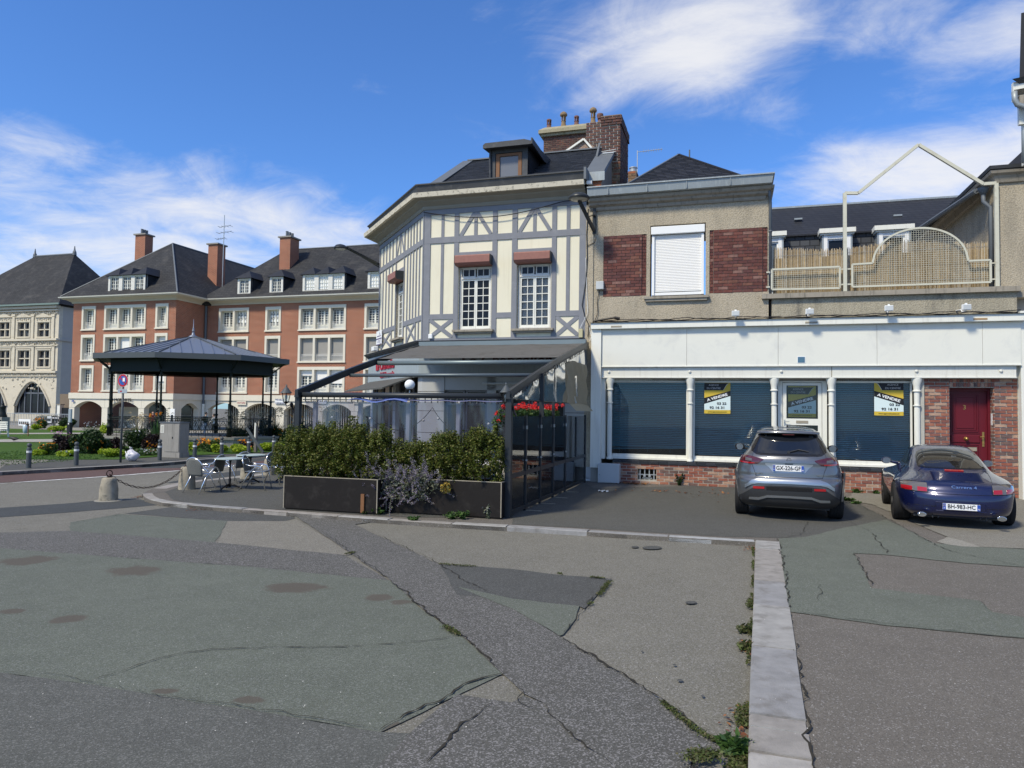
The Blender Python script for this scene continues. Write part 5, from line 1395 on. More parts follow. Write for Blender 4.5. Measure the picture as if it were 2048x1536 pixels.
for(x0,x1,y0,dark)in((1475,1573,456,0),(1638,1711,457,1),(1748,1828,456,2)):
 u0,zt=bp(x0,y0,VB-.5);u1,_=bp(x1,y0,VB-.5);zt=bp(1675,457,VB-.5)[1]
 m=MB();m.box(u0,u1,VB-.62,VB,zt-.16,zt);m.box(u0+.05,u1-.05,VB-.55,VB,zt-.22,zt-.16)
 dm_=part('dormer',m,white_paint,bb)
 m=MB();m.box(u0+.10,u0+.16,VB-.5,VB,zt-2.3,zt-.22);m.box(u1-.16,u1-.10,VB-.5,VB,zt-2.3,zt-.22);part('cheek',m,zinc,dm_)
 m=MB();m.box(u0+.16,u0+.28,VB-.5,VB-.4,zt-2.3,zt-.22);m.box(u1-.28,u1-.16,VB-.5,VB-.4,zt-2.3,zt-.22);m.box(u0+.28,u1-.28,VB-.48,VB-.4,zt-.36,zt-.22);part('frame',m,white_plastic,dm_)
 m=MB();wall_holes(m,u0+.28,u1-.28,zt-2.3,zt-.36,VB-.42,VB-.37,[(u0+.33,u1-.33,zt-2.2,zt-.41)]);part('sash',m,white_plastic,dm_)
 m=MB();m.box(u0+.3,u1-.3,VB-.39,VB-.385,zt-2.25,zt-.36);part('pane',m,dark_glass if dark else NB('pale_glass').done((.10,.12,.135),.1,0,None),dm_)
rw=thing('rendered_house','beige rendered house at the right edge with a sloping wing behind the cream railing','house',(5.55,17.7,4))
w=MB();w.box(5.53,12,FV+.02,24,4.42,7.0);part('wall',w,roughcast,rw)
w=MB();w.prism([(5.60,17.9,4.5),(5.60,17.9,6.82),(5.60,22.4,7.2),(5.60,22.4,4.5)],(-.02,0,0));part('wing_wall',w,_roughcast('grey_roughcast',(.30,.27,.22),.4,.5),rw)
pr_=[(0,6.78),(-.05,6.80),(-.07,6.86),(-.10,6.94),(-.16,6.98),(-.18,7.04),(0,7.06)]
rows=[[(5.53+dv,24,z)for dv,z in pr_],[(5.53+dv,FV+.02+dv,z)for dv,z in pr_],[(12,FV+.02+dv,z)for dv,z in pr_]]
part('cornice',MB().grid(rows),cement,rw)
rows=[[(5.42+d,24,z)for d,z in((.0,7.05),(-.08,7.06),(-.10,7.13),(.0,7.14),(.6,7.16))],[(5.42+d,FV-.1+d,z)for d,z in((.0,7.05),(-.08,7.06),(-.10,7.13),(.0,7.14),(.6,7.16))],[(12,FV-.1+d,z)for d,z in((.0,7.05),(-.08,7.06),(-.10,7.13),(.0,7.14),(.6,7.16))]]
part('gutter',MB().grid(rows),zinc_dark,rw)
w=MB();w.poly([(5.7,17.9,7.16),(12,17.9,7.16),(12,21.5,9.8),(8.4,21.5,9.8)]);part('roof',w,slate_dark,rw)
e0=up0=(5.30,22.3,7.18);e1=(5.42,18.2,6.93)
w=MB();w.add([(5.02,22.5,7.02),(5.2,18.0,6.78),(5.62,18.0,6.92),(5.62,22.5,7.25),(5.02,22.5,6.94),(5.2,18.0,6.70)],[(0,1,2,3),(4,5,1,0),(4,0,3),(5,2,1)]);part('wing_roof',w,slate_dark,rw)
w=MB();w.tube([(5.03,22.5,6.98),(5.21,18.0,6.74)],.06,8);part('wing_gutter',w,lead,rw)
w=MB();w.lathe([(.05,0),(.09,.08),(.11,.12),(.11,.15)],(5.30,17.85,6.60),12);w.tube([(5.30,17.85,6.62),(5.30,17.85,6.45),(5.42,17.8,6.3),(5.42,17.8,4.55)],.045,10);part('downpipe',w,lead,rw,smooth=True)
w=MB();w.add([(5.575,18.4,5.2),(5.575,19.6,5.2),(5.575,19.6,5.75),(5.575,18.4,5.55)],[(0,1,2,3)]);part('skylight',w,far_glass,rw)
w=MB();w.beam((5.56,18.3,5.58),(5.56,19.7,5.82),.05,.05);part('window_head',w,galv,rw)
tz=thing('turret_house','corner of a tall white corniced house cut off by the right edge','house',(6.3,17.0,7))
def P17(x,y):return on_plane(x,y,17.0)
u_,z_=P17(2024,158)
w=MB();w.add([(u_,17.0,z_),(9,17.0,z_+.45),(9,17.3,z_+.5),(u_+.1,17.2,z_+.05),(u_+.25,17.15,z_-.12),(9,17.15,z_+.3)],[(0,1,2,3),(0,4,5,1),(0,3,4)]);part('cornice',w,zinc_dark,tz)
u2,z2=P17(2030,165);w=MB();w.box(u2,9,17.1,17.2,z2-.34,z2+.05);ob=part('frieze',w,white_paint,tz)
u3,z3=P17(2026,182);w=MB();w.add([(u3,16.95,z3),(9,16.95,z3+.35),(9,17.4,z3+.25),(u3+.1,17.2,z3-.13)],[(0,1,2,3)]);w.box(u3+.12,9,17.0,17.15,z3-.32,z3-.1);part('string_course',w,cement,tz)
w=MB();u4,z4=P17(2044,205);w.box(u4,9,17.15,17.25,z4-.4,z4+.1);w.box(u4+.08,9,17.2,17.3,7.0,z4-.3);part('wall',w,white_paint,tz)
pp=[P17(2028,184),P17(2029,200),P17(2034,210),P17(2048,214)]
w=MB();w.tube([(p[0],16.98,p[1])for p in pp]+[(pp[3][0]+.15,17.0,pp[3][1]-.2),(pp[3][0]+.02,17.05,pp[3][1]-.5),(pp[3][0]+.02,17.05,7.0)],.055,10);part('downpipe',w,zinc,tz,smooth=True)
w=MB();u5,z5=P17(2046,130);w.poly([(u5,17.2,z5-.2),(9,17.2,z5+.1),(9,17.8,z5+2),(u5+.25,17.8,z5+1.5)]);part('roof',w,slate_dark,tz)
rl=paint('cream_railing',(.55,.54,.44),.5,var=.08,dirt=(.25,.2,.12),dirt_amt=.3,ds=7)
tr=thing('terrace_railing','cream steel railing with a pointed gable outline and mesh panels on the shop terrace','railing',(2.5,17.5,4.53))
VT=FV-.02
def bar(pts,wd,name='frame_bar',d=None,v=VT):
 m=MB()
 for(a,b)in zip(pts,pts[1:]):m.beam((a[0],v,a[1]),(b[0],v,b[1]),wd,d or wd,(0,1,0))
 return part(name,m,rl,tr)
OP=[(2.49,4.54),(2.49,6.80),(2.77,6.78),(4.0,7.78),(5.25,6.79),(5.49,6.79),(5.49,4.54)]
for i,(a,b)in enumerate(zip(OP,OP[1:])):
 bar([a,b],.075 if i in(0,5)else .065,'post' if i in(0,5)else 'frame_bar')
left=[(.92,4.64),(.92,5.11),(2.38,5.11),(2.38,4.62),(.92,4.64)]
bar(left,.04,'panel_frame')
AR=[(3.06,5.16)]+[(4.0-.93*math.cos(t),5.16+.74*math.sin(t)*(1 if t>.25 else 1))for t in[PI*k/26 for k in range(1,26)]]+[(4.95,5.12)]
rp=[(2.64,4.64),(2.64,5.15)]+AR+[(5.37,5.12),(5.37,4.64),(2.64,4.64)]
bar(rp,.04,'panel_frame')
def top_at(x):
 if x<3.06 or x>4.94:return 5.13
 return 5.16+.74*math.sqrt(max(0,1-((x-4.0)/.93)**2))
m=MB();x=.96
g_=.0485
while x<2.36:m.box(x-.0025,x+.0025,VT-.003,VT+.003,4.64,5.1);x+=g_
z=4.68
while z<5.1:m.box(.93,2.37,VT-.006,VT-.001,z-.0025,z+.0025);z+=g_
part('wire_mesh',m,rl,tr)
m=MB();x=2.68
while x<5.36:m.box(x-.0025,x+.0025,VT-.003,VT+.003,4.65,top_at(x));x+=g_
z=4.69
while z<5.88:
 if z<5.13:a,b=2.65,5.36
 else:
  q=.93*math.sqrt(max(0,1-((z-5.16)/.74)**2))if z>5.16 else .93;a,b=4-q,4+q
 m.box(a,b,VT-.006,VT-.001,z-.0025,z+.0025);z+=g_
part('wire_mesh',m,rl,tr)
m=MB()
for a,b in((.80,.92),(2.38,2.64),(5.37,5.5)):
 for z in(4.70,5.05):m.box(a,b,VT-.012,VT+.012,z-.015,z+.015)
part('link_bar',m,rl,tr)
reed=stones('reed',[(.42,.31,.17),(.50,.39,.23),(.36,.27,.16),(.46,.38,.27),(.33,.24,.13),(.52,.46,.36)],rough=.8,bump=.1,var=.15)
sc=thing('reed_screen','reed fencing tied behind the cream terrace railing, ragged along the top','screen',(.95,FV+.15,4.53))
for name,a0,a1 in(('reeds',.96,2.46),('reeds',2.52,5.44)):
 m=MB();x=a0
 while x<a1:
  r=random.uniform(.004,.0085);h=5.60+.05*math.sin(x*2.1)+random.uniform(-.045,.03);
  v=FV+.12+random.uniform(-.012,.012);lean=random.uniform(-.010,.010)
  m.cyl((x,v,4.53),(x+lean,v,h),r,r*.8,5,False);x+=r*1.75
 part(name,m,reed,sc,kind='stuff')
m=MB()
for z in(4.75,5.1,5.45):m.tube([(.95,FV+.10,z),(5.45,FV+.10,z)],.003,4)
part('binding_wire',m,galv,sc)
m=MB();m.box(.95,5.45,FV+.15,FV+.155,4.53,5.4);part('inner_layer',m,reed,sc)
rail_white=paint('balcony_white',(.70,.70,.67),.5,var=.03)
blind_grey=paint('roller_blind_grey',(.28,.27,.25),.7,var=.1)
surround_mat=stone_cream
shade_glass=far_glass
def tall_window(root,u0,u1,z0,z1,v,blind=0.0,blindmat=None,bars=5,paper=False):
 """french window in a reveal at depth v, opening u0..u1"""
 m=MB();f=.07
 m.box(u0,u0+f,v+.38,v+.46,z0,z1);m.box(u1-f,u1,v+.38,v+.46,z0,z1);m.box(u0+f,u1-f,v+.38,v+.46,z1-.1,z1);m.box(u0+f,u1-f,v+.38,v+.46,z0,z0+.45)
 c=(u0+u1)/2;m.box(c-.08,c+.08,v+.36,v+.44,z0,z1-.1)
 g0,g1=z0+.45,z1-.1
 for k in range(1,bars+1):
  z=g0+(g1-g0)*k/(bars+1);m.box(u0+f,u1-f,v+.39,v+.43,z-.022,z+.022)
 for a,b in((u0+f,c-.08),(c+.08,u1-f)):q=(a+b)/2;m.box(q-.022,q+.022,v+.385,v+.435,g0,g1)
 w_=part('window',m,white_paint,root)
 part('pane',MB().box(u0+f,u1-f,v+.42,v+.425,g0,g1),far_glass,w_)
 if blind>0:
  zb_=z1-(z1-z0)*blind
  part('roller_blind',MB().box(u0+.02,u1-.02,v+.25,v+.28,zb_,z1),blindmat or blind_grey,w_)
 if paper:
  m=MB()
  for i in range(2):
   for j in range(4):
    a=u0+f+.06+i*(c-u0)*.5;
    m.box(a,a+.16,v+.375,v+.38,g0+.35+j*.42,g0+.62+j*.42)
    m.box(a+(c-u0),a+(c-u0)+.16,v+.375,v+.38,g0+.35+j*.42,g0+.62+j*.42)
  part('paper_sheets',m,white_plastic,w_)
 m=MB()
 for z in(z0+.50,z0+.62):m.box(u0,u1,v+.10,v+.13,z,z+.03)
 n=max(4,int((u1-u0)/.11))
 for k in range(n+1):x=u0+(u1-u0)*k/n;m.box(x-.012,x+.012,v+.105,v+.125,z0+.06,z0+.50)
 m.box(u0,u1,v+.10,v+.13,z0+.05,z0+.08)
 part('balcony_rail',m,rail_white,w_)
 return w_
def block(root,u0,u1,v,cols,rows,z_top,blinds):
 """brick front with stone-framed windows. cols: list of (a, b, n openings)"""
 holes=[];
 for a,b,n in cols:
  for r0,r1 in rows:holes.append((a,b,r0,r1))
 m=wall_holes(MB(),u0,u1,2.75,z_top,v,v+.5,holes);part('wall',m,far_brick,root)
 for ci,(a,b,n)in enumerate(cols):
  for ri,(r0,r1)in enumerate(rows):
   fw_=.21;op=[]
   tot=b-a-fw_*2;mull=.22;wv=(tot-mull*(n-1))/n
   for k in range(n):x=a+fw_+k*(wv+mull);op.append((x,x+wv,r0+.10,r1-.28))
   m=wall_holes(MB(),a,b,r0,r1,v-.06,v+.5,op);m.box(a-.06,b+.06,v-.12,v-.05,r0-.06,r0+.05)
   sr=part('window_surround',m,surround_mat,root)
   for k,(x0,x1,q0,q1)in enumerate(op):
    bl=blinds.get((ci,ri,k),(0,None));tall_window(root,x0,x1,q0,q1,v,bl[0],bl[1],paper=bl[0]<0)
wb_=shutter_white
R1=[(3.08,5.55),(5.98,8.50),(8.95,11.25)]
w1=thing('brick_block','nearer brick block with a steep slate roof, left of the drain pipe','building',(-61.1,53.7,-.6))
bl={(0,0,0):(0,0),(1,1,1):(.92,wb_),(2,1,0):(.75,wb_),(2,0,0):(.6,wb_)}
block(w1,-61.1,-48.92,53.7,[(-60.0,-58.3,1),(-57.24,-52.32,3),(-51.2,-49.75,1)],R1,11.55,bl)
m=MB();m.box(-48.92,-48.42-.5,54.2,57.6,2.75,11.55);part('wall',MB().box(-49.42,-48.92,54.2,57.61,2.75,11.55),far_brick,w1)
part('wall',MB().box(-61.1,-60.6,54.2,66,-.8,11.55),far_brick,w1)
w2=thing('brick_block','longer brick block with dormers, right of the drain pipe behind the bandstand','building',(-48.9,57.6,-.6))
bl={(0,1,0):(.6,None),(0,1,1):(.8,None),(1,1,0):(.78,None),(2,1,0):(.98,None),(2,1,1):(.98,None),(2,1,2):(.95,None),(3,1,0):(.9,None),(2,0,0):(.25,wb_),(2,0,1):(.45,wb_),(2,0,2):(.6,wb_),(0,2,1):(-1,None),(1,2,0):(-1,None),(2,2,0):(.12,None),(2,2,1):(.12,None),(2,2,2):(.12,None),(3,2,0):(.12,None)}
block(w2,-48.9,-24.0,57.6,[(-47.35,-43.93,2),(-42.08,-40.38,1),(-38.45,-33.5,3),(-31.62,-28.3,2)],R1,11.55,bl)
def arcade(root,u0,u1,v,piers,zt=2.75,zs=1.5,zcrown=2.12,base=-1.2):
 """white arcade: piers are (a, b) solid parts; segmental arches between"""
 m=MB();m.box(u0-.1,u1+.1,v-.12,v+.6,2.35,2.9-.0);part('stone_band',m,surround_mat,root)
 m=MB()
 P=sorted(piers)
 for a,b in P:m.box(a,b,v,v+.6,base,zs)
 for(a,b),(c,d)in zip(P,P[1:]):
  pts=[(a+b)/2,(c+d)/2]
  arc=[(b+(c-b)*k/12,v,zs+(zcrown-zs)*math.sin(PI*k/12)**.8)for k in range(13)]
  top=[(c,v,2.35),(b,v,2.35)]
  for k in range(12):m.prism([arc[k],arc[k+1],(arc[k+1][0],v,2.35),(arc[k][0],v,2.35)],(0,.6,0))
 for a,b in P:m.box(a,b,v,v+.6,zs,2.35)
 part('arcade',m,surround_mat,root)
 m=MB()
 for a,b in P:m.box(a-.02,b+.02,v-.015,v,zs-.015,zs+.01);m.box((a+b)/2-.01,(a+b)/2+.01,v-.008,v,zs,2.35)
 part('joint_line',m,mortar,root)
P1=[(-61.2,-60.54),(-57.18,-56.5),(-52.85,-52.2),(-49.66,-48.92)]
arcade(w1,-61.1,-48.92,53.7,P1)
P2=[(-48.9,-48.3),(-44.83,-44.1),(-40.67,-39.81),(-36.4,-35.72),(-32.79,-32.14),(-28.8,-28.1),(-24.6,-23.9)]
arcade(w2,-48.9,-24,57.6,P2)
m=MB();m.box(-49.5,-48.92+.1,54.3,57.5,2.35,2.9);m.box(-49.5,-48.92,54.3,54.75,-1.2,2.35);m.box(-49.5,-48.92,57.0,57.6,-1.2,2.35)
for k in range(10):
 a0,a1=54.75+2.25*k/10,54.75+2.25*(k+1)/10;h0,h1=1.5+.55*math.sin(PI*k/10),1.5+.55*math.sin(PI*(k+1)/10)
 m.prism([(-49.5,a0,h0),(-49.5,a1,h1),(-49.5,a1,2.35),(-49.5,a0,2.35)],(.58,0,0))
part('arcade',m,surround_mat,w1)
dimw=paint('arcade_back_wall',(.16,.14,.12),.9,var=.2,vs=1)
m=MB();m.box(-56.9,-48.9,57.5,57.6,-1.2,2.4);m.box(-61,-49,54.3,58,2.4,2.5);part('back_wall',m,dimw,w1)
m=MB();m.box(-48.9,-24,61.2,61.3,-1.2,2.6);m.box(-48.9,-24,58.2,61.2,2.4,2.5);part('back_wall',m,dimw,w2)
sh=NB('dark_shop_glass').done((.02,.022,.025),.1,0,None)
for a,b in((-56.3,-53.2),(-52.0,-50.0)):
 m=MB();wall_holes(m,a,b,-.6,1.9,57.4,57.5,[(a+.1,b-.1,.9,1.8),(a+.1,b-.1,-.4,.8)]);q=part('shop_window',m,concrete_grey,w1);part('pane',MB().box(a+.1,b-.1,57.43,57.44,-.4,1.8),sh,q)
for a,b in((-48.2,-46.6),(-43.9,-42.4),(-35.6,-33.0),(-31.9,-29.5)):
 q=part('shop_window',MB().box(a,b,61.1,61.2,-.8,1.7),sh,w2)
m=MB();u=-46.2
while u<-33:
 m.box(u,u+.05,58.6,58.66,-.7,2.4);u+=.24+random.uniform(-.05,.05)
part('vertical_rods',m,stone_cream,w2)
for root,u0,u1,v,ret in((w1,-61.1,-48.92,53.7,1),(w2,-48.2,-24,57.6,0)):
 pr=[(0,11.55),(-.10,11.55),(-.12,11.66),(-.45,11.85),(-.75,11.9),(-.78,11.98)]
 gt=[(-.74,11.98),(-.92,12.0),(-.95,12.10),(-.80,12.12),(-.6,12.12)]
 for nm,P_,mt in(('eaves',pr,stone_cream if False else paint('eaves_cream',(.50,.46,.37),.85,var=.1)),('gutter',gt,paint('pale_gutter',(.62,.61,.55),.6,var=.05))):
  rows=[]
  if ret:rows.append([(u0+dv,v+10,z)for dv,z in P_]);rows.append([(u0+dv,v+dv,z)for dv,z in P_])
  else:rows.append([(u0,v+dv,z)for dv,z in P_])
  if ret:rows.append([(u1-dv,v+dv,z)for dv,z in P_]);rows.append([(u1-dv,v+3.9-.7,z)for dv,z in P_])
  else:rows.append([(u1,v+dv,z)for dv,z in P_])
  part(nm,MB().grid(rows),mt,root)
um=-55.0
def vfind(x,y,u):
 d=ray(x,y);t=(u-_C@UW)/(d@UW);P=_C+d*t;return float(P@NW),float(P[2])
va,za=vfind(345,487,um)
ZE1=12.15
e=.8
A_,B_=(-61.1-e,53.7-e,ZE1),(-48.92+e,53.7-e,ZE1)
rf=MB();rf.poly([A_,B_,(um,va,za)]);rf.poly([A_,(um,va,za),(um,va+24,za),(A_[0],va+24,ZE1)]);rf.poly([B_,(B_[0],va+24,ZE1),(um,va+24,za),(um,va,za)])
r1=part('roof',rf,far_slate,w1)
m=MB();m.tube([B_,(um,va,za),(um,va+24,za)],.09,5);m.tube([A_,(um,va,za)],.07,5);part('ridge_cap',m,lead,r1)
zr2=17.4;vr2=63.6
zr2=on_plane(640,496,vr2)[1]
ul=on_plane(520,500,vr2)[0];ul=on_plane(590,497,vr2)[0]-1.0
A2,B2_=(-48.9,57.6-e,ZE1),(-22,57.6-e,ZE1)
uh=on_plane(508,541,61.5)[0]
rf=MB();rf.poly([A2,B2_,(-22,vr2,zr2),(ul,vr2,zr2)]);rf.poly([A2,(ul,vr2,zr2),(A2[0]-0.0,vr2+6,ZE1)]);rf.poly([(ul,vr2,zr2),(-22,vr2,zr2),(-22,vr2+7,ZE1),(ul,vr2+7,ZE1)])
r2=part('roof',rf,far_slate,w2)
m=MB();m.tube([(ul,vr2,zr2),(-22,vr2,zr2)],.09,5);part('ridge_cap',m,lead,r2)
def roof_z(root_v,v):return ZE1+(v-(root_v-e))*0
def dormer_win(root,u0,n,v,z0,z1,k=1.72,curtain=False):
 """row of n joined dormers starting at u0"""
 W1=1.45
 u1=u0+W1*n
 op=[(u0+.22+W1*i,u0+W1*(i+1)-.22,z0+.15,z1-.12)for i in range(n)]
 m=wall_holes(MB(),u0,u1,z0,z1,v,v+.3,op);d=part('dormer',m,old_white,root)
 for(a,b,c0,c1)in op:
  m=MB();wall_holes(m,a,b,c0,c1,v+.12,v+.18,[(a+.06,(a+b)/2-.05,c0+.07,c1-.06),((a+b)/2+.05,b-.06,c0+.07,c1-.06)])
  for j in range(1,4):m.box(a,b,v+.12,v+.16,c0+(c1-c0)*j/4-.018,c0+(c1-c0)*j/4+.018)
  for q in(.27,.73):x=a+(b-a)*q;m.box(x-.018,x+.018,v+.12,v+.16,c0,c1)
  part('sash',m,white_paint,d)
  part('pane',MB().box(a,b,v+.17,v+.175,c0,c1),white_plastic if curtain else far_glass,d)
 D=3.6
 m=MB();m.prism([(u0,v+.05,z0),(u0,v+.05,z1),(u0,v+2.2,z1+.02)],(.08,0,0));m.prism([(u1-.08,v+.05,z0),(u1-.08,v+.05,z1),(u1-.08,v+2.2,z1+.02)],(.08,0,0));part('cheek',m,far_slate_dark,d)
 m=MB()
 for i in range(n):
  a,b=u0+W1*i-(.25 if i==0 else 0),u0+W1*(i+1)+(.25 if i==n-1 else 0);c=(a+b)/2;zt=z1+.85
  m.add([(a,v-.22,z1),(b,v-.22,z1),(c,v+.75,zt),(c,v+D,zt),(a,v+D,z1),(b,v+D,z1)],[(0,1,2),(0,2,3,4),(1,5,3,2)])
 part('dormer_roof',m,far_slate_dark,d)
 return d
def dz(x,y,v):return on_plane(x,y,v)
dvv=53.35
a,zlo=dz(216,583,dvv);b,zhi=dz(297,550,dvv)
dormer_win(w1,a,3,dvv,12.35,14.0)
dv2=57.25
for x in(475,539):a,_=dz(x,580,dv2);dormer_win(w2,a,1,dv2,12.45,14.0)
a,_=dz(605,580,dv2);dormer_win(w2,a,3,dv2,12.45,14.05,curtain=True)
a,_=dz(735,580,dv2);dormer_win(w2,a,2,dv2,12.45,14.05,curtain=True)
def stack(root,x0,x1,ytop,v,depth,zb_,pots,lab):
 u0,zt=on_plane(x0,ytop,v);u1,_=on_plane(x1,ytop,v)
 wd=(u1-u0)*.62
 c=part('chimney',MB().box(u0,u0+wd,v,v+depth,zb_,zt-.12),far_brick,root,label=lab)
 part('chimney_cap',MB().box(u0-.15,u0+wd+.15,v-.15,v+depth+.15,zt-.14,zt),concrete_grey,c)
 m=MB()
 for k in range(pots):m.lathe([(.14,0),(.13,.5),(.15,.55)],(u0+wd*.5+.0,v+depth*(.2+.3*k),zt),8)
 if pots:part('chimney_pot',m,lead,c)
 return u0,zt
stack(w1,271,303,468,62,1.1,13,3,'chimney behind the front slope of the nearer block')
cu,cz=stack(w1,417,447,487,60.5,1.2,12.5,0,'chimney carrying the aerial')
stack(w2,560,594,473,60.5,1.5,13,3,'chimney on the longer block')
mm=MB();mu,mz=on_plane(449,430,60.3);mm.tube([(mu,60.3,13.5),(mu,60.3,mz)],.04,5)
for y,l,r_ in((453,14,18),(465,18,20),(477,22,2)):
 u_,z_=on_plane(449,y,60.3);mm.tube([(u_-l*.043,60.3,z_-.05),(u_+r_*.043,60.3,z_+.1)],.025,4)
 for q in range(4):x=u_-l*.043+(l+r_)*.043*q/3;mm.tube([(x,60.0,z_),(x,60.6,z_)],.02,4)
solo('tv_aerial',mm,galv,'tall television aerial mast beside the middle chimney of the brick blocks','aerial',(mu,60.3,13.5))
m=MB();m.tube([(-48.75,57.45,11.5),(-48.75,57.45,2.0)],.11,8);part('downpipe',m,lead,w2);m=MB();m.tube([(-48.75,57.45,2.0),(-48.75,57.45,-.9)],.13,8);part('downpipe',m,white_paint,w2)
def board(root,x,y,wpx,hpx,v,mat,txt=None,tm=None,lab='',size=.35):
 u,z=on_plane(x,y,v);k=v/1430.;wd,hh=wpx*k,hpx*k
 t=thing('shop_sign',lab,'sign',(u,v,z-hh/2));part('board',MB().box(u-wd/2,u+wd/2,v-.04,v,z-hh/2,z+hh/2),mat,t)
 for i,s_ in enumerate(txt or()):text_part('lettering',s_,size,tm,t,(u,v-.05,z+(.5*(len(txt)-1)-i)*size*1.15))
 return t
board(w1,146,802,7,4.5,53.6,paint('street_sign_blue',(.03,.07,.28),.5),('RUE',),white_plastic,'small blue enamel street name plate on the corner of the brick arcade',.12)
t=thing('wall_lettering','dark letters reading HAIR ARTS on the white arcade above the no parking sign','sign',(*on_plane(243,800,53.55)[:1],53.55,2.0));
uu,zz=on_plane(243,800,53.55);text_part('lettering','# MGR ARTS',.42,black_metal,t,(uu,53.5,zz),depth=.02)
board(w2,483,806,26,9,57.5,stone_cream,('HISTOIRE',),red_letter,'small framed shop sign with red letters over the first wide arch',.22)
board(w2,560,803,27,9,57.5,white_plastic,('MEUBLES','DEPAGE'),paint('sign_text_blue',(.05,.08,.2),.5),'white shop sign between the arches right of the bandstand',.26)
board(w2,641,803,31,9,57.5,white_plastic,('IMMOBILIER',),paint('sign_text_dark',(.05,.05,.09),.5),'white shop sign seen through the clear sheeting, left of the second timber post',.3)
board(w2,712,805,14,6,57.5,stone_cream,('Mode',),black_metal,'cream shop sign at the right end of the arcade, behind the clear sheeting',.28)
m_=thing('wall_panel','white advertising panel with a dark column of print on the corner pier of the nearer block','sign',(*on_plane(344,815,53.6)[:1],53.6,0))
u_,_=on_plane(344,815,53.6);part('panel',MB().box(u_-.22,u_+.3,53.60,53.68,-.6,1.5),white_plastic,m_);part('print',MB().box(u_-.08,u_+.16,53.58,53.60,-.5,.95),anthracite,m_)
VS=76.0
sh_=thing('stone_house','carved limestone house with mullioned windows, pointed ground floor arches and a steep slate roof','house',(-100,VS,-.8))
def sp(x,y,v=VS):return on_plane(x,y,v)
ur,zt=sp(119,612);ulft=ur-22
zc1=sp(60,680)[1]
zA=sp(60,752)[1];
ZB=-1.2
holes=[];wins=[]
for x0,x1 in((-2,19),(36.5,58.5),(76,98.5),(-42,-20)):
 for y0,y1 in((646,673),(702,733)):
  a,z1_=sp(x0,y0);b,z0_=sp(x1,y1);holes.append((a,b,z0_,z1_));wins.append((a,b,z0_,z1_))
m=wall_holes(MB(),ulft,ur,zA,zt,VS,VS+.6,holes);part('wall',m,stone_house,sh_)
for(a,b,z0_,z1_)in wins:
 m=MB();c=(a+b)/2;zz_=z0_+(z1_-z0_)*.52;m.box(c-.07,c+.07,VS+.1,VS+.3,z0_,z1_);m.box(a,b,VS+.1,VS+.3,zz_-.07,zz_+.07)
 m.box(a-.25,b+.25,VS-.12,VS,z0_-.18,z0_);m.box(a-.16,a,VS-.08,VS,z0_,z1_+.1);m.box(b,b+.16,VS-.08,VS,z0_,z1_+.1);m.box(a-.2,b+.2,VS-.12,VS,z1_+.1,z1_+.22)
 wi_=part('window',m,stone_house,sh_);part('pane',MB().box(a,b,VS+.4,VS+.42,z0_,z1_),far_glass,wi_)
 m=MB();m.prism([(a-.45,VS-.2,z1_+.75),(b+.45,VS-.2,z1_+.75),(c,VS-.2,z1_+1.35)],(0,.2,0))if z0_>zc1-0.0 else m.box(a-.4,b+.4,VS-.12,VS,z1_+.35,z1_+.6)
 for q in range(7):x=a-.1+(b-a+.2)*q/6;m.sphere((x,VS-.03,z1_+.42+.1*(q%2)),.12,6,4)
 part('pediment',m,stone_house,wi_)
for x in(29,67,108,-12):
 for y0,y1 in((633,677),(693,737)):
  u_,za_=sp(x,y0);_,zb_=sp(x,y1);m=MB();m.box(u_-.22,u_+.22,VS-.14,VS,zb_,za_);m.box(u_-.32,u_+.32,VS-.2,VS,za_,za_+.3);m.box(u_-.3,u_+.3,VS-.2,VS,zb_-.2,zb_);part('pilaster',m,stone_house,sh_)
m=MB()
for y,h,pr in((616,.35,.55),(622,.2,.35),(680,.28,.4),(692,.12,.2),(744,.28,.35),(752,.12,.2)):
 _,z=sp(60,y);m.box(ulft,ur+.1,VS-pr,VS+.1,z-h/2,z+h/2)
part('string_course',m,stone_house,sh_)
m=MB()
for y in(627,686,748):
 _,z=sp(60,y);x=ulft
 while x<ur:m.sphere((x,VS-.05,z+.12*math.sin(x*5)),.16,6,4);x+=.34
for k in range(110):
 x=random.uniform(ulft+3,ur-.4);z=sp(60,760)[1]+random.uniform(-1.3,.6);m.sphere((x,VS+.02,z),random.uniform(.08,.2),6,4)
part('carving',m,stone_house,sh_)
def arch_pts(cx_,w_,z0_,z1_,k=1.0,n=10):
 r=w_/2;L=[]
 for i in range(n+1):
  t=i/n;x=-r+r*t;z=z0_+(z1_-z0_)*math.sin(t*PI/2)**.85;L.append((cx_+x,z))
 return L+[(2*cx_-x,z)for x,z in L[-2::-1]]
arcs=[]
for xc,x0,x1 in((66,29,101),(-12,-48,14)):
 a=sp(x0,800)[0];b=sp(x1,800)[0];arcs.append(((a+b)/2,b-a))
ztop_=sp(65,762)[1];zsp=sp(65,812)[1]
m=MB();edges=sorted(arcs)
segs=[(ulft,None)]
xs_=[ulft]+[q for c,w_ in edges for q in(c-w_/2,c+w_/2)]+[ur]
for a,b in zip(xs_[::2],xs_[1::2]):m.box(a,b,VS,VS+.6,ZB,zA)
for c,w_ in edges:
 ap=arch_pts(c,w_,zsp,ztop_)
 for p,q in zip(ap,ap[1:]):m.prism([(p[0],VS,p[1]),(q[0],VS,q[1]),(q[0],VS,zA),(p[0],VS,zA)],(0,.6,0))
part('wall',m,stone_house,sh_)
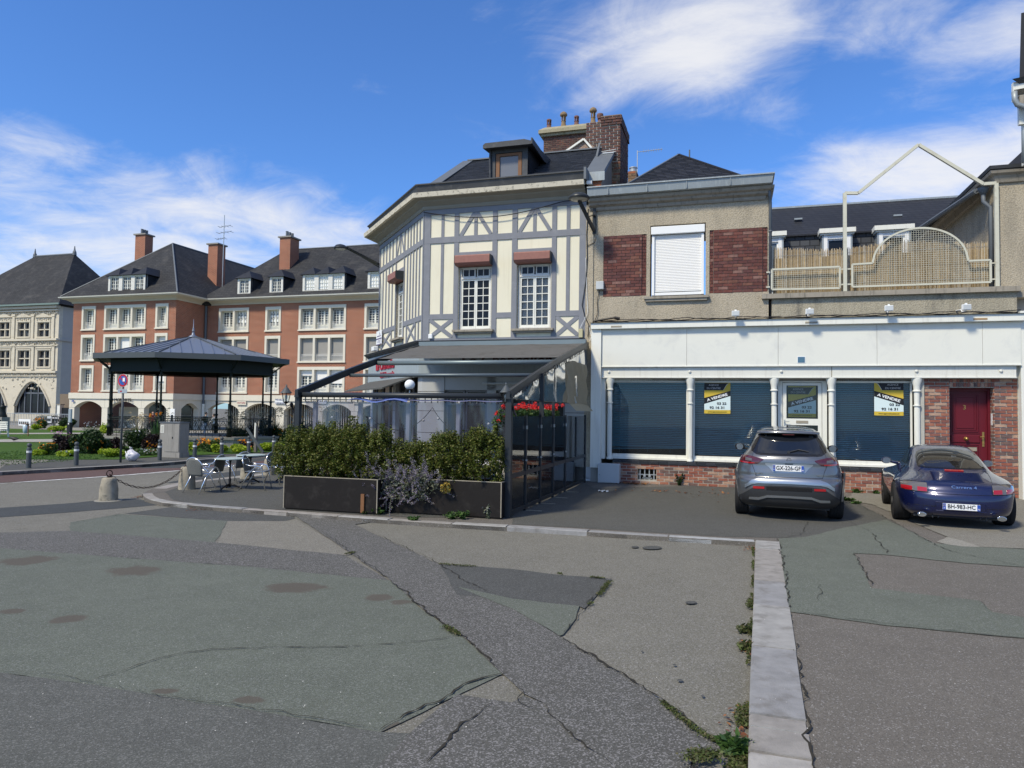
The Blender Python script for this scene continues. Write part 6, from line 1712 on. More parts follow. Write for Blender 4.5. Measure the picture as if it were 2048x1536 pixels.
for c,w_ in edges:
 for k_,dd in((1.0,.10),(.93,-.1)):
  ap=[(c,0)]and arch_pts(c,w_*k_,ZB if False else zsp,ztop_-(1-k_)*2)
  m=MB();m.tube([(x,VS-dd,z)for x,z in ap],.13,5);part('arch_moulding',m,stone_house,sh_)
 m=MB();wmt=paint('lead_grey_frame',(.13,.145,.17),.6)
 zl=sp(65,827)[1]
 zm=sp(65,786)[1]
 for q in(-.42,-.27,-.1,.1,.27,.42):
  x=c+w_*q;t=1-abs(q)*2;zt_=zsp+(ztop_-zsp)*math.sin(t*PI/2)**.85;m.box(x-.07,x+.07,VS+.3,VS+.4,zl,zt_)
 m.box(c-w_/2,c+w_/2,VS+.3,VS+.4,zm-.1,zm+.1);m.box(c-w_/2,c+w_/2,VS+.25,VS+.4,zl-.1,zl+.1)
 aw=part('arch_window',m,wmt,sh_)
 part('pane',MB().box(c-w_/2,c+w_/2,VS+.41,VS+.42,zl,ztop_),dark_glass,aw)
 m=MB()
 for q in range(16):z=zl+.2+(zm-zl-.3)*q/16;m.box(c-w_*.46,c+w_*.46,VS+.34,VS+.36,z,z+.05)
 part('louvre',m,anthracite,aw)
 part('plinth',MB().box(c-w_/2,c+w_/2,VS+.1,VS+.6,ZB,zl-.1),stone_house,sh_)
m=MB();m.box(ur,ur+.0+.02,VS,VS+14,ZB,zt);part('side_wall',MB().box(ur-.5,ur,VS+.6,VS+14,ZB,zt),stone_shade,sh_)
part('side_string',MB().box(ur,ur+.2,VS,VS+14,sp(60,680)[1]-.15,sp(60,680)[1]+.15),stone_shade,sh_)
eo=.8;za2=sp(119,612)[1]+.2
vr_=VS+7
xl_,zrr=on_plane(70,513,vr_);xr_,zr_=on_plane(149,508,vr_)
zrr=max(zrr,zr_)
rf=MB();A_=(ulft-eo,VS-eo,za2);B_=(ur+eo,VS-eo,za2)
rf.poly([A_,B_,(xr_,vr_,zrr),(xl_,vr_,zrr)]);rf.poly([B_,(ur+eo,VS+14+eo,za2),(xr_,vr_,zrr)]);rf.poly([A_,(xl_,vr_,zrr),(ulft-eo,VS+14+eo,za2)]);rf.poly([(ulft-eo,VS+14+eo,za2),(xl_,vr_,zrr),(xr_,vr_,zrr),(ur+eo,VS+14+eo,za2)])
r3=part('roof',rf,far_slate,sh_)
m=MB();m.tube([(xl_,vr_,zrr),(xr_,vr_,zrr)],.16,6)
for x in(xl_,xr_):m.lathe([(.3,-.2),(.25,.3),(.12,.6),(.05,1.2)],(x,vr_,zrr),8)
part('ridge_cap',m,lead,r3)
part('gutter',MB().box(ulft-eo-.1,ur+eo+.1,VS-eo-.15,VS-eo,za2-.12,za2+.12),paint('verdigris_gutter',(.16,.22,.20),.6),r3)
m=MB();u0_,z0_=on_plane(119,790,66);m.box(u0_,-69,66,66.3,-1,z0_+.2)
u_a=on_plane(120,790,62)[0];u_b=on_plane(147,790,62)[0];z_a=on_plane(130,788,62)[1]
solo('garden_wall',MB().box(u_a,u_b+2,62,62.3,-1,z_a),paint('brown_render',(.19,.15,.11),.9,var=.12),'plain brown rendered wall filling the gap between stone house and brick block','wall',(u_a,62,-1))
u_a=on_plane(114,800,61)[0];z_a=on_plane(118,808,61)[1]
gp_=thing('gate_pier','white gate pier with a flat cap left of the brick arcade','pier',(u_a,61,-1));part('shaft',MB().box(u_a+.05,u_a+.45,61,61.5,-1,z_a-.1),white_paint,gp_);part('cap',MB().box(u_a,u_a+.55,60.95,61.55,z_a-.1,z_a),cement,gp_)
m=MB();u_b=on_plane(140,800,61.2)[0];n=22
for k in range(n):x=u_a+.5+(u_b-u_a)*k/n;m.box(x,x+.04,61.2,61.24,-.9,z_a-.4)
solo('iron_fence',m,anthracite,'row of thin upright bars right of the white gate pier','fence',(u_a+.5,61.2,-1))
BX,BY,BR,BRC,BSY=-14.62,32.63,4.436,3.63,0.78
BG=gz(wf(BX,BY)[1])
def oct(r,z,n=8,ph=PI/4):return[(BX+r*math.cos(ph+k*PI/4),BY+r*BSY*math.sin(ph+k*PI/4),z)for k in range(n)]
bs=thing('bandstand','open octagonal bandstand with a shallow standing seam zinc roof on thin green iron columns','bandstand',(BX,BY,BG),frame=False)
ZT,ZBm,ZA=3.93,3.70,4.90
fascia=paint('bandstand_fascia',(.085,.095,.10),.5,.25,var=.08)
seamz=paint('bandstand_zinc',(.20,.225,.27),.42,.45,var=.08,vs=1.5)
m=MB();o=oct(BR,ZT);o2=oct(BR,ZBm);o3=oct(BR-.12,ZT);o4=oct(BR-.12,ZBm)
for k in range(8):
 j=(k+1)%8
 m.add([o2[k],o2[j],o[j],o[k]],[(0,1,2,3)]);m.add([o[k],o[j],o3[j],o3[k]],[(0,1,2,3)]);m.add([o2[k],o4[k],o4[j],o2[j]],[(0,1,2,3)])
part('fascia',m,fascia,bs)
rb=oct(BR-.45,ZT+.02);rt=oct(.10,ZA)
for k in range(8):
 j=(k+1)%8
 m=MB();m.add([rb[k],rb[j],rt[j],rt[k]],[(0,1,2,3)]);m.add([rb[k],rb[j],o3[j],o3[k]],[(0,1,2,3)])
 p=part('roof_panel',m,seamz,bs)
 m=MB();a,b,c,d=(Vector(q)for q in(rb[k],rb[j],rt[j],rt[k]))
 for q in range(1,7):
  base=a.lerp(b,q/7);t=(q/7-.5)*2;h=1-abs(t)
  top=a.lerp(b,q/7)+((c+d)/2-(a+b)/2)*h
  m.beam(base+Vector((0,0,.02)),top+Vector((0,0,.02)),.022,.035)
 part('seam',m,seamz,p)
 m=MB();m.beam(a+Vector((0,0,.02)),d+Vector((0,0,.02)),.05,.04);part('hip',m,fascia,bs)
m=MB();m.lathe([(.22,-.06),(.20,.0),(.08,.06),(.06,.14),(.04,.20),(.05,.24),(.08,.26),(.05,.28),(.03,.32),(.05,.36),(.02,.40),(.012,.75),(.001,.8)],(BX,BY,ZA+.02),12);part('finial',m,seamz,bs,smooth=True)
i1,i2,i3=oct(BRC+.05,ZBm+.05),oct(BRC+.05,3.22),oct(BRC-.08,3.22)
m=MB()
for k in range(8):
 j=(k+1)%8;m.add([i2[k],i2[j],i1[j],i1[k]],[(0,1,2,3)]);m.add([i2[k],i3[k],i3[j],i2[j]],[(0,1,2,3)]);m.add([o4[k],i1[k],i1[j],o4[j]],[(0,1,2,3)])
 m.beam(Vector(i2[k])+Vector((0,0,-.03)),Vector(i2[j])+Vector((0,0,-.03)),.14,.05)
part('ring_beam',m,green_iron,bs)
ce=oct(BRC,3.50);m=MB();m.poly(ce[::-1]);part('ceiling',m,paint('dark_boarding',(.035,.022,.018),.8,var=.2),bs)
m=MB()
for k in range(8):
 a,b=Vector(oct(BRC,3.25)[k]),Vector(oct(BR-.2,ZBm+.02)[k]);m.beam(a,b,.03,.05)
 for q in range(9):
  t=q/9;c=a.lerp(b,t)+Vector((random.uniform(-.08,.08),random.uniform(-.05,.05),.06+.1*t));m.tube([c+Vector((.05*math.cos(w_),0,.05*math.sin(w_)))for w_ in[PI*z_/4 for z_ in range(8)]],.010,4,True)
part('scroll_bracket',m,green_iron,bs)
DZ=.42
m=MB();m.prism([(x,y,BG-.2)for x,y,z in oct(BRC+.35,0)],(0,0,DZ-.10-BG+.2));part('plinth',m,concrete_grey,bs)
m=MB();m.prism([(x,y,DZ-.10)for x,y,z in oct(BRC+.42,0)],(0,0,.10));part('platform',m,asph_pale,bs)
colprof=[(.10,0),(.10,.35),(.12,.36),(.12,.42),(.085,.45),(.07,.60),(.095,.66),(.095,.69),(.06,.72),(.055,.86),(.085,.90),(.085,.93),(.05,.96),(.048,1.5),(.065,1.52),(.065,1.55),(.046,1.58),(.036,2.62),(.055,2.66),(.055,2.70),(.04,2.72),(.07,2.80)]
cme=mesh_of('column',MB().lathe(colprof,(0,0,0),10),smooth=True,mats=[green_iron])
cp_=oct(BRC,DZ)
for k in range(8):share('column',cme,bs,cp_[k])
for k in range(8):
 a,b=Vector(cp_[k]),Vector(cp_[(k+1)%8])
 if k==0:continue
 m=MB();up_=Vector((0,0,1));d=(b-a).normalized();a=a+d*.12;b=b-d*.12;L=(b-a).length
 for h,r in((.78,.022),(.70,.014),(.14,.014)):m.tube([a+up_*h,b+up_*h],r,5)
 rl_=part('railing',m,green_iron,bs)
 m=MB();n=int(L/.26)
 for i in range(n):
  c=a+d*(L*(i+.5)/n)
  for s_ in(-1,1):
   m.tube([c+d*(s_*(.015+.10*math.sin(t)))+up_*(.16+.52*t/PI)for t in[PI*q/8 for q in range(9)]],.010,4)
   m.tube([c+d*(s_*.05+.045*math.cos(t))+up_*(.30+.045*math.sin(t))for t in[PI*q/3 for q in range(6)]],.008,4,True)
   m.tube([c+d*(s_*.05+.045*math.cos(t))+up_*(.54+.045*math.sin(t))for t in[PI*q/3 for q in range(6)]],.008,4,True)
  m.tube([c+d*(L/n/2)+up_*.0,c+d*(L/n/2)+up_*.78],.010,4)
 part('scrollwork',m,green_iron,rl_)
def bollard_mesh_parts(t):
 m=MB().lathe([(.062,0),(.060,.50),(.055,.53),(.035,.545),(.028,.56)],(0,0,0),16);part('shaft',m,bollard_grey,t,smooth=False);
 b=MB().sphere((0,0,.60),.058,16,10);part('ball',b,bollard_grey,t,smooth=True)
 r=MB().lathe([(.0605,.40),(.0635,.40),(.0635,.455),(.0605,.455)],(0,0,0),16);part('reflective_band',r,reflective,t)
spots=[(57,936,'grey ball topped bollard nearest the left edge of the street'),(152,931,'grey ball topped bollard between the left one and the no parking post'),(319,921,'grey ball topped bollard in front of the concrete cabinet'),(389,919,'grey ball topped bollard just right of the concrete cabinet'),(443,912,'grey ball topped bollard behind the back of the second metal chair'),(497,908,'grey ball topped bollard left of the broken sign post behind the cafe tables'),(547,905,'grey ball topped bollard farthest up the street, beside the hedge')]
b0=None
for i,(x,y,lab)in enumerate(spots):
 u,v,z=on_ground(x,y,.03)
 if b0 is None:
  b0=thing('bollard',lab,'bollard',(u,v,z),'ball topped bollards along the far pavement',rot=0);bollard_mesh_parts(b0)
 else:dup(b0,(u,v,z),random.uniform(-1,1),lab)
def stone_bollard(x,y,z0,lab,h=.43,r0=.165,r1=.125,ring=True,tilt=0):
 u,v,z=on_ground(x,y,z0)
 v+=r0*.8
 t=thing('stone_bollard',lab,'bollard',(u,v,z),'worn stone bollards round the cafe pavement',rot=random.uniform(0,3))
 pr=[(r0*1.04,-.02),(r0,.0),(r0*.98,.05),(r0*.93,h*.5),(r1*1.03,h*.85),(r1*.97,h*.94),(r1*.8,h*.99),(r1*.5,h),(.001,h)]
 m=MB().lathe(pr,(0,0,0),28)
 m.xf(lambda p:(p[0]*(1+.035*math.sin(p[2]*31+p[1]*40)),p[1]*(1+.035*math.sin(p[2]*27+p[0]*35)),p[2]))
 part('shaft',m,stone_bollard_mat,t,smooth=True)
 if ring:
  m=MB();m.tube([(0,.055*math.cos(a),h+.075+.055*math.sin(a))for a in[2*PI*k/18 for k in range(18)]],.010,6,True);m.box(-.03,.03,-.03,.03,h-.01,h+.02);part('iron_ring',m,chain_iron,t,smooth=True)
 return(u,v,z+h),t
p1,_t=stone_bollard(205,1003,RZ,'squat weathered stone bollard standing alone in the road, holding the left end of the chain')
m=MB();m.lathe([(.24,0),(.22,.012),(.17,.014)],(p1[0],p1[1],RZ+.001),20);sd=struct('bollard_footing',m,asph_pale)
p2,_t=stone_bollard(364,980,0,'weathered stone bollard beside the leftmost metal chair, holding the right end of the chain',h=.47)
stone_bollard(487,958,0,'stone bollard half hidden behind the cafe table legs',ring=False,h=.42)
stone_bollard(532,951,0,'pale stone bollard behind the rightmost metal chair',ring=False,h=.42)
stone_bollard(572,947,0,'stone bollard next to the hedge planter',ring=False,h=.40)
ct=thing('chain','rusty iron chain hanging in a curve between two stone bollards','chain',p1)
a=Vector(p1)+Vector((0,0,.06));b=Vector(p2)+Vector((0,0,.05));
def link_mb(r=.0065,L=.036,wd=.017):
 m=MB();P=[]
 for k in range(12):
  t=2*PI*k/12;P.append((wd*math.sin(t),0,L*.62*math.cos(t)+(L*.38 if math.cos(t)>0 else-L*.38 if math.cos(t)<0 else 0)))
 return m.tube(P,r,5,True)
lme=mesh_of('link',link_mb(),smooth=True,mats=[chain_iron])
N_=27;sag=.36
pts=[a.lerp(b,i/N_)-Vector((0,0,sag*4*(i/N_)*(1-i/N_)))for i in range(N_+1)]
for i in range(N_):
 p,q=pts[i],pts[i+1];d=(q-p);L=d.length
 r=d.to_track_quat('Z','Y').to_matrix()@Matrix.Rotation(PI/2*(i%2)+.5,3,'Z')
 ob=share('link',lme,ct,(p+q)/2,(1,1,L/.074),r.to_euler())
rattan=None
_b=NB('grey_mesh_weave');_w=_b.n.new('ShaderNodeTexChecker');_w.inputs['Scale'].default_value=260;_b.l.new(_b.P(),_w.inputs[0])
rattan=_b.done(_b.mix(_w.outputs['Fac'],(.085,.088,.082),(.15,.155,.145)),.7,0,None)
zt_top=paint('pale_green_table_top',(.42,.50,.47),.35,.1,var=.06,vs=4)
sc_=.93
def make_chair(lab):
 t=thing('cafe_chair',lab,'chair',(0,0,0),'metal cafe chairs round the outdoor tables',rot=0)
 R_=.013
 hoop=[]
 for k in range(17):
  a_=PI*k/16;hoop.append((.215*math.cos(a_),.20+.055*math.sin(a_)+.02,.53+.17*math.sin(a_)))
 m=MB()
 for s in(-1,1):
  leg=[(s*.235,-.235,0),(s*.235,-.18,.30),(s*.24,-.155,.43),(s*.245,-.12,.485),(s*.25,-.05,.505),(s*.245,.08,.505),(s*.225,.17,.53)]
  part('front_leg',MB().tube(leg,R_*sc_,8),alu,t,smooth=True)
  leg=[(s*.225,.30,0),(s*.21,.12,.33),(s*.235,-.02,.47),(s*.245,-.05,.50)]
  part('rear_leg',MB().tube(leg,R_*sc_,8),alu,t,smooth=True)
 part('back_hoop',MB().tube(hoop,R_*sc_,8),alu,t,smooth=True)
 rows=[]
 for i in range(9):
  q=i/8;z=.34+(.69-.34)*q;wd=.185+.02*math.sin(q*PI)-(.09*max(0,q-.7)/.3 if q>.7 else 0);yy=.19+.07*q
  rows.append([(x*wd,yy+.03*(1-x*x),z)for x in[-1+k/5 for k in range(11)]])
 ob=part('backrest',MB().grid(rows),rattan,t,smooth=True);so_=ob.modifiers.new('thickness','SOLIDIFY');so_.thickness=.010
 rows=[[(x*.205,y,.395-.012*math.sin((x+1)*PI/2)+(.0 if y>-.2 else-.012))for x in[-1+k/5 for k in range(11)]]for y in[-.215+.41*k/8 for k in range(9)]]
 ob=part('seat',MB().grid(rows),rattan,t,smooth=True);so_=ob.modifiers.new('thickness','SOLIDIFY');so_.thickness=.012
 m=MB();m.tube([(-.235,-.19,.385),(.235,-.19,.385)],.009,6);m.tube([(-.215,.16,.385),(.215,.16,.385)],.009,6);m.tube([(-.23,-.19,.385),(-.215,.16,.385)],.009,6);m.tube([(.23,-.19,.385),(.215,.16,.385)],.009,6);part('seat_frame',m,alu,t,smooth=True)
 return t
def make_table(lab):
 t=thing('cafe_table',lab,'table',(0,0,0),'round cafe tables on the pavement',rot=0)
 m=MB();m.lathe([(.0,.622),(.30,.622),(.315,.630),(.315,.640),(.30,.648),(.001,.650)],(0,0,0),40);part('table_top',m,zt_top,t)
 m=MB();m.lathe([(.028,.05),(.022,.12),(.03,.2),(.018,.24),(.017,.55),(.03,.60),(.09,.622)],(0,0,0),12);part('pedestal',m,black_metal,t,smooth=True)
 for k in range(3):
  a_=2*PI*k/3+.4;m=MB();m.tube([(.02*math.cos(a_),.02*math.sin(a_),.10),(.10*math.cos(a_),.10*math.sin(a_),.085),(.19*math.cos(a_),.19*math.sin(a_),.04),(.24*math.cos(a_),.24*math.sin(a_),.012)],[.022,.02,.016,.018],8);part('foot',m,black_metal,t,smooth=True)
 return t
tb0=make_table('pale green topped round table nearest the camera, at the leftmost chair')
tb0.location=fw(-9.93,12.55,.004)
dup(tb0,(-10.28,13.68,.004),.9,'pale green topped round table behind the nearer one')
dup(tb0,(-10.0,14.55,.004),2.0,'pale green topped round table farthest back, beside the dark backed chair')
c0=make_chair('metal and grey weave chair with its back to the camera, the leftmost one')
def seat(o,u,v,face,lab=None):
 o.location=fw(u,v,.004);o.rotation_euler=(0,0,-AL+face)
 if lab:o['label']=lab
def chair_at(u,v,face,lab):r=dup(c0,(u,v,.004),0,lab);r.rotation_euler=(0,0,-AL+face)
seat(c0,-10.02,11.88,PI-.15)
chair_at(-9.42,12.76,PI/2-PI+.35+PI,'metal chair right of the nearest table, its open arms turned to it')
chair_at(-10.5,12.62,-PI/2+.15,'metal chair with a round dark back at the left of the nearest table')
chair_at(-10.75,13.75,-PI/2-.1,'metal chair behind the round dark back, at the second table')
chair_at(-9.66,13.93,PI/2-.25,'metal chair seen side on with a dark leaning back, right of the second table')
chair_at(-9.35,14.9,PI/2+.3,'metal chair mostly hidden by the hedge')
u,v,z=on_ground(241,925,.03)
ns=thing('no_parking_sign','round red and blue no parking sign on a grey post with a small plate','road sign',(u,v,z))
top=z+2.42
part('post',MB().cyl((u,v,z),(u+.0,v,top),.032,n=12),bollard_grey,ns,smooth=True)
du=-v*0;sign_red=paint('sign_red',(.42,.02,.03),.45);sign_blue=paint('sign_blue',(.02,.10,.38),.45)
def disc(name,r,off_,mat,parent=ns,dz_=0):return part(name,MB().cyl((u+.02,v-.036-off_,top-.0+dz_),(u+.02,v-.041-off_,top+dz_),r,n=32),mat,parent)
d1=disc('sign_face',.185,0,sign_red);disc('white_rim',.19,-.002,white_plastic,d1);disc('blue_field',.133,.004,sign_blue,d1)
m=MB();m.beam((u+.02-.095,v-.0495,top+.095),(u+.02+.095,v-.0495,top-.095),.036,.002,(0,-1,0));part('red_bar',m,sign_red,d1)
m=MB();m.box(u+.03,u+.11,v-.056,v-.052,top-.03,top+.08);part('sticker',m,white_plastic,d1)
m=MB();m.box(u-.15,u+.19,v-.045,v-.037,top-.38,top-.255);pl_=part('plate',m,galv,ns);bevel(pl_,.004)
m=MB();m.box(u-.06,u+.0,v-.05,v-.046,top-.34,top-.30);part('plate_print',m,sign_red,pl_)
u,v,z=on_ground(258,923,.03)
m=MB();m.sphere((0,0,.165),.19,22,14,.9)
def crumple(p):
 x,y,zz=p;a_=math.atan2(y,x);r=1+.09*math.sin(a_*5+zz*21)+.05*math.sin(a_*9-zz*33)
 k=1.0 if zz<.2 else max(.35,1-(zz-.2)*3.4);return(x*r*k*1.05+(.0 if zz<.25 else-.05),y*r*k*.9,max(0.0,zz*1.05+.012*math.sin(a_*7)))
m.xf(crumple);gb=thing('rubbish_bag','crumpled whitish plastic rubbish bag leaning against the no parking post','bag',(u,v+.12,z),rot=0)
bagm=paint('bag_plastic',(.60,.60,.66),.3,var=.25,vs=14,dirt=(.28,.24,.22),dirt_amt=.7,ds=7)
part('bag',m,bagm,gb,smooth=True)
m=MB();m.tube([(-.12,-.15,.30),(-.02,-.19,.20),(.08,-.17,.06)],.012,5);m.tube([(.06,-.17,.27),(.0,-.19,.16),(-.05,-.18,.05)],.012,5);m.tube([(-.05,0,.36),(-.09,-.03,.43),(-.04,.02,.40)],.02,6);part('knot',m,white_plastic,gb,smooth=True)
u0,v0,z=on_ground(318,914,.03);u1,v1,_=on_ground(374,912,.03)
cabt=thing('concrete_cabinet','weathered grey concrete electricity cabinet with double doors on a low base','cabinet',(u0,v0,z))
W_=.80;D_=.42
m=MB();m.box(u0-.02,u0+W_+.04,v0-.03,v0+D_,z,z+.16);part('base',m,concrete_grey,cabt)
m=MB();m.box(u0,u0+W_,v0,v0+D_,z+.16,z+1.13);part('body',m,concrete_grey,cabt)
m=MB();m.box(u0-.02,u0+W_+.02,v0-.02,v0+D_+.02,z+1.13,z+1.165);part('lid',m,lead,cabt)
for a_,b_ in((.24,.51),(.515,.785)):
 m=MB();m.box(u0+a_,u0+b_,v0-.016,v0,z+.19,z+1.10)
 dd=part('door',m,concrete_grey,cabt)
m=MB();m.box(u0+.52,u0+.55,v0-.028,v0-.016,z+.62,z+.68);part('handle',m,black_metal,dd)
m=MB();m.box(u0+.03,u0+.17,v0-.006,v0,z+.80,z+1.06);pn=part('notice',m,cream_white,cabt)
m=MB()
for k in range(7):m.box(u0+.05,u0+.15,v0-.008,v0-.006,z+.83+k*.03,z+.84+k*.03)
part('print',m,cement,pn)
u,v,z=on_ground(511,905,.03)
bp_=thing('leaning_post','wooden post with a grey board leaning across it behind the cafe tables','post',(u,v,z))
part('post',MB().box(u-.05,u+.05,v-.05,v+.05,z,z+1.0),paint('grey_wood',(.14,.13,.12),.85,var=.2,vs=12),bp_)
m=MB();m.box(u-.025,u+.025,v-.07,v-.05,z+.5,z+1.12);part('white_strip',m,white_paint,bp_)
m=MB();m.beam((u-.35,v-.10,z+.92),(u+.42,v-.12,z+.02),.10,.03,(0,-1,0));part('leaning_board',m,bollard_grey,bp_)
u,v,z=on_ground(56,872,.05)
lb=thing('litter_bin','clear plastic sack hanging from a hoop on a thin post on the lawn','bin',(u,v,z))
part('post',MB().box(u-.02,u+.02,v-.02,v+.02,z,z+.70),oak,lb);part('hoop',MB().box(u-.32,u+.02,v-.1,v+.1,z+.66,z+.70),oak,lb)
m=MB();m.lathe([(.05,.14),(.12,.18),(.145,.4),(.15,.66)],(u-.19,v,z),14);part('sack',m,paint('clear_sack',(.45,.55,.62),.3,var=.25,vs=9),lb,smooth=True)
u,v,z=on_ground(139,868,.05)
pc_=thing('advert_column','slim pale totem on a black base standing in the flower bed by the arcade','totem',(u,v,z))
part('base',MB().box(u-.12,u+.12,v-.1,v+.1,z,z+.75),black_metal,pc_);part('panel',MB().box(u-.09,u+.10,v-.06,v+.06,z+.75,z+1.62),galv,pc_);m=MB();m.lathe([(.04,0),(.05,.01)],(u,v-.11,z+.66),12,'y');part('badge',m,white_plastic,pc_)
u,v,z=on_ground(6,874,.05)
be=thing('park_bench','pale slatted park bench cut off by the left edge of the lawn','bench',(u,v,z))
for k in range(4):part('slat',MB().box(u-1.2,u+.25,v+.02-k*.0,v+.05,z+.42+k*.11,z+.50+k*.11),cream_white,be)
for k in range(3):part('slat',MB().box(u-1.2,u+.25,v-.35+k*.12,v-.26+k*.12,z+.34,z+.37),cream_white,be)
for x in(u-1.1,u+.15):
 m=MB();m.beam((x,v-.36,z),(x,v-.30,z+.34),.06,.06);m.beam((x+.04,v+.16,z),(x,v+.02,z+.80),.06,.06);part('leg',m,cream_white,be)
u,v,z=on_ground(0,858,.05);v=30;z=gz(v)
sx,_=on_plane(4,850,38.);v=38.
stt=thing('statue','dark bronze statue on a stone pedestal at the left edge, before the arches','statue',(sx,v,gz(v)))
bz=paint('dark_bronze',(.022,.026,.025),.5,.5,var=.2)
zt=on_plane(4,806,v)[1];zp=on_plane(4,834,v)[1]
part('pedestal',MB().box(sx-.3,sx+.34,v-.3,v+.3,gz(v),zp),concrete_grey,stt);part('plaque',MB().box(sx+.0,sx+.30,v-.32,v-.30,zp-.55,zp-.2),bz,stt)
H_=zt-zp
m=MB().lathe([(.26,0),(.27,.05),(.22,H_*.3),(.17,H_*.5),(.19,H_*.68),(.20,H_*.78),(.08,H_*.84),(.07,H_*.87),(.10,H_*.92),(.09,H_*.97),(.001,H_)],(sx,v,zp),14);m.xf(lambda p:(p[0]+.03*math.sin(p[2]*9),p[1],p[2]));part('figure',m,bz,stt,smooth=True)
u_a,z_a=on_plane(14,836,56);u_b,_=on_plane(150,836,56)
fe=thing('pale_fence','thin pale metal fence running along the far street before the stone house','fence',(u_a,56,gz(56)))
m=MB();x=u_a
zf=on_plane(60,827,56)[1]
while x<u_b:m.box(x,x+.03,56,56.03,gz(56),zf);x+=.22
m.box(u_a,u_b,55.98,56.03,zf-.03,zf+.02);part('bars',m,galv,fe,kind='stuff')
for(x0,x1,ytp,lab,mt_)in((38,62,838,'white banner with dark marks fixed to the far fence, near the hanging sack',white_plastic),(95,104,832,'grey white panel on the far fence left of the black banner',light_grey_box),(103,122,833,'black banner with pale letters on the far fence below the gate pier',black_metal)):
 a_,zz=on_plane(x0,ytp,55.9);b_,_=on_plane(x1,ytp,55.9);hh=.25 if mt_ is black_metal else .7
 q=thing('banner',lab,'banner',(a_,55.9,zz-hh));part('cloth',MB().box(a_,b_,55.86,55.9,zz-hh,zz),mt_,q)
 m=MB()
 for k in range(5):w_=(b_-a_)/6;m.box(a_+w_*(k+.4),a_+w_*(k+1.0),55.84,55.86,zz-hh*.75,zz-hh*.35)
 part('print',m,white_plastic if mt_ is black_metal else anthracite,q)
pg=thing('terrace_pergola','dark metal pergola with half drawn grey awning and glass side over the cafe terrace','pergola',(-3.4,11,0))
def zb_(v):return 1.97+.215*(v-11)+.05*math.sin(PI*(v-11)/6.5)
def ul_(v):return-7.30-(v-11)*.097
UR_=-3.40
m=MB();m.box(-7.35,-7.26,10.95,11.04,0,1.98);part('post',m,anthracite,pg)
m=MB();m.box(-3.45,-3.35,10.94,11.04,0,1.98);part('post',m,anthracite,pg)
for f,du in((ul_,0),(lambda v:UR_,0)):
 m=MB();vs2=[10.9+(17.5-10.9)*k/10 for k in range(11)]
 for dz0,dz1,hw in((-.02,.08,.032),(-.05,-.02,.042)):
  rows=[]
  for v in vs2:u=f(v);z=zb_(v);rows.append([(u-hw,v,z+dz0),(u+hw,v,z+dz0),(u+hw,v,z+dz1),(u-hw,v,z+dz1),(u-hw,v,z+dz0)])
  m.grid(rows);m.poly(rows[0][:4]);m.poly(rows[-1][:4][::-1])
 part('rafter',m,anthracite,pg)
def crossbar(v,name,r=.045,dz_=-.0,mat=anthracite,ext=0):
 m=MB();m.cyl((ul_(v)+.05,v,zb_(v)+dz_),(UR_-.04,v,zb_(v)+dz_),r,n=12);return part(name,m,mat,pg,smooth=True)
crossbar(11.02,'front_bar',.045,-.03);crossbar(13.0,'middle_bar',.035,-.05,paint('bar_steel',(.10,.125,.14),.4,.3));crossbar(14.45,'awning_bar',.05,-.02,paint('bar_steel2',(.16,.20,.21),.4,.3))
canvas=paint('grey_canvas',(.105,.103,.098),.85,var=.10,vs=4,dirt=(.07,.065,.055),dirt_amt=.75,ds=2.6,bump=.2,bs=160)
rows=[]
for i in range(24):
 v=14.47+(17.5-14.47)*i/23;rows.append([(ul_(v)+.05+(UR_-ul_(v)-.1)*j/16,v,zb_(v)+.075+.012*math.sin(j*1.3)*math.sin(i*.4)-.018*math.sin(PI*((i%8)/8)))for j in range(17)])
part('awning',MB().grid(rows),canvas,pg,smooth=True)
m=MB();m.box(-7.9,-3.42,17.34,17.5,zb_(17.5)+.03,zb_(17.5)+.14);part('awning_case',m,paint('case_blue_grey',(.17,.215,.235),.45),pg)
GU=-3.38
pv=[11.0,11.90,12.90,13.90,15.0,17.18]
for i,v in enumerate(pv):
 m=MB();m.box(GU-.025,GU+.025,v-.03,v+.03,0,1.64 if i else 1.98);part('side_post',m,anthracite,pg)
m=MB();m.box(GU-.025,GU+.025,16.06,16.11,.68,1.60);part('side_post',m,anthracite,pg)
m=MB();m.box(GU-.025,GU+.025,13.87,13.93,1.6,zb_(13.9));part('side_post',m,anthracite,pg)
m=MB();m.box(-3.40,-3.32,12.87,12.93,1.6,zb_(12.9));part('side_post',m,anthracite,pg)
for a,b in zip(pv,pv[1:]):
 for q_ in((.04,.10),(.62,.69)):part('side_rail',MB().box(GU-.02,GU+.02,a+.03,b-.03,*q_),anthracite,pg)
 part('glass_panel',MB().box(GU-.004,GU+.004,a+.03,b-.03,.10,.62),clear_glass,pg);part('glass_panel',MB().box(GU-.004,GU+.004,a+.03,b-.03,.69,1.62),clear_glass,pg)
m=MB()
for v in pv[1:5]:m.box(GU+.02,GU+.045,v-.05,v-.02,1.40,1.46);m.box(GU+.02,GU+.045,v-.05,v-.02,.85,.88)
part('clamp',m,galv,pg)
for v in pv[1:5]:
 m=MB();m.box(GU-.05,GU+.30,v+.0,v+.03,.0,.012);part('foot_plate',m,rust_edge,pg)
rows=[]
for i in range(30):
 v=11.05+(16.9-11.05)*i/29;zt=zb_(v)-.04;z0=1.90;w_=.025*math.sin(i*1.1)
 rows.append([(GU+.02+w_*math.sin(PI*j/6)+.01*math.sin(i*2.3+j),v,z0+(zt-z0)*j/6)for j in range(7)])
part('side_sheet',MB().grid(rows),plastic_sheet,pg,smooth=True)
rows=[]
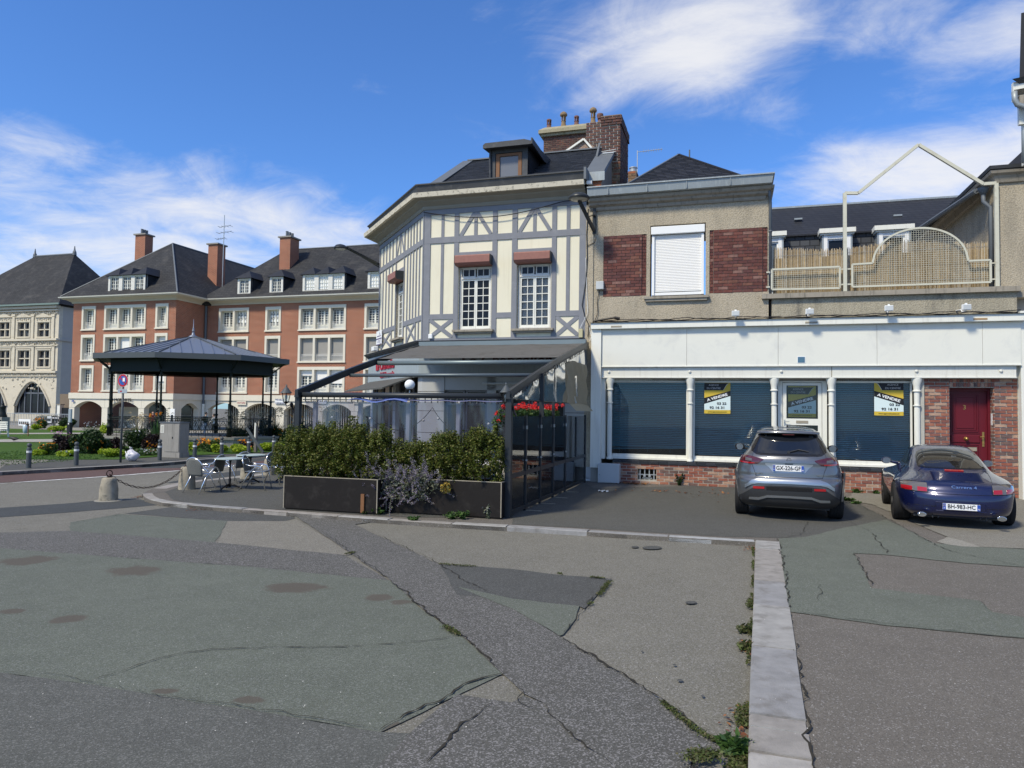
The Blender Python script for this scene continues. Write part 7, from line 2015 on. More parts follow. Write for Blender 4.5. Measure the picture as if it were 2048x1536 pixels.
for i in range(60):
 u=-7.22+(3.78)*i/59;ww=.03*math.sin(i*.55)
 rows.append([(u,11.08+ww*(1-j/8)+.012*math.sin(i*1.9+j),.95+(1.84-.95)*j/8)for j in range(9)])
part('front_sheet',MB().grid(rows),plastic_sheet,pg,smooth=True)
m=MB();m.tube([(-7.25,11.05,1.86),(-3.42,11.05,1.865)],.010,5);k=-7.2
while k<-3.45:
 m.box(k,k+.012,11.03,11.05,1.82,1.90);k+=.115
part('hanging_rail',m,rust_edge,pg)
m=MB();v=11.1
while v<17:m.box(GU+.02,GU+.03,v,v+.012,zb_(v)-.10,zb_(v)-.03);v+=.16
m.tube([(GU+.02,11.05,1.905),(GU+.02,13,1.895),(GU+.02,15,1.90),(GU+.02,17.1,1.90)],.008,5);part('hanging_rail',m,black_metal,pg)
for x,y in((631,0),(721,0),(817,0),(917,0)):
 u,_=on_plane(x,830,11.2);m=MB();m.box(u-.033,u+.033,11.17,11.23,0,1.86);part('white_post',m,old_white,pg)
blue_tarp=paint('blue_tarp',(.12,.17,.42),.5,var=.15)
rows=[[(-6.35+1.15*i/10,10.98+.08*j/3,1.845+.03*math.sin(i)+(.02+.05*i/10)*j/3)for j in range(4)]for i in range(11)]
part('tarp_edge',MB().grid(rows),blue_tarp,pg);rows=[[(-5.9+2.4*i/20,11.0+.05*j/3,1.855+.008*math.sin(i*1.3)+.02*j/3)for j in range(4)]for i in range(21)];part('tarp_edge',MB().grid(rows),paint('violet_tarp',(.16,.17,.30),.5,var=.2),pg)
tan=paint('tan_tarpaulin',(.50,.44,.31),.75,var=.08,vs=3,dirt=(.28,.24,.16),dirt_amt=.5,ds=2.0,streak=True)
_tn,_tl=tan.node_tree.nodes,tan.node_tree.links
_q=_tn.new('ShaderNodeBsdfTranslucent');_q.inputs[0].default_value=(.55,.47,.32,1);_x=_tn.new('ShaderNodeMixShader');_x.inputs[0].default_value=.5
_tl.new(_tn['Principled BSDF'].outputs[0],_x.inputs[1]);_tl.new(_q.outputs[0],_x.inputs[2]);_tl.new(_x.outputs[0],_tn['Material Output'].inputs[0])
rows=[]
for i in range(26):
 q=i/25;v=14.85+(17.0-14.85)*q;zt=2.83-.0*q;zt=min(2.84,zb_(v)-.12)
 rows.append([(GU+.06+.05*math.sin(q*9)*(1-j/12)+.02*math.sin(q*23+j),v,1.90+(zt-1.90)*j/12)for j in range(13)])
part('tan_flap',MB().grid(rows),tan,pg,smooth=True)
rows=[[(GU+.06+.16*j/5+.02*math.sin(i*.7),15.0+(17.1-15.0)*i/15+.06*j/5,1.905-.17*j/5)for j in range(6)]for i in range(16)]
part('tan_flap',MB().grid(rows),tan,pg,smooth=True)
bulb=paint('festoon_bulb',(.66,.64,.58),.35,var=.03)
def festoon(pts,lab,per,seed):
 rnd=random.Random(seed);t=thing('string_lights',lab,'string lights',pts[0])
 P=[]
 for a,b in zip(pts,pts[1:]):
  a=Vector(a);b=Vector(b);s=(b-a).length*.12
  for k in range(8):q=k/8;P.append(a.lerp(b,q)-Vector((0,0,s*4*q*(1-q))))
 P.append(Vector(pts[-1]));m=MB().tube(P,.006,4);part('wire',m,black_metal,t)
 me=mesh_of('bulb',MB().sphere((0,0,-.035),.024,10,8),smooth=True,mats=[bulb])
 for k in range(2,len(P)-1,per):share('bulb',me,t,P[k])
festoon([(-7.0,11.4,1.75),(-6.6,11.6,1.30),(-6.2,11.5,1.62),(-5.9,11.6,1.40),(-5.4,11.5,1.40),(-5.0,11.6,1.75),(-4.5,11.5,1.35),(-4.0,11.6,1.55),(-3.6,11.5,1.45)],'black wire with white globes looping behind the clear plastic front',5,1)
festoon([(-3.6,11.2,1.84),(-3.65,12.2,1.80),(-3.7,13.2,1.86),(-3.7,14.2,1.88),(-3.7,15.2,1.90)],'white globe lights strung above the red geraniums',3,2)
u,z=on_plane(819.5,769.5,11.25)
gl_=thing('globe_lamp','white opal globe lamp on top of a white post inside the terrace','lamp',(u,11.25,1.9));part('globe',MB().sphere((u,11.25,z),.088,24,16),white_plastic,gl_,smooth=True);part('neck',MB().lathe([(.05,-.09),(.05,-.075),(.02,-.07)],(u,11.25,z),14),black_metal,gl_);part('stem',MB().cyl((u,11.25,1.84),(u,11.25,z-.085),.012,n=8),galv,gl_)
def lantern(u,v,z,side,lab):
 t=thing('carriage_lantern',lab,'lantern',(u,v,z-.3),'black carriage lanterns on the pergola posts',rot=0)
 S_=.082
 m=MB()
 for k in range(6):
  a_=PI*k/3;m.tube([(S_*.62*math.cos(a_),S_*.62*math.sin(a_),0),(S_*.98*math.cos(a_),S_*.98*math.sin(a_),.155)],.005,4)
 for r,h in((S_*.62,0),(S_*.98,.155)):m.tube([(r*math.cos(PI*k/3),r*math.sin(PI*k/3),h)for k in range(6)],.006,4,True)
 m.lathe([(.02,-.03),(.035,-.02),(S_*.6,-.006),(S_*.6,0)],(0,0,0),6);cage=part('cage',m,black_metal,t)
 P0=[(S_*.60*math.cos(PI*k/3),S_*.60*math.sin(PI*k/3),.003)for k in range(6)];P1_=[(S_*.95*math.cos(PI*k/3),S_*.95*math.sin(PI*k/3),.152)for k in range(6)]
 for k in range(6):j=(k+1)%6;part('pane',MB().poly([P0[k],P0[j],P1_[j],P1_[k]]),clear_glass,cage)
 part('bulb',MB().lathe([(.014,.01),(.014,.05),(.020,.06),(.022,.10),(.012,.125),(.001,.13)],(0,0,0),10),white_plastic,t,smooth=True)
 m=MB().lathe([(S_*1.25,.155),(S_*1.2,.165),(S_*.95,.185),(S_*.7,.215),(S_*.45,.245),(.02,.262),(.012,.275),(.018,.285),(.010,.30),(.001,.315)],(0,0,0),12);smooth_by_angle(part('cap',m,bollard_grey,t),25)
 m=MB();s=side
 m.tube([(0,0,-.03),(0,0,-.06),(s*.03,0,-.075),(s*.06,0,-.06),(s*.095,0,-.05)],.009,6);m.tube([(s*.0,0,-.07),(s*.02,0,-.11),(s*.07,0,-.14),(s*.10,0,-.12)],.005,5);m.lathe([(.035,-.015),(.05,0),(.035,.015)],(s*.115,0,-.05),12,'x');m.tube([(s*.12,0,-.05),(s*.13,.02,-.14),(s*.17,.03,-.22)],.018,6);part('scroll_arm',m,black_metal,t)
 return t
u,z=on_plane(573,770,11.0);lantern(u,11.0,z,1,'black carriage lantern at the left corner of the pergola')
u,z=on_plane(1012,767,10.98);lantern(u,10.98,z,1,'black carriage lantern at the right corner of the pergola, above the glass side')
wp=paint('white_garden_plastic',(.62,.58,.50),.4,var=.05)
it=thing('garden_table','white rectangular table inside the terrace behind the glass side','table',(-4.3,13.2,0))
m=MB();m.box(-5.0,-3.75,12.8,13.9,.66,.70);bevel(part('table_top',m,pvc_white,it),.01)
for x in(-4.9,-3.85):
 for v in(12.9,13.8):part('leg',MB().box(x-.02,x+.02,v-.02,v+.02,0,.66),wp,it)
def garden_chair(u,v,rot,lab):
 t=thing('garden_chair',lab,'chair',(u,v,0),'pale plastic armchairs inside the glazed terrace',rot=rot)
 for sx_,sy_ in((-1,-1),(1,-1),(-1,1),(1,1)):
  part('leg',MB().tube([(sx_*.24,sy_*.24,0),(sx_*.22,sy_*.20,.38)]+([(sx_*.235,-.19,.60)]if sy_<0 else[(sx_*.21,.26,.80)]),.016,7),wp,t,smooth=True)
 part('seat',MB().box(-.22,.22,-.21,.20,.375,.395),wp,t)
 part('backrest',MB().add([(-.2,.20,.45),(.2,.20,.45),(.2,.27,.80),(-.2,.27,.80),(-.2,.21,.45),(.2,.21,.45),(.2,.28,.80),(-.2,.28,.80)],[(0,1,2,3),(7,6,5,4),(3,2,6,7),(0,3,7,4),(1,5,6,2)]),wp,t)
 for s in(-1,1):part('armrest',MB().tube([(s*.235,-.22,.58),(s*.24,.05,.60),(s*.21,.23,.60)],.017,7),wp,t,smooth=True)
 return t
garden_chair(-3.75,12.35,.6,'pale plastic armchair nearest the front corner, inside the glass')
garden_chair(-3.72,14.4,PI-.3,'pale plastic armchair farther back, beyond the table inside the glass')
gr_=thing('geranium_trough','row of bright red geraniums in a trough hung along the inside of the glass side','flowers',(-3.52,11.1,1.55))
part('trough',MB().box(-3.62,-3.44,11.1,14.85,1.50,1.62),anthracite,gr_)
def leaves(name,pts,size,mat,parent,up=.3,asp=1.6,jit=.4,kind='stuff',seed=0,fold=True):
 """many leaf faces at pts (N,3), random tilt"""
 rng=np.random.default_rng(seed+len(pts));P=np.asarray(pts,float);n=len(P)
 if n==0:return None
 o=np.array(off(parent))if parent is not None else np.zeros(3)
 nd=rng.normal(size=(n,3));nd[:,2]=np.abs(nd[:,2])+up;nd/=np.linalg.norm(nd,axis=1)[:,None]
 t=rng.normal(size=(n,3));t-=nd*(t*nd).sum(1)[:,None];t/=np.linalg.norm(t,axis=1)[:,None];b=np.cross(nd,t)
 s=(np.asarray(size)if np.ndim(size)else size)*rng.uniform(1-jit,1+jit,n);s=s[:,None]
 base=P-o
 A=base-t*s*asp/2;B=base+b*s*.5+nd*s*.12;C_=base+t*s*asp/2;D=base-b*s*.5+nd*s*.12
 V_=np.stack([A,B,C_,D],1).reshape(-1,3)
 me=bpy.data.meshes.new(name);me.vertices.add(4*n);me.vertices.foreach_set('co',V_.ravel().astype(np.float32))
 idx=np.arange(4*n).reshape(n,4);tri=np.stack([idx[:,[0,1,2]],idx[:,[0,2,3]]],1).reshape(-1,3)
 me.loops.add(6*n);me.loops.foreach_set('vertex_index',tri.ravel().astype(np.int32));me.polygons.add(2*n)
 me.polygons.foreach_set('loop_start',(np.arange(2*n)*3).astype(np.int32));me.update(calc_edges=True);me.validate()
 me.materials.append(mat);ob=bpy.data.objects.new(name,me);COL.objects.link(ob)
 if parent is not None:ob.parent=parent;ORG[ob.name]=off(parent)
 else:ob.rotation_euler=(0,0,-AL)
 if kind:ob['kind']=kind
 return ob
rg=np.random.default_rng(5)
def cloud(n,c,r,p=1.0):
 d=rg.normal(size=(n,3));d/=np.linalg.norm(d,axis=1)[:,None];q=rg.uniform(.25,1,n)**(1/3);return np.array(c)+d*q[:,None]*np.array(r)*p
pts=np.concatenate([cloud(110,(-3.52+rg.normal()*.03,v,1.66),(.11,.12,.09))for v in np.arange(11.1,14.9,.16)]);leaves('leaf_mass',pts,.035,mid_leaf,gr_,asp=1.2)
pts=np.concatenate([cloud(45,(-3.5+rg.normal()*.05,v+rg.normal()*.05,1.78+rg.uniform(-.04,.07)),(.045,.05,.04))for v in np.arange(11.0,14.9,.10)]);leaves('flower_heads',pts,.022,red_flower,gr_,asp=1.1)
gt2=thing('geranium_trough','loose red geraniums spilling left of the right corner lantern post','flowers',(-3.6,11.2,1.4))
pts=np.concatenate([cloud(40,(rg.uniform(-3.75,-3.5),rg.uniform(11.0,11.2),rg.uniform(1.48,1.74)),(.04,.04,.03))for _ in range(7)]);leaves('flower_heads',pts,.02,red_flower,gt2,asp=1.1)
leaves('leaf_mass',cloud(260,(-3.62,11.12,1.52),(.12,.09,.12)),.03,mid_leaf,gt2)
plm=paint('bar_x',(.02,.02,.02))
def planter(u0,u1,v0,v1,z1,lab,gap=False):
 t=thing('planter',lab,'planter',(u0,v0,0),'dark panel planters along the cafe terrace')
 m=MB();m.box(u0,u1,v0,v0+.02,.03,z1);part('front_panel',m,planter_mat,t)
 m=MB();m.box(u1-.02,u1,v0+.02,v1,.03,z1);m.box(u0,u0+.02,v0+.02,v1,.03,z1);part('end_panel',m,planter_mat,t)
 m=MB();m.box(u0,u1,v1-.02,v1,.03,z1);part('back_panel',m,planter_mat,t)
 m=MB();m.box(u0-.005,u1+.005,v0-.006,v0+.012,z1,z1+.012);m.box(u1-.012,u1+.005,v0+.012,v1,z1,z1+.012);m.box(u1-.008,u1+.006,v0-.008,v0+.008,.03,z1);m.box(u0-.006,u0+.008,v0-.008,v0+.008,.03,z1);part('edge_trim',m,rust_edge,t)
 part('soil',MB().box(u0+.02,u1-.02,v0+.02,v1-.02,.0,z1-.10),soil,t)
 return t
planter(-7.18,-5.44,10.45,11.0,.56,'dark planter box left of the russian sage, under the box hedge')
planter(-5.43,-3.44,10.76,11.15+.1,.575,'dark planter box right of the russian sage, its worn corner by the glass side')
twigs=twig
def shrub(u,v,z0,r,h,n,lab,seed,tall=()):
 t=thing('box_shrub',lab,'shrub',(u,v,z0),'box shrubs growing in the dark planters')
 rnd=np.random.default_rng(seed)
 m=MB()
 for k in range(7):
  a_=rnd.uniform(0,2*PI);e_=(u+math.cos(a_)*r*.6,v+math.sin(a_)*r*.3,z0+h*rnd.uniform(.5,.85));m.tube([(u+rnd.normal()*.04,v,z0-.1),((u+e_[0])/2+rnd.normal()*.03,(v+e_[1])/2,z0+h*.3),e_],[.013,.009,.004],5)
 part('stem',m,twigs,t)
 ns=240;P=[]
 for k in range(ns):
  a_=rnd.uniform(0,2*PI);q=math.sqrt(rnd.uniform(0,1));zz=rnd.uniform(0.0,1.0)**.9
  prof=(.72+.38*math.sin(PI*min(1,zz*.9+.1)))*(1.0 if zz<.75 else 1-(zz-.75)*1.6)
  x=u+math.cos(a_)*q*r*prof*1.1;y=v+math.sin(a_)*q*.34*prof;z=z0+.0+h*(.04+.88*zz)
  L=rnd.uniform(.07,.20)*(1.2 if zz>.7 else .8);lx,ly=rnd.normal()*.3,rnd.normal()*.25
  mm=int(n/ns)
  s=np.sort(rnd.uniform(0,1,mm));w_=.035*(1-.5*s)
  P.append(np.stack([x+lx*L*s+rnd.normal(size=mm)*w_,y+ly*L*s+rnd.normal(size=mm)*w_,z+L*s+rnd.normal(size=mm)*.02],1))
 for(du,hh)in tall:
  for _ in range(4):
   x=u+du+rnd.normal()*.035;mm=130;s=np.sort(rnd.uniform(0,1,mm));P.append(np.stack([x+.03*s*rnd.normal()+rnd.normal(size=mm)*(.05*(1-.65*s)),v+rnd.normal()*.06+rnd.normal(size=mm)*.045*(1-.5*s),z0+h*.7+(hh-h*.7)*s],1))
 P=np.concatenate(P)
 o_=leaves('crown',P,.0235,box_leaf,t,up=.5,asp=1.35,kind=None,seed=seed)
 return t
labs=['box shrub at the left end of the planters, spreading over the pavement','box shrub second from the left, with a small spire','tall spired box shrub just left of the russian sage','box shrub behind the russian sage','low box shrub right of the russian sage with the grey pillar above it','broad box shrub between the low one and the corner','tallest right hand box shrub next to the glass corner post']
sp_=[(-7.12,10.78,.5,.40,.78,13000,[(.05,.88)]),(-6.62,10.78,.5,.36,.86,13000,[(-.1,.95),(.15,1.02)]),(-6.1,10.78,.5,.36,.88,13000,[(.0,1.12),(.18,.98)]),(-5.62,10.82,.5,.34,.76,11000,[(.1,1.0)]),(-5.08,11.0,.5,.34,.62,10000,[(.1,.7)]),(-4.5,11.0,.5,.38,.76,12000,[(-.15,.80),(.2,.9)]),(-3.86,11.0,.5,.40,.84,14000,[(-.1,.97),(.18,1.0)])]
for i,(u,v,z0,r,h,n,tl)in enumerate(sp_):shrub(u,v,z0-.03,r,h,n,labs[i],40+i,tl)
sg=thing('russian_sage','sprawling russian sage with lilac flower spikes hanging over the planters','plant',(-5.25,10.7,.0))
rnd=np.random.default_rng(77);m=MB();FP,LP_,YP=[],[],[]
for k in range(115):
 cx=-5.55 if k%3==0 else(-4.85 if k%3==1 else-5.2)
 x0,y0,z0=cx+rnd.normal()*.14,10.68+rnd.normal()*.04,rnd.uniform(.30,.62)
 a_=rnd.normal()*.75;L=rnd.uniform(.2,.48);up_=rnd.uniform(-.35,1.0)
 d=Vector((math.sin(a_)*1.1,-.35+rnd.normal()*.2,up_)).normalized();P=[Vector((x0,y0,z0))]
 for q in range(6):
  d=(d+Vector((0,0,.12 if up_>0 else-.05))).normalized();P.append(P[-1]+d*L/6)
 m.tube(P,.0035,3)
 for q in range(90):
  s=rnd.uniform(.3,1);i=min(5,int(s*6));p=P[i].lerp(P[i+1],s*6-i);FP.append([p.x+rnd.normal()*.013,p.y+rnd.normal()*.013,p.z+rnd.normal()*.010])
 for q in range(22):
  s=rnd.uniform(0,.55);i=int(s*6);p=P[i];LP_.append([p.x+rnd.normal()*.035,p.y+rnd.normal()*.03,p.z+rnd.normal()*.035])
for cx,cz in((-5.1,.52),(-5.75,.40),(-4.35,.46)):
 YP+=list(cloud(170,(cx,10.68,cz),(.09,.06,.09)))
part('stem',m,silver_leaf,sg);leaves('flower_spikes',FP,.0105,sage_flower,sg,asp=1.3,seed=3);leaves('leaf_mass',LP_,.022,silver_leaf,sg,asp=1.9,seed=4);leaves('yellow_leaves',YP,.026,yellowed_leaf,sg,seed=5)
m=MB();m.box(-5.72,-5.66,10.42,10.445,.03,.33);part('bare_corner',m,oak,sg)
def small_plant(u,v,z,h,lab,flower=None,n=120,spread=.08,leaf=mid_leaf,size=.03,name='weed',cat='plant',grp=None,asp=2.2,fl_n=60):
 t=thing(name,lab,cat,(u,v,z),grp)
 rnd_=np.random.default_rng(int(abs(u*1000))+3);m=MB();LPs=[];Fs=[]
 for k in range(7):
  e_=Vector((u+rnd_.normal()*spread,v+rnd_.normal()*spread*.6,z+h*rnd_.uniform(.5,1)));m.tube([(u,v,z),tuple(e_)],.002,3)
  for q in range(n//7):s=rnd_.uniform(0,1);p=Vector((u,v,z)).lerp(e_,s);LPs.append([p.x+rnd_.normal()*spread*.3,p.y+rnd_.normal()*spread*.3,p.z+rnd_.normal()*.012+.01])
  if flower:
   for q in range(fl_n//7):p=Vector((u,v,z)).lerp(e_,rnd_.uniform(.6,1));Fs.append([p.x+rnd_.normal()*.012,p.y+rnd_.normal()*.012,p.z])
 part('stem',m,mid_leaf,t);leaves('leaf_mass',LPs,size,leaf,t,asp=asp)
 if flower:leaves('flower_heads',Fs,.014,flower,t)
 return t
def gp_at(x,y,z0=0.0):return on_ground(x,y,z0)
u,v,z=gp_at(976,1038);small_plant(u,v+.02,z,.30,'single upright lilac spike growing at the foot of the right planter',sage_flower,200,.035,silver_leaf,.022)
for i,(x,y,h,sp2,lab)in enumerate(((730,1028,.12,.10,'broad leaved green weed at the foot of the left planter'),(757,1029,.06,.09,'low creeping weed beside the planter joint'),(905,1038,.10,.08,'green weed tuft below the right planter'),(925,1038,.12,.07,'weed tuft with a thin stalk right of its neighbour below the planter'),(828,1041,.04,.05,'tiny weed on the kerb below the sage'),(870,1020,.05,.05,'dry stalk hanging below the sage'))):
 u,v,z=gp_at(x,y);small_plant(u,v,z,h,lab,None,160,sp2,mid_leaf,.03,grp='weeds at the foot of the planters')
for i,(x,y,h,lab)in enumerate(((1359,970,.32,'tall weed against the brick plinth between the first two windows'),(1704,982,.08,'low weed at the wall foot right of the grey car'),(1745,984,.07,'second low weed at the wall foot left of the blue car'),(1699,1002,.05,'small weed in the pavement joint right of the grey car'),(1712,1008,.04,'tiny weed in the pavement joint near the blue car'))):
 u,v,z=gp_at(x,y)
 small_plant(u,min(v,17.45),z,h,lab,None,170,.05 if h>.2 else .07,mid_leaf if i else dark_leaf,.028,grp='weeds growing along the shop wall')
def car_paint(name,col,metal=.55,rough=.28):
 b=NB(name);fl=b.noise(900,2,.5)
 c=b.mix(fl,V(col,.8),V(col,1.25))
 d=b.noise(6,6,.6)
 return b.done(c,b.rng(d,.3,.8,rough,rough+.1),metal,None,Coat_Weight=1.0,Coat_Roughness=.03)
grey_car=car_paint('grey_car_paint',(.165,.17,.178),.7,.28)
blue_car=car_paint('blue_car_paint',(.006,.010,.055),.30,.26)
car_black=NB('car_black_plastic').done((.022,.023,.025),.5,0,None)
gloss_black=NB('gloss_black').done((.012,.012,.014),.12,0,None)
car_glass=NB('tinted_car_glass').done((.010,.012,.016),.03,0,None,Specular_IOR_Level=.8)
tyre_mat=paint('tyre_rubber',(.016,.016,.017),.8,var=.2,vs=20)
rim_mat=paint('alloy_rim',(.45,.46,.47),.3,.9,var=.05)
red_lens=NB('red_lens').done((.34,.006,.010),.12,0,None,Coat_Weight=1.0)
dark_red_lens=NB('dark_red_lens').done((.07,.004,.007),.1,0,None,Coat_Weight=1.0)
clear_lens=NB('grey_lens').done((.11,.10,.095),.12,0,None,Coat_Weight=1.0)
silver_trim=paint('satin_silver_trim',(.42,.44,.46),.3,.85,var=.04)
plate_white=NB('number_plate_white').done((.74,.75,.76),.35,0,None)
plate_blue=NB('number_plate_blue').done((.02,.07,.36),.35,0,None)
plate_black=NB('number_plate_black').done((.01,.01,.012),.4,0,None)
chrome=NB('chrome').done((.7,.7,.72),.1,1.0,None)
class Body:
 def __init__(s,st,flares=()):
  s.st=[tuple(q)for q in st];s.fl=flares
 def at(s,z):
  L=s.st
  if z<=L[0][0]:return L[0]
  if z>=L[-1][0]:return L[-1]
  for i in range(len(L)-1):
   if L[i][0]<=z<=L[i+1][0]:break
  t=(z-L[i][0])/(L[i+1][0]-L[i][0])
  p0,p1,p2,p3=L[max(i-1,0)],L[i],L[i+1],L[min(i+2,len(L)-1)]
  out=[z]
  for k in range(1,6):
   m1=(p2[k]-p0[k])/max(1e-6,p2[0]-p0[0]);m2=(p3[k]-p1[k])/max(1e-6,p3[0]-p1[0]);h=p2[0]-p1[0]
   dlt=(p2[k]-p1[k])/h
   if dlt==0:m1=m2=0
   else:
    m1=max(min(m1/dlt,3),0)*dlt;m2=max(min(m2/dlt,3),0)*dlt
   out.append((2*t**3-3*t*t+1)*p1[k]+(t**3-2*t*t+t)*h*m1+(-2*t**3+3*t*t)*p2[k]+(t**3-t*t)*h*m2)
  return out
 def flare(s,y,z):
  return sum(a*math.exp(-((y-yc)/sy)**2)*math.exp(-((z-zc)/sz)**2)for a,yc,sy,zc,sz in s.fl)
 def ring(s,z):
  _,r,f,w,D,n=s.at(z);P=[]
  D=min(D,(f-r)*.45)
  for k in range(0,17):
   a=PI/2*k/16;sx=math.sin(a)**(2/n);cy=math.cos(a)**(2/n)if k<16 else 0
   P.append((w*sx,r+D-D*cy))
  ys=[r+D+(f-r-2*D)*k/24 for k in range(1,24)]
  P+=[(w,y)for y in ys]
  for k in range(0,17):
   a=PI/2*(1-k/16);sx=math.sin(a)**(2/n)if k<16 else 0;cy=math.cos(a)**(2/n)if k>0 else 0
   P.append((w*sx,f-D+D*cy))
  Q=[]
  for x,y in P:
   e=s.flare(y,z)*(x/w)**4 if w>1e-6 else 0;Q.append((x+e,y))
  left=[(-x,y)for x,y in Q[1:-1]][::-1]
  return[(x,y,z)for x,y in Q+left]
 def mesh(s,zs):
  mb=MB();R_=[s.ring(z)for z in zs];n=len(R_[0])
  for r in R_:mb.v+=r
  for i in range(len(R_)-1):
   for k in range(n):k2=(k+1)%n;mb.f.append((i*n+k,i*n+k2,(i+1)*n+k2,(i+1)*n+k));mb.m.append(0)
  mb.f.append(tuple(range(n-1,-1,-1)));mb.f.append(tuple(range((len(R_)-1)*n,len(R_)*n)));mb.m+=[0,0]
  return mb
 def rear(s,x,z,o=0.0):
  def p(x,z):
   _,r,f,w,D,n=s.at(z);q=min(.9999,abs(x)/w);y=r+D-D*(1-q**n)**(1/n)
   xx=x+(s.flare(y,z)*q**4)*(1 if x>0 else-1);return Vector((xx,y,z))
  P=p(x,z)
  if o:
   e=.004;dx=p(x+(e if x<0 else-e),z)-P;dx=dx if x<0 else-dx;dz_=p(x,z+e)-P;nrm=dx.cross(dz_).normalized();P=P+nrm*o
  return tuple(P)
 def side(s,y,z,sg,o=0.0):
  _,r,f,w,D,n=s.at(z);D=min(D,(f-r)*.45)
  if y<r+D:q=max(0,min(1,(r+D-y)/D));x=w*(1-q**n)**(1/n)
  elif y>f-D:q=max(0,min(1,(y-f+D)/D));x=w*(1-q**n)**(1/n)
  else:x=w
  x+=s.flare(y,z)*(x/w)**4
  return(sg*(x+o),y,z)
def rear_patch(name,B_,cols,mat,parent,o=.004,rows=6,sub=3,mirror=False,skirt=True,label=None):
 """cols: (x, z_low, z_high) from left to right"""
 C_=[]
 for a,b in zip(cols,cols[1:]):
  for k in range(sub):t=k/sub;C_.append(tuple(a[i]+(b[i]-a[i])*t for i in range(3)))
 C_.append(cols[-1])
 if mirror:C_=[(-x,a,b)for x,a,b in C_][::-1]
 G=[[B_.rear(x,z0+(z1-z0)*j/rows,o)for x,z0,z1 in C_]for j in range(rows+1)]
 mb=MB().grid(G)
 if skirt and o>0:
  S_=[[B_.rear(x,z0+(z1-z0)*j/rows,-.003)for x,z0,z1 in C_]for j in range(rows+1)]
  mb.grid([S_[0],G[0]]);mb.grid([G[-1],S_[-1]]);mb.grid([[q[0]for q in S_],[q[0]for q in G]][::-1]);mb.grid([[q[-1]for q in G],[q[-1]for q in S_]][::-1])
 return part(name,mb,mat,parent,smooth=False)if rows<=1 else smooth_by_angle(part(name,mb,mat,parent,label=label),50)
def side_patch(name,B_,rows_,mat,parent,sg,o=.004,nx=14):
 """rows_: (z, y_rear, y_front) bottom to top"""
 R2=[]
 for a,b in zip(rows_,rows_[1:]):
  for k in range(3):t=k/3;R2.append(tuple(a[i]+(b[i]-a[i])*t for i in range(3)))
 R2.append(rows_[-1])
 G=[[B_.side(y0+(y1-y0)*j/nx,z,sg,o)for j in range(nx+1)]for z,y0,y1 in R2]
 mb=MB().grid(G if sg>0 else G[::-1]);return smooth_by_angle(part(name,mb,mat,parent),50)
def cut_wheels(ob,cuts):
 """wheel arches cut from the body shell"""
 dg=None
 for(x0,x1,y,z,r)in cuts:
  c=mesh_of('cutter',MB().cyl((x0,y,z),(x1,y,z),r,n=40));co=bpy.data.objects.new('cutter',c);COL.objects.link(co);co.matrix_world=ob.matrix_world
  co.parent=ob.parent
  md=ob.modifiers.new('arch','BOOLEAN');md.operation='DIFFERENCE';md.object=co;md.solver='EXACT'
 bpy.context.view_layer.update();dg=bpy.context.evaluated_depsgraph_get()
 me=bpy.data.meshes.new_from_object(ob.evaluated_get(dg));cs_=[m.object for m in ob.modifiers];ob.modifiers.clear();ob.data=me
 for c in cs_:bpy.data.objects.remove(c)
 return ob
def wheel(root,x,y,r,wd,sg,spokes=5,rr=.66):
 w_=part('wheel',MB().lathe([(r*.7,-wd/2),(r*.93,-wd/2),(r*.985,-wd*.42),(r,-wd*.30),(r,-wd*.22),(r*.985,-wd*.215),(r*.985,-wd*.17),(r,-wd*.165),(r,-.012),(r*.985,-.01),(r*.985,.01),(r,.012),(r,wd*.165),(r*.985,wd*.17),(r*.985,wd*.215),(r,wd*.22),(r,wd*.30),(r*.985,wd*.42),(r*.93,wd/2),(r*.7,wd/2)],(x,y,r),48,'x'),tyre_mat,root)
 smooth_by_angle(w_,35)
 m=MB();R2=r*.70;xo=x+sg*wd*.44
 m.lathe([(R2,-wd*.4*sg),(R2,wd*.02*sg),(R2*.96,wd*.02*sg),(R2*.93,-wd*.10*sg),(R2*.90,-wd*.4*sg)],(xo,y,r),32,'x')
 for k in range(spokes):
  a_=2*PI*k/spokes;c,s_=math.cos(a_),math.sin(a_)
  m.beam((xo-sg*.02,y+.03*c,r+.03*s_),(xo-sg*.015,y+R2*.95*c,r+R2*.95*s_),.045,.02,(1,0,0))
 m.lathe([(.001,.0),(.05,.0),(.055,-.02)],(xo,y,r),16,'x')
 part('rim',m,rim_mat,w_);m=MB();m.lathe([(R2*.8,0),(.02,0)],(x+sg*wd*.1,y,r),24,'x');part('brake_disc',m,galv,w_)
 return w_
def plate(B_y,z0,z1,xc,hw,txt,root,tilt=0,code='',yo=0):
 m=MB();m.box(xc-hw,xc+hw,B_y-.008,B_y,z0,z1);p=part('number_plate',m,plate_white,root);bevel(p,.003)
 m=MB();m.box(xc-hw+.002,xc-hw+hw*.17,B_y-.0095,B_y-.008,z0+.002,z1-.002);m.box(xc+hw-hw*.17,xc+hw-.002,B_y-.0095,B_y-.008,z0+.002,z1-.002);part('blue_band',m,plate_blue,p)
 h=z1-z0
 text_part('characters',txt,h*.92,plate_black,p,(xc,B_y-.0105,(z0+z1)/2+h*.02),xs=.86,bold=.0012)
 text_part('characters','F',h*.35,plate_white,p,(xc-hw*.915,B_y-.0105,z0+h*.24));
 if code:text_part('characters',code,h*.32,plate_white,p,(xc+hw*.915,B_y-.0105,z0+h*.24))
 m=MB();m.tube([(xc-hw*.915+h*.13*math.cos(t),B_y-.010,z0+h*.68+h*.13*math.sin(t))for t in[PI*k/6 for k in range(12)]],h*.018,4,True);part('ring_of_stars',m,yel,p)
 return p
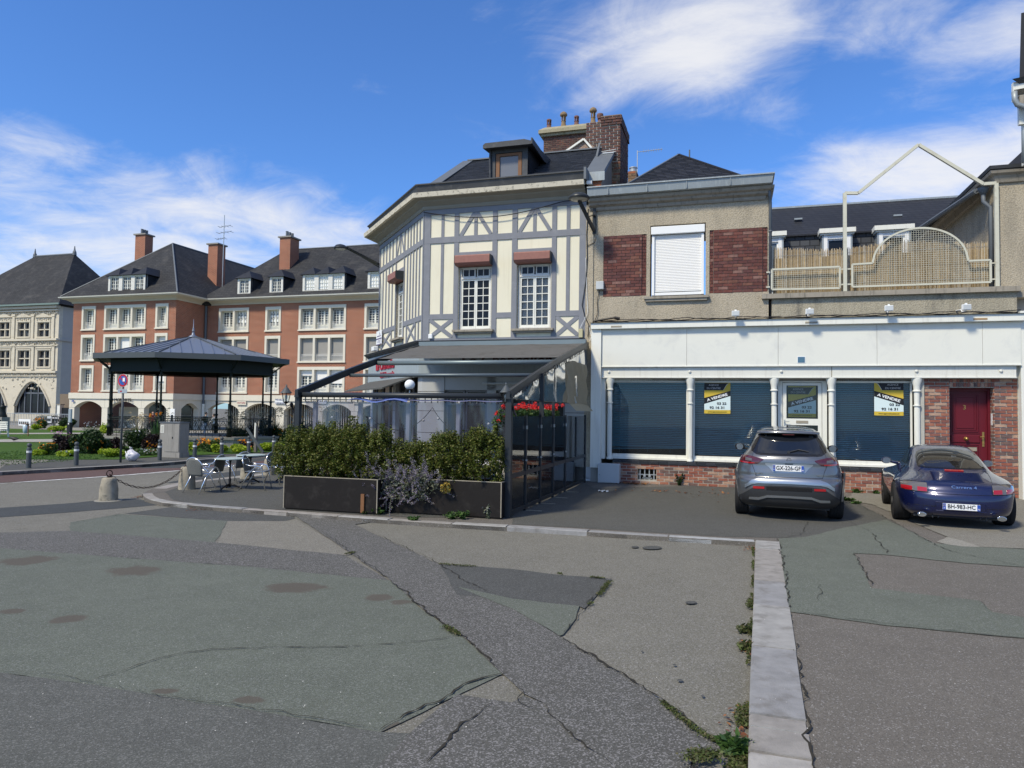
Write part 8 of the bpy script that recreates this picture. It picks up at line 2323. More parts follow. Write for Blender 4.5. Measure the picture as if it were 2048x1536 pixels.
gcar=thing('parked_car','grey crossover car parked nose in to the white shop front, seen from behind','car',(.90,12.27,.004),'cars parked before the shop front',rot=-.045)
J=Body([(.20,.16,3.78,.70,.45,2.6),(.27,.06,3.86,.76,.5,2.7),(.36,.02,3.92,.785,.52,2.8),(.50,.0,3.95,.79,.54,2.8),(.60,.0,3.95,.785,.55,2.8),(.655,.015,3.95,.78,.55,2.7),(.69,.065,3.94,.775,.52,2.6),(.76,.075,3.92,.775,.5,2.6),(.86,.09,3.85,.765,.5,2.6),(.95,.095,3.7,.745,.5,2.7),(1.01,.115,3.3,.715,.5,2.8),(1.05,.155,3.0,.685,.48,2.9),(1.10,.22,2.9,.645,.45,3.0),(1.20,.33,2.72,.585,.42,3.0),(1.30,.44,2.55,.54,.4,3.0),(1.38,.53,2.4,.50,.4,3.0),(1.44,.66,2.25,.455,.4,3.0),(1.48,.90,2.1,.38,.4,2.8),(1.505,1.25,1.9,.18,.3,2.4)],((.075,.78,.42,.62,.30),(.055,3.2,.45,.6,.3)))
zs=[.20+(1.505-.20)*k/76 for k in range(77)]
body=part('body',J.mesh(zs),grey_car,gcar)
cut_wheels(body,[(-1.2,-.52,.76,.33,.375),(.52,1.2,.76,.33,.375),(-1.2,-.52,3.22,.33,.375),(.52,1.2,3.22,.33,.375)])
smooth_by_angle(body,32)
for sx_ in(-1,1):
 for y in(.76,3.22):
  wheel(gcar,sx_*.735,y,.327,.215,sx_)
  m=MB();th0=[PI*k/20 for k in range(21)]
  m.grid([[(sx_*(.80+J.flare(y+.37*math.cos(t),.33+.37*math.sin(t))*.9-.02*abs(math.cos(t))),y+q*math.cos(t),.33+q*math.sin(t))for t in th0]for q in(.37,.43)])
  ob=part('arch_trim',m,car_black,gcar);so_=ob.modifiers.new('thickness','SOLIDIFY');so_.thickness=.03
m=MB();m.box(-.62,.62,.35,3.7,.17,.26);m.box(-.5,.5,.25,.7,.24,.30);part('underbody',m,car_black,gcar)
m=MB();m.cyl((-.35,.25,.235),(.2,.32,.235),.05,n=10);part('exhaust_box',m,chain_iron,gcar)
bp2=rear_patch('bumper_lower',J,[(-.76,.23,.36),(-.62,.22,.46),(-.50,.22,.545),(-.3,.22,.565),(0,.22,.57),(.3,.22,.565),(.50,.22,.545),(.62,.22,.46),(.76,.23,.36)],car_black,gcar,.006,8)
rear_patch('chrome_bow',J,[(-.66,.50,.55),(-.56,.565,.63),(-.46,.592,.66),(-.2,.600,.668),(0,.602,.67),(.2,.600,.668),(.46,.592,.66),(.56,.565,.63),(.66,.50,.55)],silver_trim,gcar,.022,5)
rear_patch('diffuser_lip',J,[(-.60,.325,.355),(-.46,.325,.36),(-.33,.372,.405),(0,.380,.41),(.33,.372,.405),(.46,.325,.36),(.60,.325,.355)],silver_trim,bp2,.022,3,5)
rear_patch('honeycomb',J,[(-.34,.49,.545),(0,.49,.55),(.34,.49,.545)],gloss_black,bp2,.010,3)
for mi in(False,True):rear_patch('reflector',J,[(-.54,.50,.54),(-.37,.505,.54)],red_lens,bp2,.014,2,4,mi)
for mi in(False,True):
 tl_=rear_patch('tail_light',J,[(-.738,.915,1.005),(-.68,.895,1.025),(-.58,.893,1.018),(-.48,.90,.998),(-.40,.955,.978),(-.385,.962,.972)],dark_red_lens,gcar,.010,6,4,mi)
 rear_patch('light_band',J,[(-.735,.905,.925),(-.62,.895,.918),(-.52,.90,.916)],red_lens,tl_,.013,2,4,mi)
 rear_patch('clear_lens',J,[(-.66,.945,.985),(-.56,.935,.975)],clear_lens,tl_,.013,2,4,mi)
rear_patch('tailgate_panel',J,[(-.40,.925,.945),(-.34,.925,1.0),(-.28,.925,1.02),(0,.93,1.028),(.28,.925,1.02),(.34,.925,1.0),(.40,.925,.945)],grey_car,gcar,.012,5)
rear_patch('plate_bowl',J,[(-.36,.895,.915),(-.30,.85,.915),(-.24,.775,.915),(0,.772,.915),(.24,.775,.915),(.30,.85,.915),(.36,.895,.915)],paint('bowl_silver',(.35,.36,.37),.3,.75,var=.05),gcar,.003,5)
plate(.068,.795,.893,-.01,.235,'GX-226-GF',gcar,code='80')
m=MB();m.box(-.06,.06,.075,.10,.905,.92);part('plate_lamp',m,car_black,gcar)
for s_ in(-1,1):
 m=MB();m.tube([J.rear(s_*.50,.70,.002),J.rear(s_*.53,.80,.002),J.rear(s_*.57,.90,.002),J.rear(s_*.56,1.02,.002),J.rear(s_*.54,1.10,.002)],.0035,4);part('shut_line',m,car_black,gcar)
m=MB();m.tube([J.rear(x,.70,.002)for x in[-.50+.1*k for k in range(11)]],.004,4);part('shut_line',m,car_black,gcar)
rs=rear_patch('window_surround',J,[(-.575,1.10,1.20),(-.50,1.05,1.30),(-.42,1.04,1.365),(0,1.035,1.375),(.42,1.04,1.365),(.50,1.05,1.30),(.575,1.10,1.20)],gloss_black,gcar,.005,12)
rear_patch('rear_window',J,[(-.47,1.07,1.23),(-.42,1.065,1.315),(-.36,1.065,1.33),(0,1.06,1.335),(.36,1.065,1.33),(.42,1.065,1.315),(.47,1.07,1.23)],car_glass,rs,.009,10)
sp_m=MB();top_,bot=[],[]
for k in range(25):
 x=-.49+.98*k/24;q=abs(x)/.49
 y0=J.rear(x*.95,1.36)[1]-.10+.05*q*q;top_.append([(x,y0,1.385+.012*(1-q*q)),(x,y0-.012,1.400+.012*(1-q*q)),(x,y0+.03,1.425+.018*(1-q*q)),(x,y0+.30,1.462-.03*q**3+.012*(1-q*q)),(x,y0+.30,1.38),(x,y0+.02,1.375)])
sp_m.grid(top_);part('spoiler',sp_m,grey_car,gcar,smooth=True)
for xx in(-.17,.17):
 m=MB();m.tube([(xx,J.rear(xx,1.36)[1]-.10,1.418),(xx,J.rear(xx,1.36)[1]+.1,1.462)],.004,4);part('spoiler_groove',m,car_black,gcar)
m=MB();yb=J.rear(0,1.36)[1];m.box(-.09,.09,yb-.10,yb-.085,1.372,1.386);part('brake_light',m,dark_red_lens,gcar)
w0=J.rear(0.0,1.085,.02);w1_=J.rear(.30,1.10,.02);m=MB();m.tube([w0,J.rear(.15,1.125,.022),w1_],[.012,.010,.006],6);m.lathe([(.025,0),(.02,.02)],(w0[0],w0[1]-.01,w0[2]),10,'y');part('wiper',m,car_black,gcar)
m=MB();m.add([(-.012,1.05,1.49),(.012,1.05,1.49),(.012,1.17,1.50),(-.012,1.17,1.50),(0,1.15,1.555),(0,1.17,1.555)],[(0,1,4),(1,2,5,4),(2,3,5),(3,0,4,5)]);part('aerial_fin',m,gloss_black,gcar)
for sg_ in(-1,1):
 side_patch('side_window',J,[(1.09,.95,2.85),(1.20,.98,2.62),(1.32,1.05,2.4),(1.39,1.15,2.25)],car_glass,gcar,sg_,.005)
 m=MB();m.sphere((sg_*.83,2.42,1.08),.095,14,10,.72);m.xf(lambda p:(p[0],2.42+(p[1]-2.42)*.55,p[2]));mr=part('mirror',m,gloss_black,gcar,smooth=True)
 m=MB();m.tube([(sg_*.68,2.45,1.04),(sg_*.76,2.43,1.045)],.02,8);part('mirror_arm',m,car_black,mr)
 m=MB();m.lathe([(.001,0),(.062,0)],(sg_*.83,2.362,1.08),16,'y');part('mirror_glass',m,rim_mat,mr)
yb=J.rear(0,.975,0)[1]-.014
m=MB();m.tube([(.034*math.cos(t),yb,.978+.034*math.sin(t))for t in[2*PI*k/24 for k in range(24)]],.0035,5,True);m.box(-.045,.045,yb-.004,yb+.002,.9745,.9815);part('badge',m,chrome,gcar)
text_part('model_letters','JUKE',.045,chrome,gcar,(-.46,J.rear(-.46,.745,.008)[1]-.012,.742),depth=.003,xs=1.5)
text_part('model_letters','HYBRID',.018,chrome,gcar,(.45,J.rear(.45,.745,.008)[1]-.012,.742),depth=.002,xs=1.4)
m=MB();m.box(-.5,.5,1.2,2.6,.5,1.0);part('seats',m,car_black,gcar)
bcar=thing('parked_car','dark blue coupe parked beside the red door, its plate reading BH 983 HC','car',(3.345,12.40,.004),'cars parked before the shop front',rot=-.10)
K_=Body([(.17,.14,3.95,.66,.5,2.6),(.22,.05,4.05,.72,.6,2.6),(.30,.01,4.13,.755,.62,2.5),(.42,.0,4.16,.77,.64,2.5),(.50,.012,4.13,.772,.62,2.5),(.55,.04,4.08,.77,.58,2.5),(.60,.06,4.0,.765,.55,2.5),(.66,.10,3.85,.755,.55,2.4),(.70,.17,3.65,.735,.6,2.3),(.74,.27,3.4,.70,.65,2.2),(.78,.38,3.2,.655,.7,2.2),(.82,.50,3.05,.61,.7,2.3),(.86,.62,2.95,.575,.62,2.5),(.92,.76,2.85,.555,.6,2.6),(1.0,.96,2.70,.53,.6,2.6),(1.08,1.20,2.52,.50,.55,2.6),(1.15,1.44,2.33,.455,.5,2.5),(1.195,1.62,2.18,.39,.4,2.4),(1.22,1.78,2.05,.27,.25,2.3),(1.228,1.85,1.98,.15,.12,2.2)],((.065,.95,.42,.58,.20),(.05,3.1,.45,.56,.2)))
zs=[.17+(1.228-.17)*k/84 for k in range(85)]
body=part('body',K_.mesh(zs),blue_car,bcar)
cut_wheels(body,[(-1.2,-.50,.93,.31,.345),(.50,1.2,.93,.31,.345),(-1.2,-.50,3.14,.31,.34),(.50,1.2,3.14,.31,.34)])
smooth_by_angle(body,32)
for sx_ in(-1,1):
 wheel(bcar,sx_*.715,.93,.312,.25,sx_,5);wheel(bcar,sx_*.70,3.14,.305,.21,sx_,5)
m=MB();m.box(-.60,.60,.3,3.8,.14,.22);part('underbody',m,car_black,bcar)
m=MB();m.tube([K_.rear(x,.530+.012*(abs(x)/.7)**2,.001)for x in[-.70+.07*k for k in range(21)]],.004,4);part('shut_line',m,gloss_black,bcar)
for s_ in(-1,1):
 m=MB();m.tube([K_.rear(s_*x,.335,.002)for x in(.34,.45,.58,.68)],.004,4);part('bumper_crease',m,gloss_black,bcar)
m=MB()
for(a_,b_)in(((-.33,.405),(.33,.405)),((-.33,.275),(.33,.275)),((-.33,.275),(-.33,.405)),((.33,.275),(.33,.405))):m.tube([K_.rear(a_[0]+(b_[0]-a_[0])*k/6,a_[1]+(b_[1]-a_[1])*k/6,.003)for k in range(7)],.006,5)
part('plate_recess',m,blue_car,bcar)
plate(-.012,.300,.395,.0,.245,'BH-983-HC',bcar,code='75')
for s_ in(-1,1):
 m=MB();m.lathe([(.044,0),(.050,.0),(.050,.08),(.044,.08),(.044,.004)],(0,0,0),20,'y');m.xf(lambda p:(s_*.52+p[0]*1.2,-.005+p[1],.205+p[2]*.72));part('exhaust_tip',m,chrome,bcar,smooth=True)
 m=MB();m.lathe([(.001,0),(.043,0)],(0,0,0),16,'y');m.xf(lambda p:(s_*.52+p[0]*1.18,-.004,.205+p[2]*.71));part('exhaust_hole',m,plate_black,bcar)
m=MB()
for x in(-.36,-.28,.27,.35):m.box(x-.010,x+.010,.14,.16,.15,.19)
part('undertray_tab',m,car_black,bcar)
for mi in(False,True):
 tl_=rear_patch('tail_light',K_,[(-.745,.565,.655),(-.70,.552,.675),(-.60,.548,.678),(-.50,.545,.676),(-.43,.543,.674)],clear_lens,bcar,.008,6,4,mi)
 rear_patch('red_lens',K_,[(-.743,.567,.615),(-.70,.556,.618),(-.62,.553,.612)],red_lens,tl_,.011,3,4,mi)
 rear_patch('red_lens',K_,[(-.555,.551,.612),(-.435,.548,.606)],red_lens,tl_,.011,3,4,mi)
 s_=1 if mi else-1
 m=MB();m.tube([K_.rear(s_*x,z,.006)for x,z in((.75,.56),(.70,.546),(.6,.542),(.5,.539),(.425,.538),(.42,.60),(.43,.678),(.5,.682),(.6,.684),(.70,.682),(.745,.66))],.004,4,True);part('lamp_edge',m,gloss_black,tl_)
m=MB();m.tube([K_.rear(x,z,.002)for x,z in[(-.44,.545),(-.44,.62),(-.45,.70),(-.475,.76),(-.48,.82),(-.44,.853),(-.3,.862),(0,.866),(.3,.862),(.44,.853),(.48,.82),(.475,.76),(.45,.70),(.44,.62),(.44,.545)]],.0035,4);part('lid_shut_line',m,gloss_black,bcar)
gr2=rear_patch('engine_lid',K_,[(-.36,.735,.755),(-.35,.715,.822),(-.25,.708,.832),(0,.705,.836),(.25,.708,.832),(.35,.715,.822),(.36,.735,.755)],blue_car,bcar,.006,8)
for k in range(11):
 z=.722+.0098*k;m=MB();wv=.33
 m.tube([K_.rear(x,z,.010)for x in[-wv+wv/8*q for q in range(17)]],.0052,5);part('rib',m,blue_car,gr2,smooth=True)
m=MB();m.grid([[K_.rear(x,z,o_)for x in[-.13+.26*k/8 for k in range(9)]]for z,o_ in((.838,.004),(.838,.022),(.852,.022),(.852,.004))]);part('brake_light',m,red_lens,bcar)
p_=K_.rear(.06,.635,.006);text_part('model_letters','Carrera 4',.062,chrome,bcar,(.05,p_[1]-.008,.637),rot=(PI/2-.35,0,0),depth=.002,xs=1.35)
seal=rear_patch('window_seal',K_,[(-.47,.90,.95),(-.455,.880,1.04),(-.42,.878,1.10),(-.34,.876,1.148),(0,.874,1.168),(.34,.876,1.148),(.42,.878,1.10),(.455,.880,1.04),(.47,.90,.95)],gloss_black,bcar,.005,14)
cg=NB('coupe_rear_glass').done((.018,.017,.016),.03,0,None,Specular_IOR_Level=.9)
rw_=rear_patch('rear_window',K_,[(-.45,.905,.95),(-.435,.892,1.03),(-.40,.889,1.09),(-.33,.887,1.135),(0,.885,1.155),(.33,.887,1.135),(.40,.889,1.09),(.435,.892,1.03),(.45,.905,.95)],cg,seal,.009,14)
for sg_ in(-1,1):
 side_patch('side_window',K_,[(.895,1.55,2.72),(.95,1.45,2.62),(1.03,1.55,2.48),(1.10,1.70,2.32),(1.145,1.85,2.2)],car_glass,bcar,sg_,.006)
 side_patch('side_window',K_,[(.905,1.30,1.50),(.96,1.32,1.42),(1.02,1.40,1.46),(1.06,1.46,1.50)],car_glass,bcar,sg_,.006,5)
 m=MB();m.tube([K_.side(y,z,sg_,.003)for y,z in((1.52,.20),(1.5,.45),(1.52,.70),(1.6,.86))],.004,4);part('door_line',m,gloss_black,bcar)
 m=MB();m.beam(K_.side(1.62,.70,sg_,.01),K_.side(1.78,.70,sg_,.01),.02,.02);part('door_handle',m,blue_car,bcar)
 m=MB();m.sphere((sg_*.80,2.40,.89),.085,14,10,.72);m.xf(lambda p:(p[0],2.40+(p[1]-2.40)*.7,p[2]));mr=part('mirror',m,blue_car,bcar,smooth=True)
 m=MB();m.tube([(sg_*.60,2.45,.84),(sg_*.73,2.42,.865)],[.03,.02],8);part('mirror_arm',m,blue_car,mr)
 m=MB();m.lathe([(.001,0),(.060,0)],(0,0,0),18,'y');m.xf(lambda p:(sg_*.80+p[0]*1.15,2.338,.89+p[2]*.85));part('mirror_glass',m,rim_mat,mr)
u,v,z=on_ground(2046,1000)
ms=thing('scooter','black and grey scooter tail poking in at the right edge by the white panel','scooter',(u+.12,v,0))
u=u+.22
m=MB();m.sphere((u+.05,v+.25,.62),.26,14,10,.9);m.xf(lambda p:(p[0],v+.25+(p[1]-v-.25)*1.3,p[2]if p[2]>.45 else .45));part('top_box',m,gloss_black,ms,smooth=True)
m=MB();m.box(u-.10,u+.3,v+.1,v+.9,.28,.46);bevel(part('body',m,bollard_grey,ms),.04)
m=MB();m.box(u-.05,u+.12,v+.07,v+.11,.30,.37);part('tail_light',m,red_lens,ms)
m=MB();m.lathe([(.12,-.05),(.20,-.06),(.22,0),(.20,.06),(.12,.05)],(u+.1,v+.3,.22),24,'x');part('wheel',m,tyre_mat,ms,smooth=True)
def G(x,y,z0=.05):return on_ground(x,y,z0)
def bush(x,y,wpx,hpx,mat,lab,n=2600,size=.05,cat='shrub',name='shrub',flower=None,fn=0,fs=.035,asp=1.6,grp=None,deep=1.0,z0=.05,fz=(.35,1.05),kind=None):
 u,v,z=G(x,y,z0);k=v/F_PX;r=wpx*k/2;h=hpx*k
 t=thing(name,lab,cat,(u,v,z),grp)
 P=[]
 for q in range(16):
  c=(u+rg.uniform(-.7,.7)*r,v+r*.5*deep+rg.uniform(-.5,.5)*r*deep,z+h*rg.uniform(.25,.72));P.append(cloud(n//16,c,(r*.38,r*.35,h*.30)))
 P=np.concatenate(P);P[:,2]=np.maximum(P[:,2],z+.01)
 m=MB()
 for q in range(6):m.tube([(u+rg.normal()*r*.15,v+r*.4,z),(u+rg.normal()*r*.4,v+r*.5,z+h*.8)],.01,4)
 part('stem',m,twig,t)
 leaves('foliage',P,size,mat,t,asp=asp)
 if flower is not None:
  F_=[]
  for q in range(fn):
   c=(u+rg.uniform(-.95,.95)*r,v+rg.uniform(-.1,.6)*r*deep,z+h*rg.uniform(*fz));F_.append(cloud(7,c,(fs*.7,fs*.7,fs*.6)))
  leaves('flower_heads',np.concatenate(F_),fs,flower,t,asp=1.0)
 return t
def grass_clump(x,y,wpx,hpx,lab,n=420,mat=mid_leaf,plume=True,wd=.012,z0=.05,spread=1.0):
 u,v,z=G(x,y,z0);k=v/F_PX;r=wpx*k/2;h=hpx*k
 t=thing('ornamental_grass',lab,'grass plant',(u,v,z),'ornamental grasses in the flower bed')
 m=MB();pm=MB()
 for q in range(n):
  a_=rg.uniform(0,2*PI);b0=Vector((u+rg.normal()*r*.18,v+.3+rg.normal()*r*.15,z));L=h*rg.uniform(.6,1.05);out=r*rg.uniform(.3,1.15)*spread
  p1=b0+Vector((math.cos(a_)*out*.35,math.sin(a_)*out*.2,L*.6));p2=b0+Vector((math.cos(a_)*out,math.sin(a_)*out*.5,L*rg.uniform(.65,1.0)))
  s_=Vector((-math.sin(a_),math.cos(a_),0))*wd*rg.uniform(.6,1.3)
  m.add([b0-s_,b0+s_,p1+s_*.9,p1-s_*.9,p2],[(0,1,2,3),(3,2,4)])
  if plume and q%14==0:
   p3=b0+Vector((math.cos(a_)*out*.9,0,h*rg.uniform(1.1,1.45)));p4=p3+Vector((math.copysign(.18,math.cos(a_)+.4),0,-.02+rg.uniform(-.05,.06)));pm.tube([b0,p1,p3],.003,3);pm.tube([p3,(p3+p4)/2+Vector((0,0,.03)),p4],[.006,.018,.005],4)
 part('blades',m,mat,t,kind='stuff')
 if plume:part('plumes',pm,straw_leaf,t,kind='stuff')
 return t
bush(115,906,66,52,plum_leaf,'dark plum leaved bush with pale pink tops in the flower bed',3000,.05,flower=pink_flower,fn=12,fs=.03,fz=(.9,1.1))
bush(168,908,96,62,dark_leaf,'dark green bush with orange blooms right of the plum leaved bush',4200,.055,flower=orange_flower,fn=34,fs=.045,fz=(.1,.6))
bush(90,910,44,30,mid_leaf,'low plant with orange rudbeckias at the left end of the flower bed',1500,.04,flower=orange_flower,fn=34,fs=.035,fz=(.5,1.1),name='flowering_plant',cat='flowers')
bush(72,911,32,15,lime_leaf,'small lime green cushion at the left tip of the flower bed',900,.055,name='lime_plant',cat='plant')
bush(128,913,52,14,lime_leaf,'lime green cushion before the plum leaved bush',1300,.06,name='lime_plant',cat='plant',flower=white_flower,fn=12,fs=.03)
bush(212,914,60,20,lime_leaf,'bright lime green leaves spilling left of the no parking post',1900,.07,name='lime_plant',cat='plant')
bush(205,880,34,44,lime_leaf,'loose lime green plant behind the dark bush, left of the sign post',700,.07,name='lime_plant',cat='plant')
bush(262,905,64,62,dark_leaf,'dark mixed planting just right of the no parking post',3600,.045,flower=white_flower,fn=16,fs=.03,fz=(.6,1.15))
bush(222,905,46,40,plum_leaf,'dark purple foliage behind the no parking post',2000,.045,flower=pink_flower,fn=10,fs=.05,fz=(.1,.5))
bush(296,906,44,48,plum_leaf,'blackish foliage with orange flowers left of the concrete cabinet',2400,.045,flower=orange_flower,fn=30,fs=.045,fz=(.1,.65))
bush(275,911,90,16,mid_leaf,'low green edging with small white flowers before the concrete cabinet',1800,.035,flower=white_flower,fn=60,fs=.022,fz=(.3,1.0),name='edging_plant',cat='plant')
bush(175,872,60,30,mid_leaf,'pinkish seed heads above the dark bush',900,.03,flower=white_flower,fn=24,fs=.035,fz=(.6,1.3),name='flowering_plant',cat='flowers')
grass_clump(262,895,46,60,'feathery grass behind the no parking post',320,mid_leaf)
grass_clump(312,890,40,62,'arching grass with pale plumes above the concrete cabinet',260,mid_leaf)
u,v,z=G(304,905);t=thing('canna','canna with broad pointed green leaves and yellow blooms left of the concrete cabinet','plant',(u,v,z))
for q in range(12):
 a_=rg.uniform(-1.1,1.1);h=rg.uniform(.5,1.15);b0=Vector((u+rg.normal()*.08,v+.15,z+.15));tip=b0+Vector((math.sin(a_)*.42,rg.normal()*.1,h));side_=Vector((math.cos(a_),0,-math.sin(a_)))*.075;mid_=b0.lerp(tip,.5)
 part('leaf',MB().add([b0,mid_-side_,mid_+side_,tip,mid_+Vector((0,.03,0))],[(0,4,1),(0,2,4),(4,3,1),(4,2,3)]),mid_leaf,t)
m=MB();fl_=[]
for q in range(3):x=u+(-.18,.1,.28)[q];m.tube([(u,v+.1,z),(x,v+.05,z+1.25+.05*q)],.008,4);fl_.append(cloud(30,(x,v+.05,z+1.32+.04*q),(.03,.03,.06)))
part('stem',m,mid_leaf,t);leaves('flower_heads',np.concatenate(fl_),.04,orange_flower,t)
bush(412,903,64,30,mid_leaf,'orange marigold clump right of the concrete cabinet',2400,.045,flower=orange_flower,fn=90,fs=.04,fz=(.45,1.05),name='flowering_plant',cat='flowers',z0=.05)
bush(440,893,50,30,plum_leaf,'dark foliage and small orange flowers behind the marigolds',1600,.045,flower=orange_flower,fn=22,fs=.04,fz=(.2,.7))
grass_clump(468,893,88,58,'wide blue green grass fountain before the bandstand steps',900,silver_leaf if False else dark_leaf)
grass_clump(535,892,76,62,'wide dark green grass fountain left of the lantern post',900,dark_leaf)
bush(505,890,34,44,plum_leaf,'dark leaved plant with pale flowers between the two grass fountains',1300,.045,flower=white_flower,fn=10,fs=.05,fz=(.5,1.0))
bush(490,900,40,22,plum_leaf,'bronze leaves and orange flowers behind the lime ground cover',1200,.04,flower=orange_flower,fn=34,fs=.04,fz=(.3,1.1),name='flowering_plant',cat='flowers')
for i,(x,y,w_,lab)in enumerate(((385,901,26,'tiny lime clump just right of the concrete cabinet'),(435,905,40,'lime clump behind the second bollard from the cabinet'),(475,905,60,'broad lime clump behind the metal chairs'),(530,902,60,'broad lime clump left of the hedge'))):
 bush(x,y,w_,19,lime_leaf,lab,2000,.07,name='lime_plant',cat='plant',grp='lime green ground plants')
bush(566,893,60,46,mid_leaf,'green planting with orange flowers behind the left end of the hedge',2400,.05,flower=orange_flower,fn=50,fs=.045,fz=(.3,.9))
bush(600,890,70,60,dark_leaf,'green planting seen through the clear sheeting, left half',2600,.05,flower=orange_flower,fn=12,fs=.05,fz=(.8,1.2))
grass_clump(640,888,80,62,'plumed grass seen through the clear sheeting',400,mid_leaf)
bush(700,884,90,44,dark_leaf,'green planting seen through the clear sheeting, right half',2600,.05)
bush(68,859,26,14,lime_leaf,'far lime cushion right of the hanging sack',700,.11,name='lime_plant',cat='plant')
bush(108,862,52,13,lime_leaf,'far long lime cushion left of the slim totem',1200,.11,name='lime_plant',cat='plant')
bush(76,858,30,26,mid_leaf,'far plant with orange flowers behind the lime cushions',800,.09,flower=orange_flower,fn=26,fs=.08,fz=(.3,1.1),name='flowering_plant',cat='flowers')
bush(84,852,60,30,dark_leaf,'far grey green bush before the pale fence',1800,.10)
bush(125,855,50,28,dark_leaf,'far dark bush left of the brick arcade',1800,.10)
u,_=on_plane(196,830,60);v=66
tr1=thing('tree','dark leafy tree glimpsed through the first arch of the nearer brick block','tree',(u-2,v,-1));m=MB();m.tube([(u-2,v,-1),(u-2,v,1.5)],.15,8);part('trunk',m,twig,tr1)
leaves('crown',cloud(5000,(u-2.5,v,1.0),(4.2,2,2.4)),.22,dark_leaf,tr1,kind=None)
m=MB();m.box(-58.5,-56,57.0,57.3,-1,1.6);solo('arch_pier',m,surround_mat,'free standing white pier inside the first arch','pier',(-58.5,57,-1))
P=[]
for _ in range(9000):
 u_=rg.uniform(-24,-18.6);v_=rg.uniform(11,24);P.append((u_,v_,.05+gz(v_)+.012))
lw=leaves('grass_blades',P,.02,leafy('grass_blade_green',[(.05,.11,.02),(.08,.15,.03),(.04,.09,.02)]),None,up=0,asp=2.2)
def along(pts,n,w,z0):
 L=px_poly(pts,z0);out=[]
 seg=[(Vector(a[:2]),Vector(b[:2]))for a,b in zip(L,L[1:])];tot=sum((b-a).length for a,b in seg)
 for a,b in seg:
  k=max(1,int(n*(b-a).length/tot))
  for _ in range(k):
   t=rg.uniform();q=a.lerp(b,t);c=math.sin(q.x*9+q.y*7)>-.5
   if not c:continue
   out.append((q.x+rg.normal()*w,q.y+rg.normal()*w,z0+.006+abs(rg.normal())*.006))
 return out
leaves('moss',along(C8([(960,210),(966,260),(962,400),(958,500),(950,600),(944,700)]),1500,.009,RZ+.01)+along(C8([(940,870),(930,940),(915,1010),(905,1080),(900,1130)]),3000,.026,RZ+.01)+along(C8([(950,590),(940,640)]),500,.016,RZ+.01)+along(C8([(958,440),(954,475)]),500,.02,RZ+.02),.012,moss_mat,None,up=1)
leaves('moss',along(C7([(1765,535),(1800,560),(1835,580)]),900,.014,RZ+.015)+along(C8([(395,362),(350,420),(310,460)]),900,.016,RZ+.015)+along(C8([(160,335),(200,338)]),250,.015,RZ+.015)+along(C8([(310,350),(390,358)]),250,.012,RZ+.015)+along(C7([(1760,297),(1850,305),(1950,308)]),350,.016,RZ+.015)+along(C7([(1380,258),(1420,250)]),200,.014,RZ+.015)+along(C8([(600,850),(730,960),(830,1018)]),700,.012,RZ+.015),.010,moss_mat,None,up=1)
leaves('moss',along(C8([(700,1090),(760,1065),(800,1062)]),1200,.03,RZ+.05),.012,moss_mat,None,up=1)
u,v,z=on_ground(1470,1512,RZ);small_plant(u,v,z,.08,'leafy green weed against the kerb at the bottom of the street',None,200,.05,mid_leaf,.032,asp=2.6)
for x,y,lab in((1497,1265,'small dry weed against the right kerb, halfway along it'),(1500,1300,'reddish creeping weed on the right kerb joint')):
 u,v,z=on_ground(x,y,RZ);small_plant(u-.02,v,z,.04,lab,None,200,.05,moss_mat,.02)
for i,(x,y,n,sp2,lab)in enumerate(((1262,968,110,.22,'drift of brown leaves under the air grate'),(1232,965,60,.15,'brown leaves by the meter cabinet'),(1330,984,24,.3,'scattered brown leaves on the forecourt'),(1440,988,20,.35,'few brown leaves left of the grey car'))):
 u,v,z=on_ground(x,y);P=np.stack([u+rg.normal(size=n)*sp2,np.minimum(v+rg.normal(size=n)*sp2*.35,17.48),np.full(n,.02)],1);leaves('fallen_leaves',P,.04,dead_leaf,None,up=3)
P=np.stack([rg.uniform(-4.2,-.0,26),rg.uniform(13,17,26),np.full(26,.02)],1);leaves('fallen_leaves',P,.035,dead_leaf,None,up=3)
for(x,y,n)in((286,994,60),(395,1020,40),(600,1030,60),(1503,1100,60),(1501,1300,50),(1497,1450,60)):
 u,v,z=on_ground(x,y,RZ);P=np.stack([u+rg.normal(size=n)*.06,v+rg.normal(size=n)*.12,np.full(n,RZ+.015)],1);leaves('leaf_litter',P,.022,dead_leaf,None,up=3)
u,v,z=on_ground(1207,984)
m=MB().grid([[(.11*(i-4)/4,.07*(j-3)/3,.018+.018*math.sin(i*1.7+j)*math.cos(j*2.1))for j in range(7)]for i in range(9)])
solo('crumpled_tissue',m,paint('pale_blue_tissue',(.50,.56,.62),.7,var=.1),'crumpled pale blue tissue lying on the forecourt left of the grey car','litter',(u,v,.005),rot=.3,smooth=True)
u,v,z=on_ground(1098,1060)
for x,y in((904,1274),(885,1270),(1378,1208),(1408,1383),(570,1170)):
 u,v,z=on_ground(x,y,RZ if x<1500 else 0)
P=[]
for _ in range(260):
 x=rg.uniform(50,2000);y=1080+430*rg.uniform()**.8;q=on_ground(x,y,RZ if x<1495 else 0.0);P.append((q[0],q[1],q[2]+.05 if x<1495 else q[2]+.03))
leaves('pale_grit',P,.007,paint('grit',(.5,.49,.46),.9,var=.1),None,up=4,asp=1)
patch(C8([(740,1112),(760,1085),(830,1078),(850,1100),(845,1130),(745,1140)]),asph_tan,13)
skin=NB('skin').done((.50,.30,.22),.6,0,None);hair=NB('dark_hair').done((.02,.014,.01),.7,0,None)
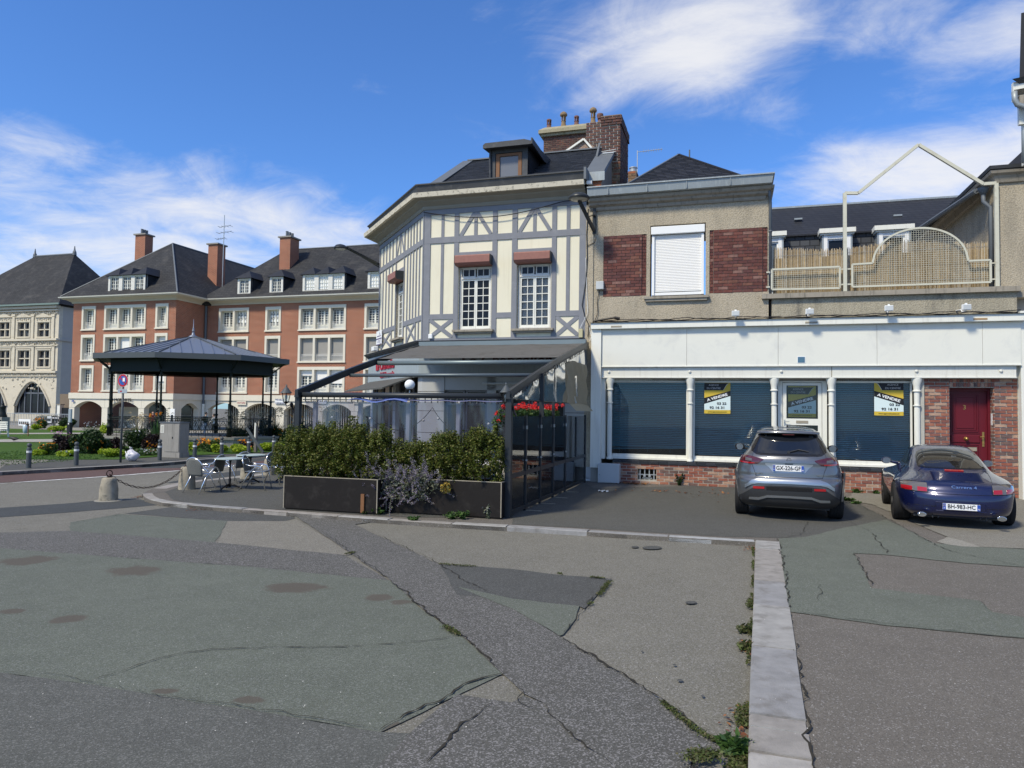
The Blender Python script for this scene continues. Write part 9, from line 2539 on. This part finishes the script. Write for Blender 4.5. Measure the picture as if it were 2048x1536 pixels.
jeans=paint('blue_jeans',(.07,.11,.19),.85,var=.2,vs=12);jacket=paint('dark_green_jacket',(.025,.045,.05),.85,var=.2,vs=9);pale_top=paint('white_top',(.55,.54,.52),.8,var=.08);red_top=paint('dark_red_coat',(.13,.02,.02),.8,var=.2)
def person(u,v,h,rot,top_m,leg_m,lab,pack=False,lean=0.0,arm=.3):
 z=gz(v);s=h/1.75
 t=thing('person',lab,'person',(u,v,z),rot=rot)
 J_={'pel':(0,0,.95),'ch':(0,-.02-lean,1.30),'nk':(0,-.03-lean,1.48),'hd':(0,-.04-lean,1.62),'hL':(.09,0,.92),'kL':(.11,-.02,.50),'aL':(.12,.03,.08),'fL':(.13,-.12,.03),'hR':(-.09,0,.92),'kR':(-.10,.03,.50),'aR':(-.12,.10,.09),'fR':(-.13,-.05,.03),'sL':(.19,-.02-lean,1.40),'eL':(.25,-.02-lean,1.14),'wL':(.20,-arm,1.02),'sR':(-.19,-.02-lean,1.40),'eR':(-.25,0-lean,1.14),'wR':(-.24,-.08,.92)}
 rad=dict(pel=.15,ch=.155,nk=.06,hd=.065,hL=.095,kL=.065,aL=.042,fL=.04,hR=.095,kR=.065,aR=.042,fR=.04,sL=.07,eL=.05,wL=.035,sR=.07,eR=.05,wR=.035)
 E=[('pel','ch'),('ch','nk'),('nk','hd'),('pel','hL'),('hL','kL'),('kL','aL'),('aL','fL'),('pel','hR'),('hR','kR'),('kR','aR'),('aR','fR'),('ch','sL'),('sL','eL'),('eL','wL'),('ch','sR'),('sR','eR'),('eR','wR')]
 K2=list(J_)
 for sd in('L','R'):
  w_=Vector(J_['w'+sd]);d=(w_-Vector(J_['e'+sd])).normalized();J_['p'+sd]=tuple(w_+d*.07);rad['p'+sd]=.032;E.append(('w'+sd,'p'+sd))
  for q in range(4):J_[f'g{sd}{q}']=tuple(w_+d*(.15+.015*(q%2))+Vector((0,.012*(q-1.5),0))+Vector((.012*(q-1.5),0,0)));rad[f'g{sd}{q}']=.009;E.append(('p'+sd,f'g{sd}{q}'))
  J_['t'+sd]=tuple(w_+d*.08+Vector((0,-.05,.0)));rad['t'+sd]=.010;E.append(('p'+sd,'t'+sd))
 names=list(J_);me=bpy.data.meshes.new('body');me.from_pydata([tuple(c*s for c in J_[n])for n in names],[(names.index(a),names.index(b))for a,b in E],[]);me.update()
 ob=bpy.data.objects.new('body',me);COL.objects.link(ob);ob.parent=t
 sk=ob.modifiers.new('skin','SKIN');
 for i,n in enumerate(names):me.skin_vertices[0].data[i].radius=(rad[n]*s,rad[n]*s*(.75 if n in('pel','ch')else 1));me.skin_vertices[0].data[i].use_root=(n=='pel')
 ob.modifiers.new('sub','SUBSURF').levels=2;ob.modifiers['sub'].render_levels=2
 bpy.context.view_layer.update();nm=bpy.data.meshes.new_from_object(ob.evaluated_get(bpy.context.evaluated_depsgraph_get()));ob.modifiers.clear();ob.data=nm
 nm.materials.clear()
 for m_ in(top_m,leg_m,skin):nm.materials.append(m_)
 for p in nm.polygons:
  p.use_smooth=True;c=p.center/s
  p.material_index=2 if c.z>1.47 or(c-Vector(J_['pL'])).length<.11 or(c-Vector(J_['pR'])).length<.11 else(1 if c.z<.93 and abs(c.x)<.18 else 0)
 m=MB();m.sphere((0,(-.045-lean)*s,1.645*s),.095*s,14,10,1.25);m.tube([(0,(-.14-lean)*s,1.66*s),(0,(-.165-lean)*s,1.625*s)],.014*s,6)
 for q in(-1,1):m.sphere((q*.095*s,(-.03-lean)*s,1.64*s),.02*s,6,4)
 part('head',m,skin,t,smooth=True)
 m=MB();m.sphere((0,(-.015-lean)*s,1.69*s),.10*s,14,10,1.0);part('hair',m,hair,t,smooth=True)
 m=MB()
 for q in(-1,1):m.sphere((q*.035*s,(-.135-lean)*s,1.665*s),.012*s,6,4)
 m.box(-.03*s,.03*s,(-.145-lean)*s,(-.135-lean)*s,1.585*s,1.593*s);part('eyes_and_mouth',m,hair,t)
 if pack:m=MB();m.sphere((0,.16*s,1.25*s),.17*s,12,8,1.2);part('backpack',m,black_metal,t,smooth=True)
 return t
def stand(x,y,v,*a,**k):
 u,_=on_plane(x,y,v);return person(u,v,*a,**k)
stand(411,840,43.0,1.66,PI*.9,jacket,jeans,'person in a dark jacket and jeans with a backpack behind the bandstand railing',pack=True)
stand(428,845,44.5,1.55,-PI/2,pale_top,black_metal,'person in a white top facing the one with the backpack',arm=.4)
stand(306,835,48.0,1.66,.6,red_top,black_metal,'person in a dark red coat under the arcade behind the concrete cabinet')
u,v,z=on_ground(28,883,.06)
bd=thing('blackbird','blackbird hopping on the pale path across the lawn','bird',(u,v,z),rot=.2);k=1.8
m=MB();m.lathe([(.001,-.13),(.012,-.12),(.03,-.06),(.045,0),(.04,.05),(.022,.085),(.028,.11),(.022,.135),(.006,.15),(.001,.17)],(0,0,0),12,'x');m.xf(lambda p:(-p[0]*k,p[1]*k,(p[2]+.07+.25*max(0,p[0]))*k));m.tube([(.03,.01,.05*k),(.03,.02,0)],.005,4);m.tube([(.0,-.02,.05*k),(.0,-.02,0)],.005,4);m.add([(.12*k,-.02,.06*k),(.12*k,.02,.06*k),(.24*k,.02,.045*k),(.24*k,-.02,.045*k)],[(0,1,2,3)])
part('body',m,NB('black_feathers').done((.01,.01,.011),.6,0,None),bd,smooth=True)
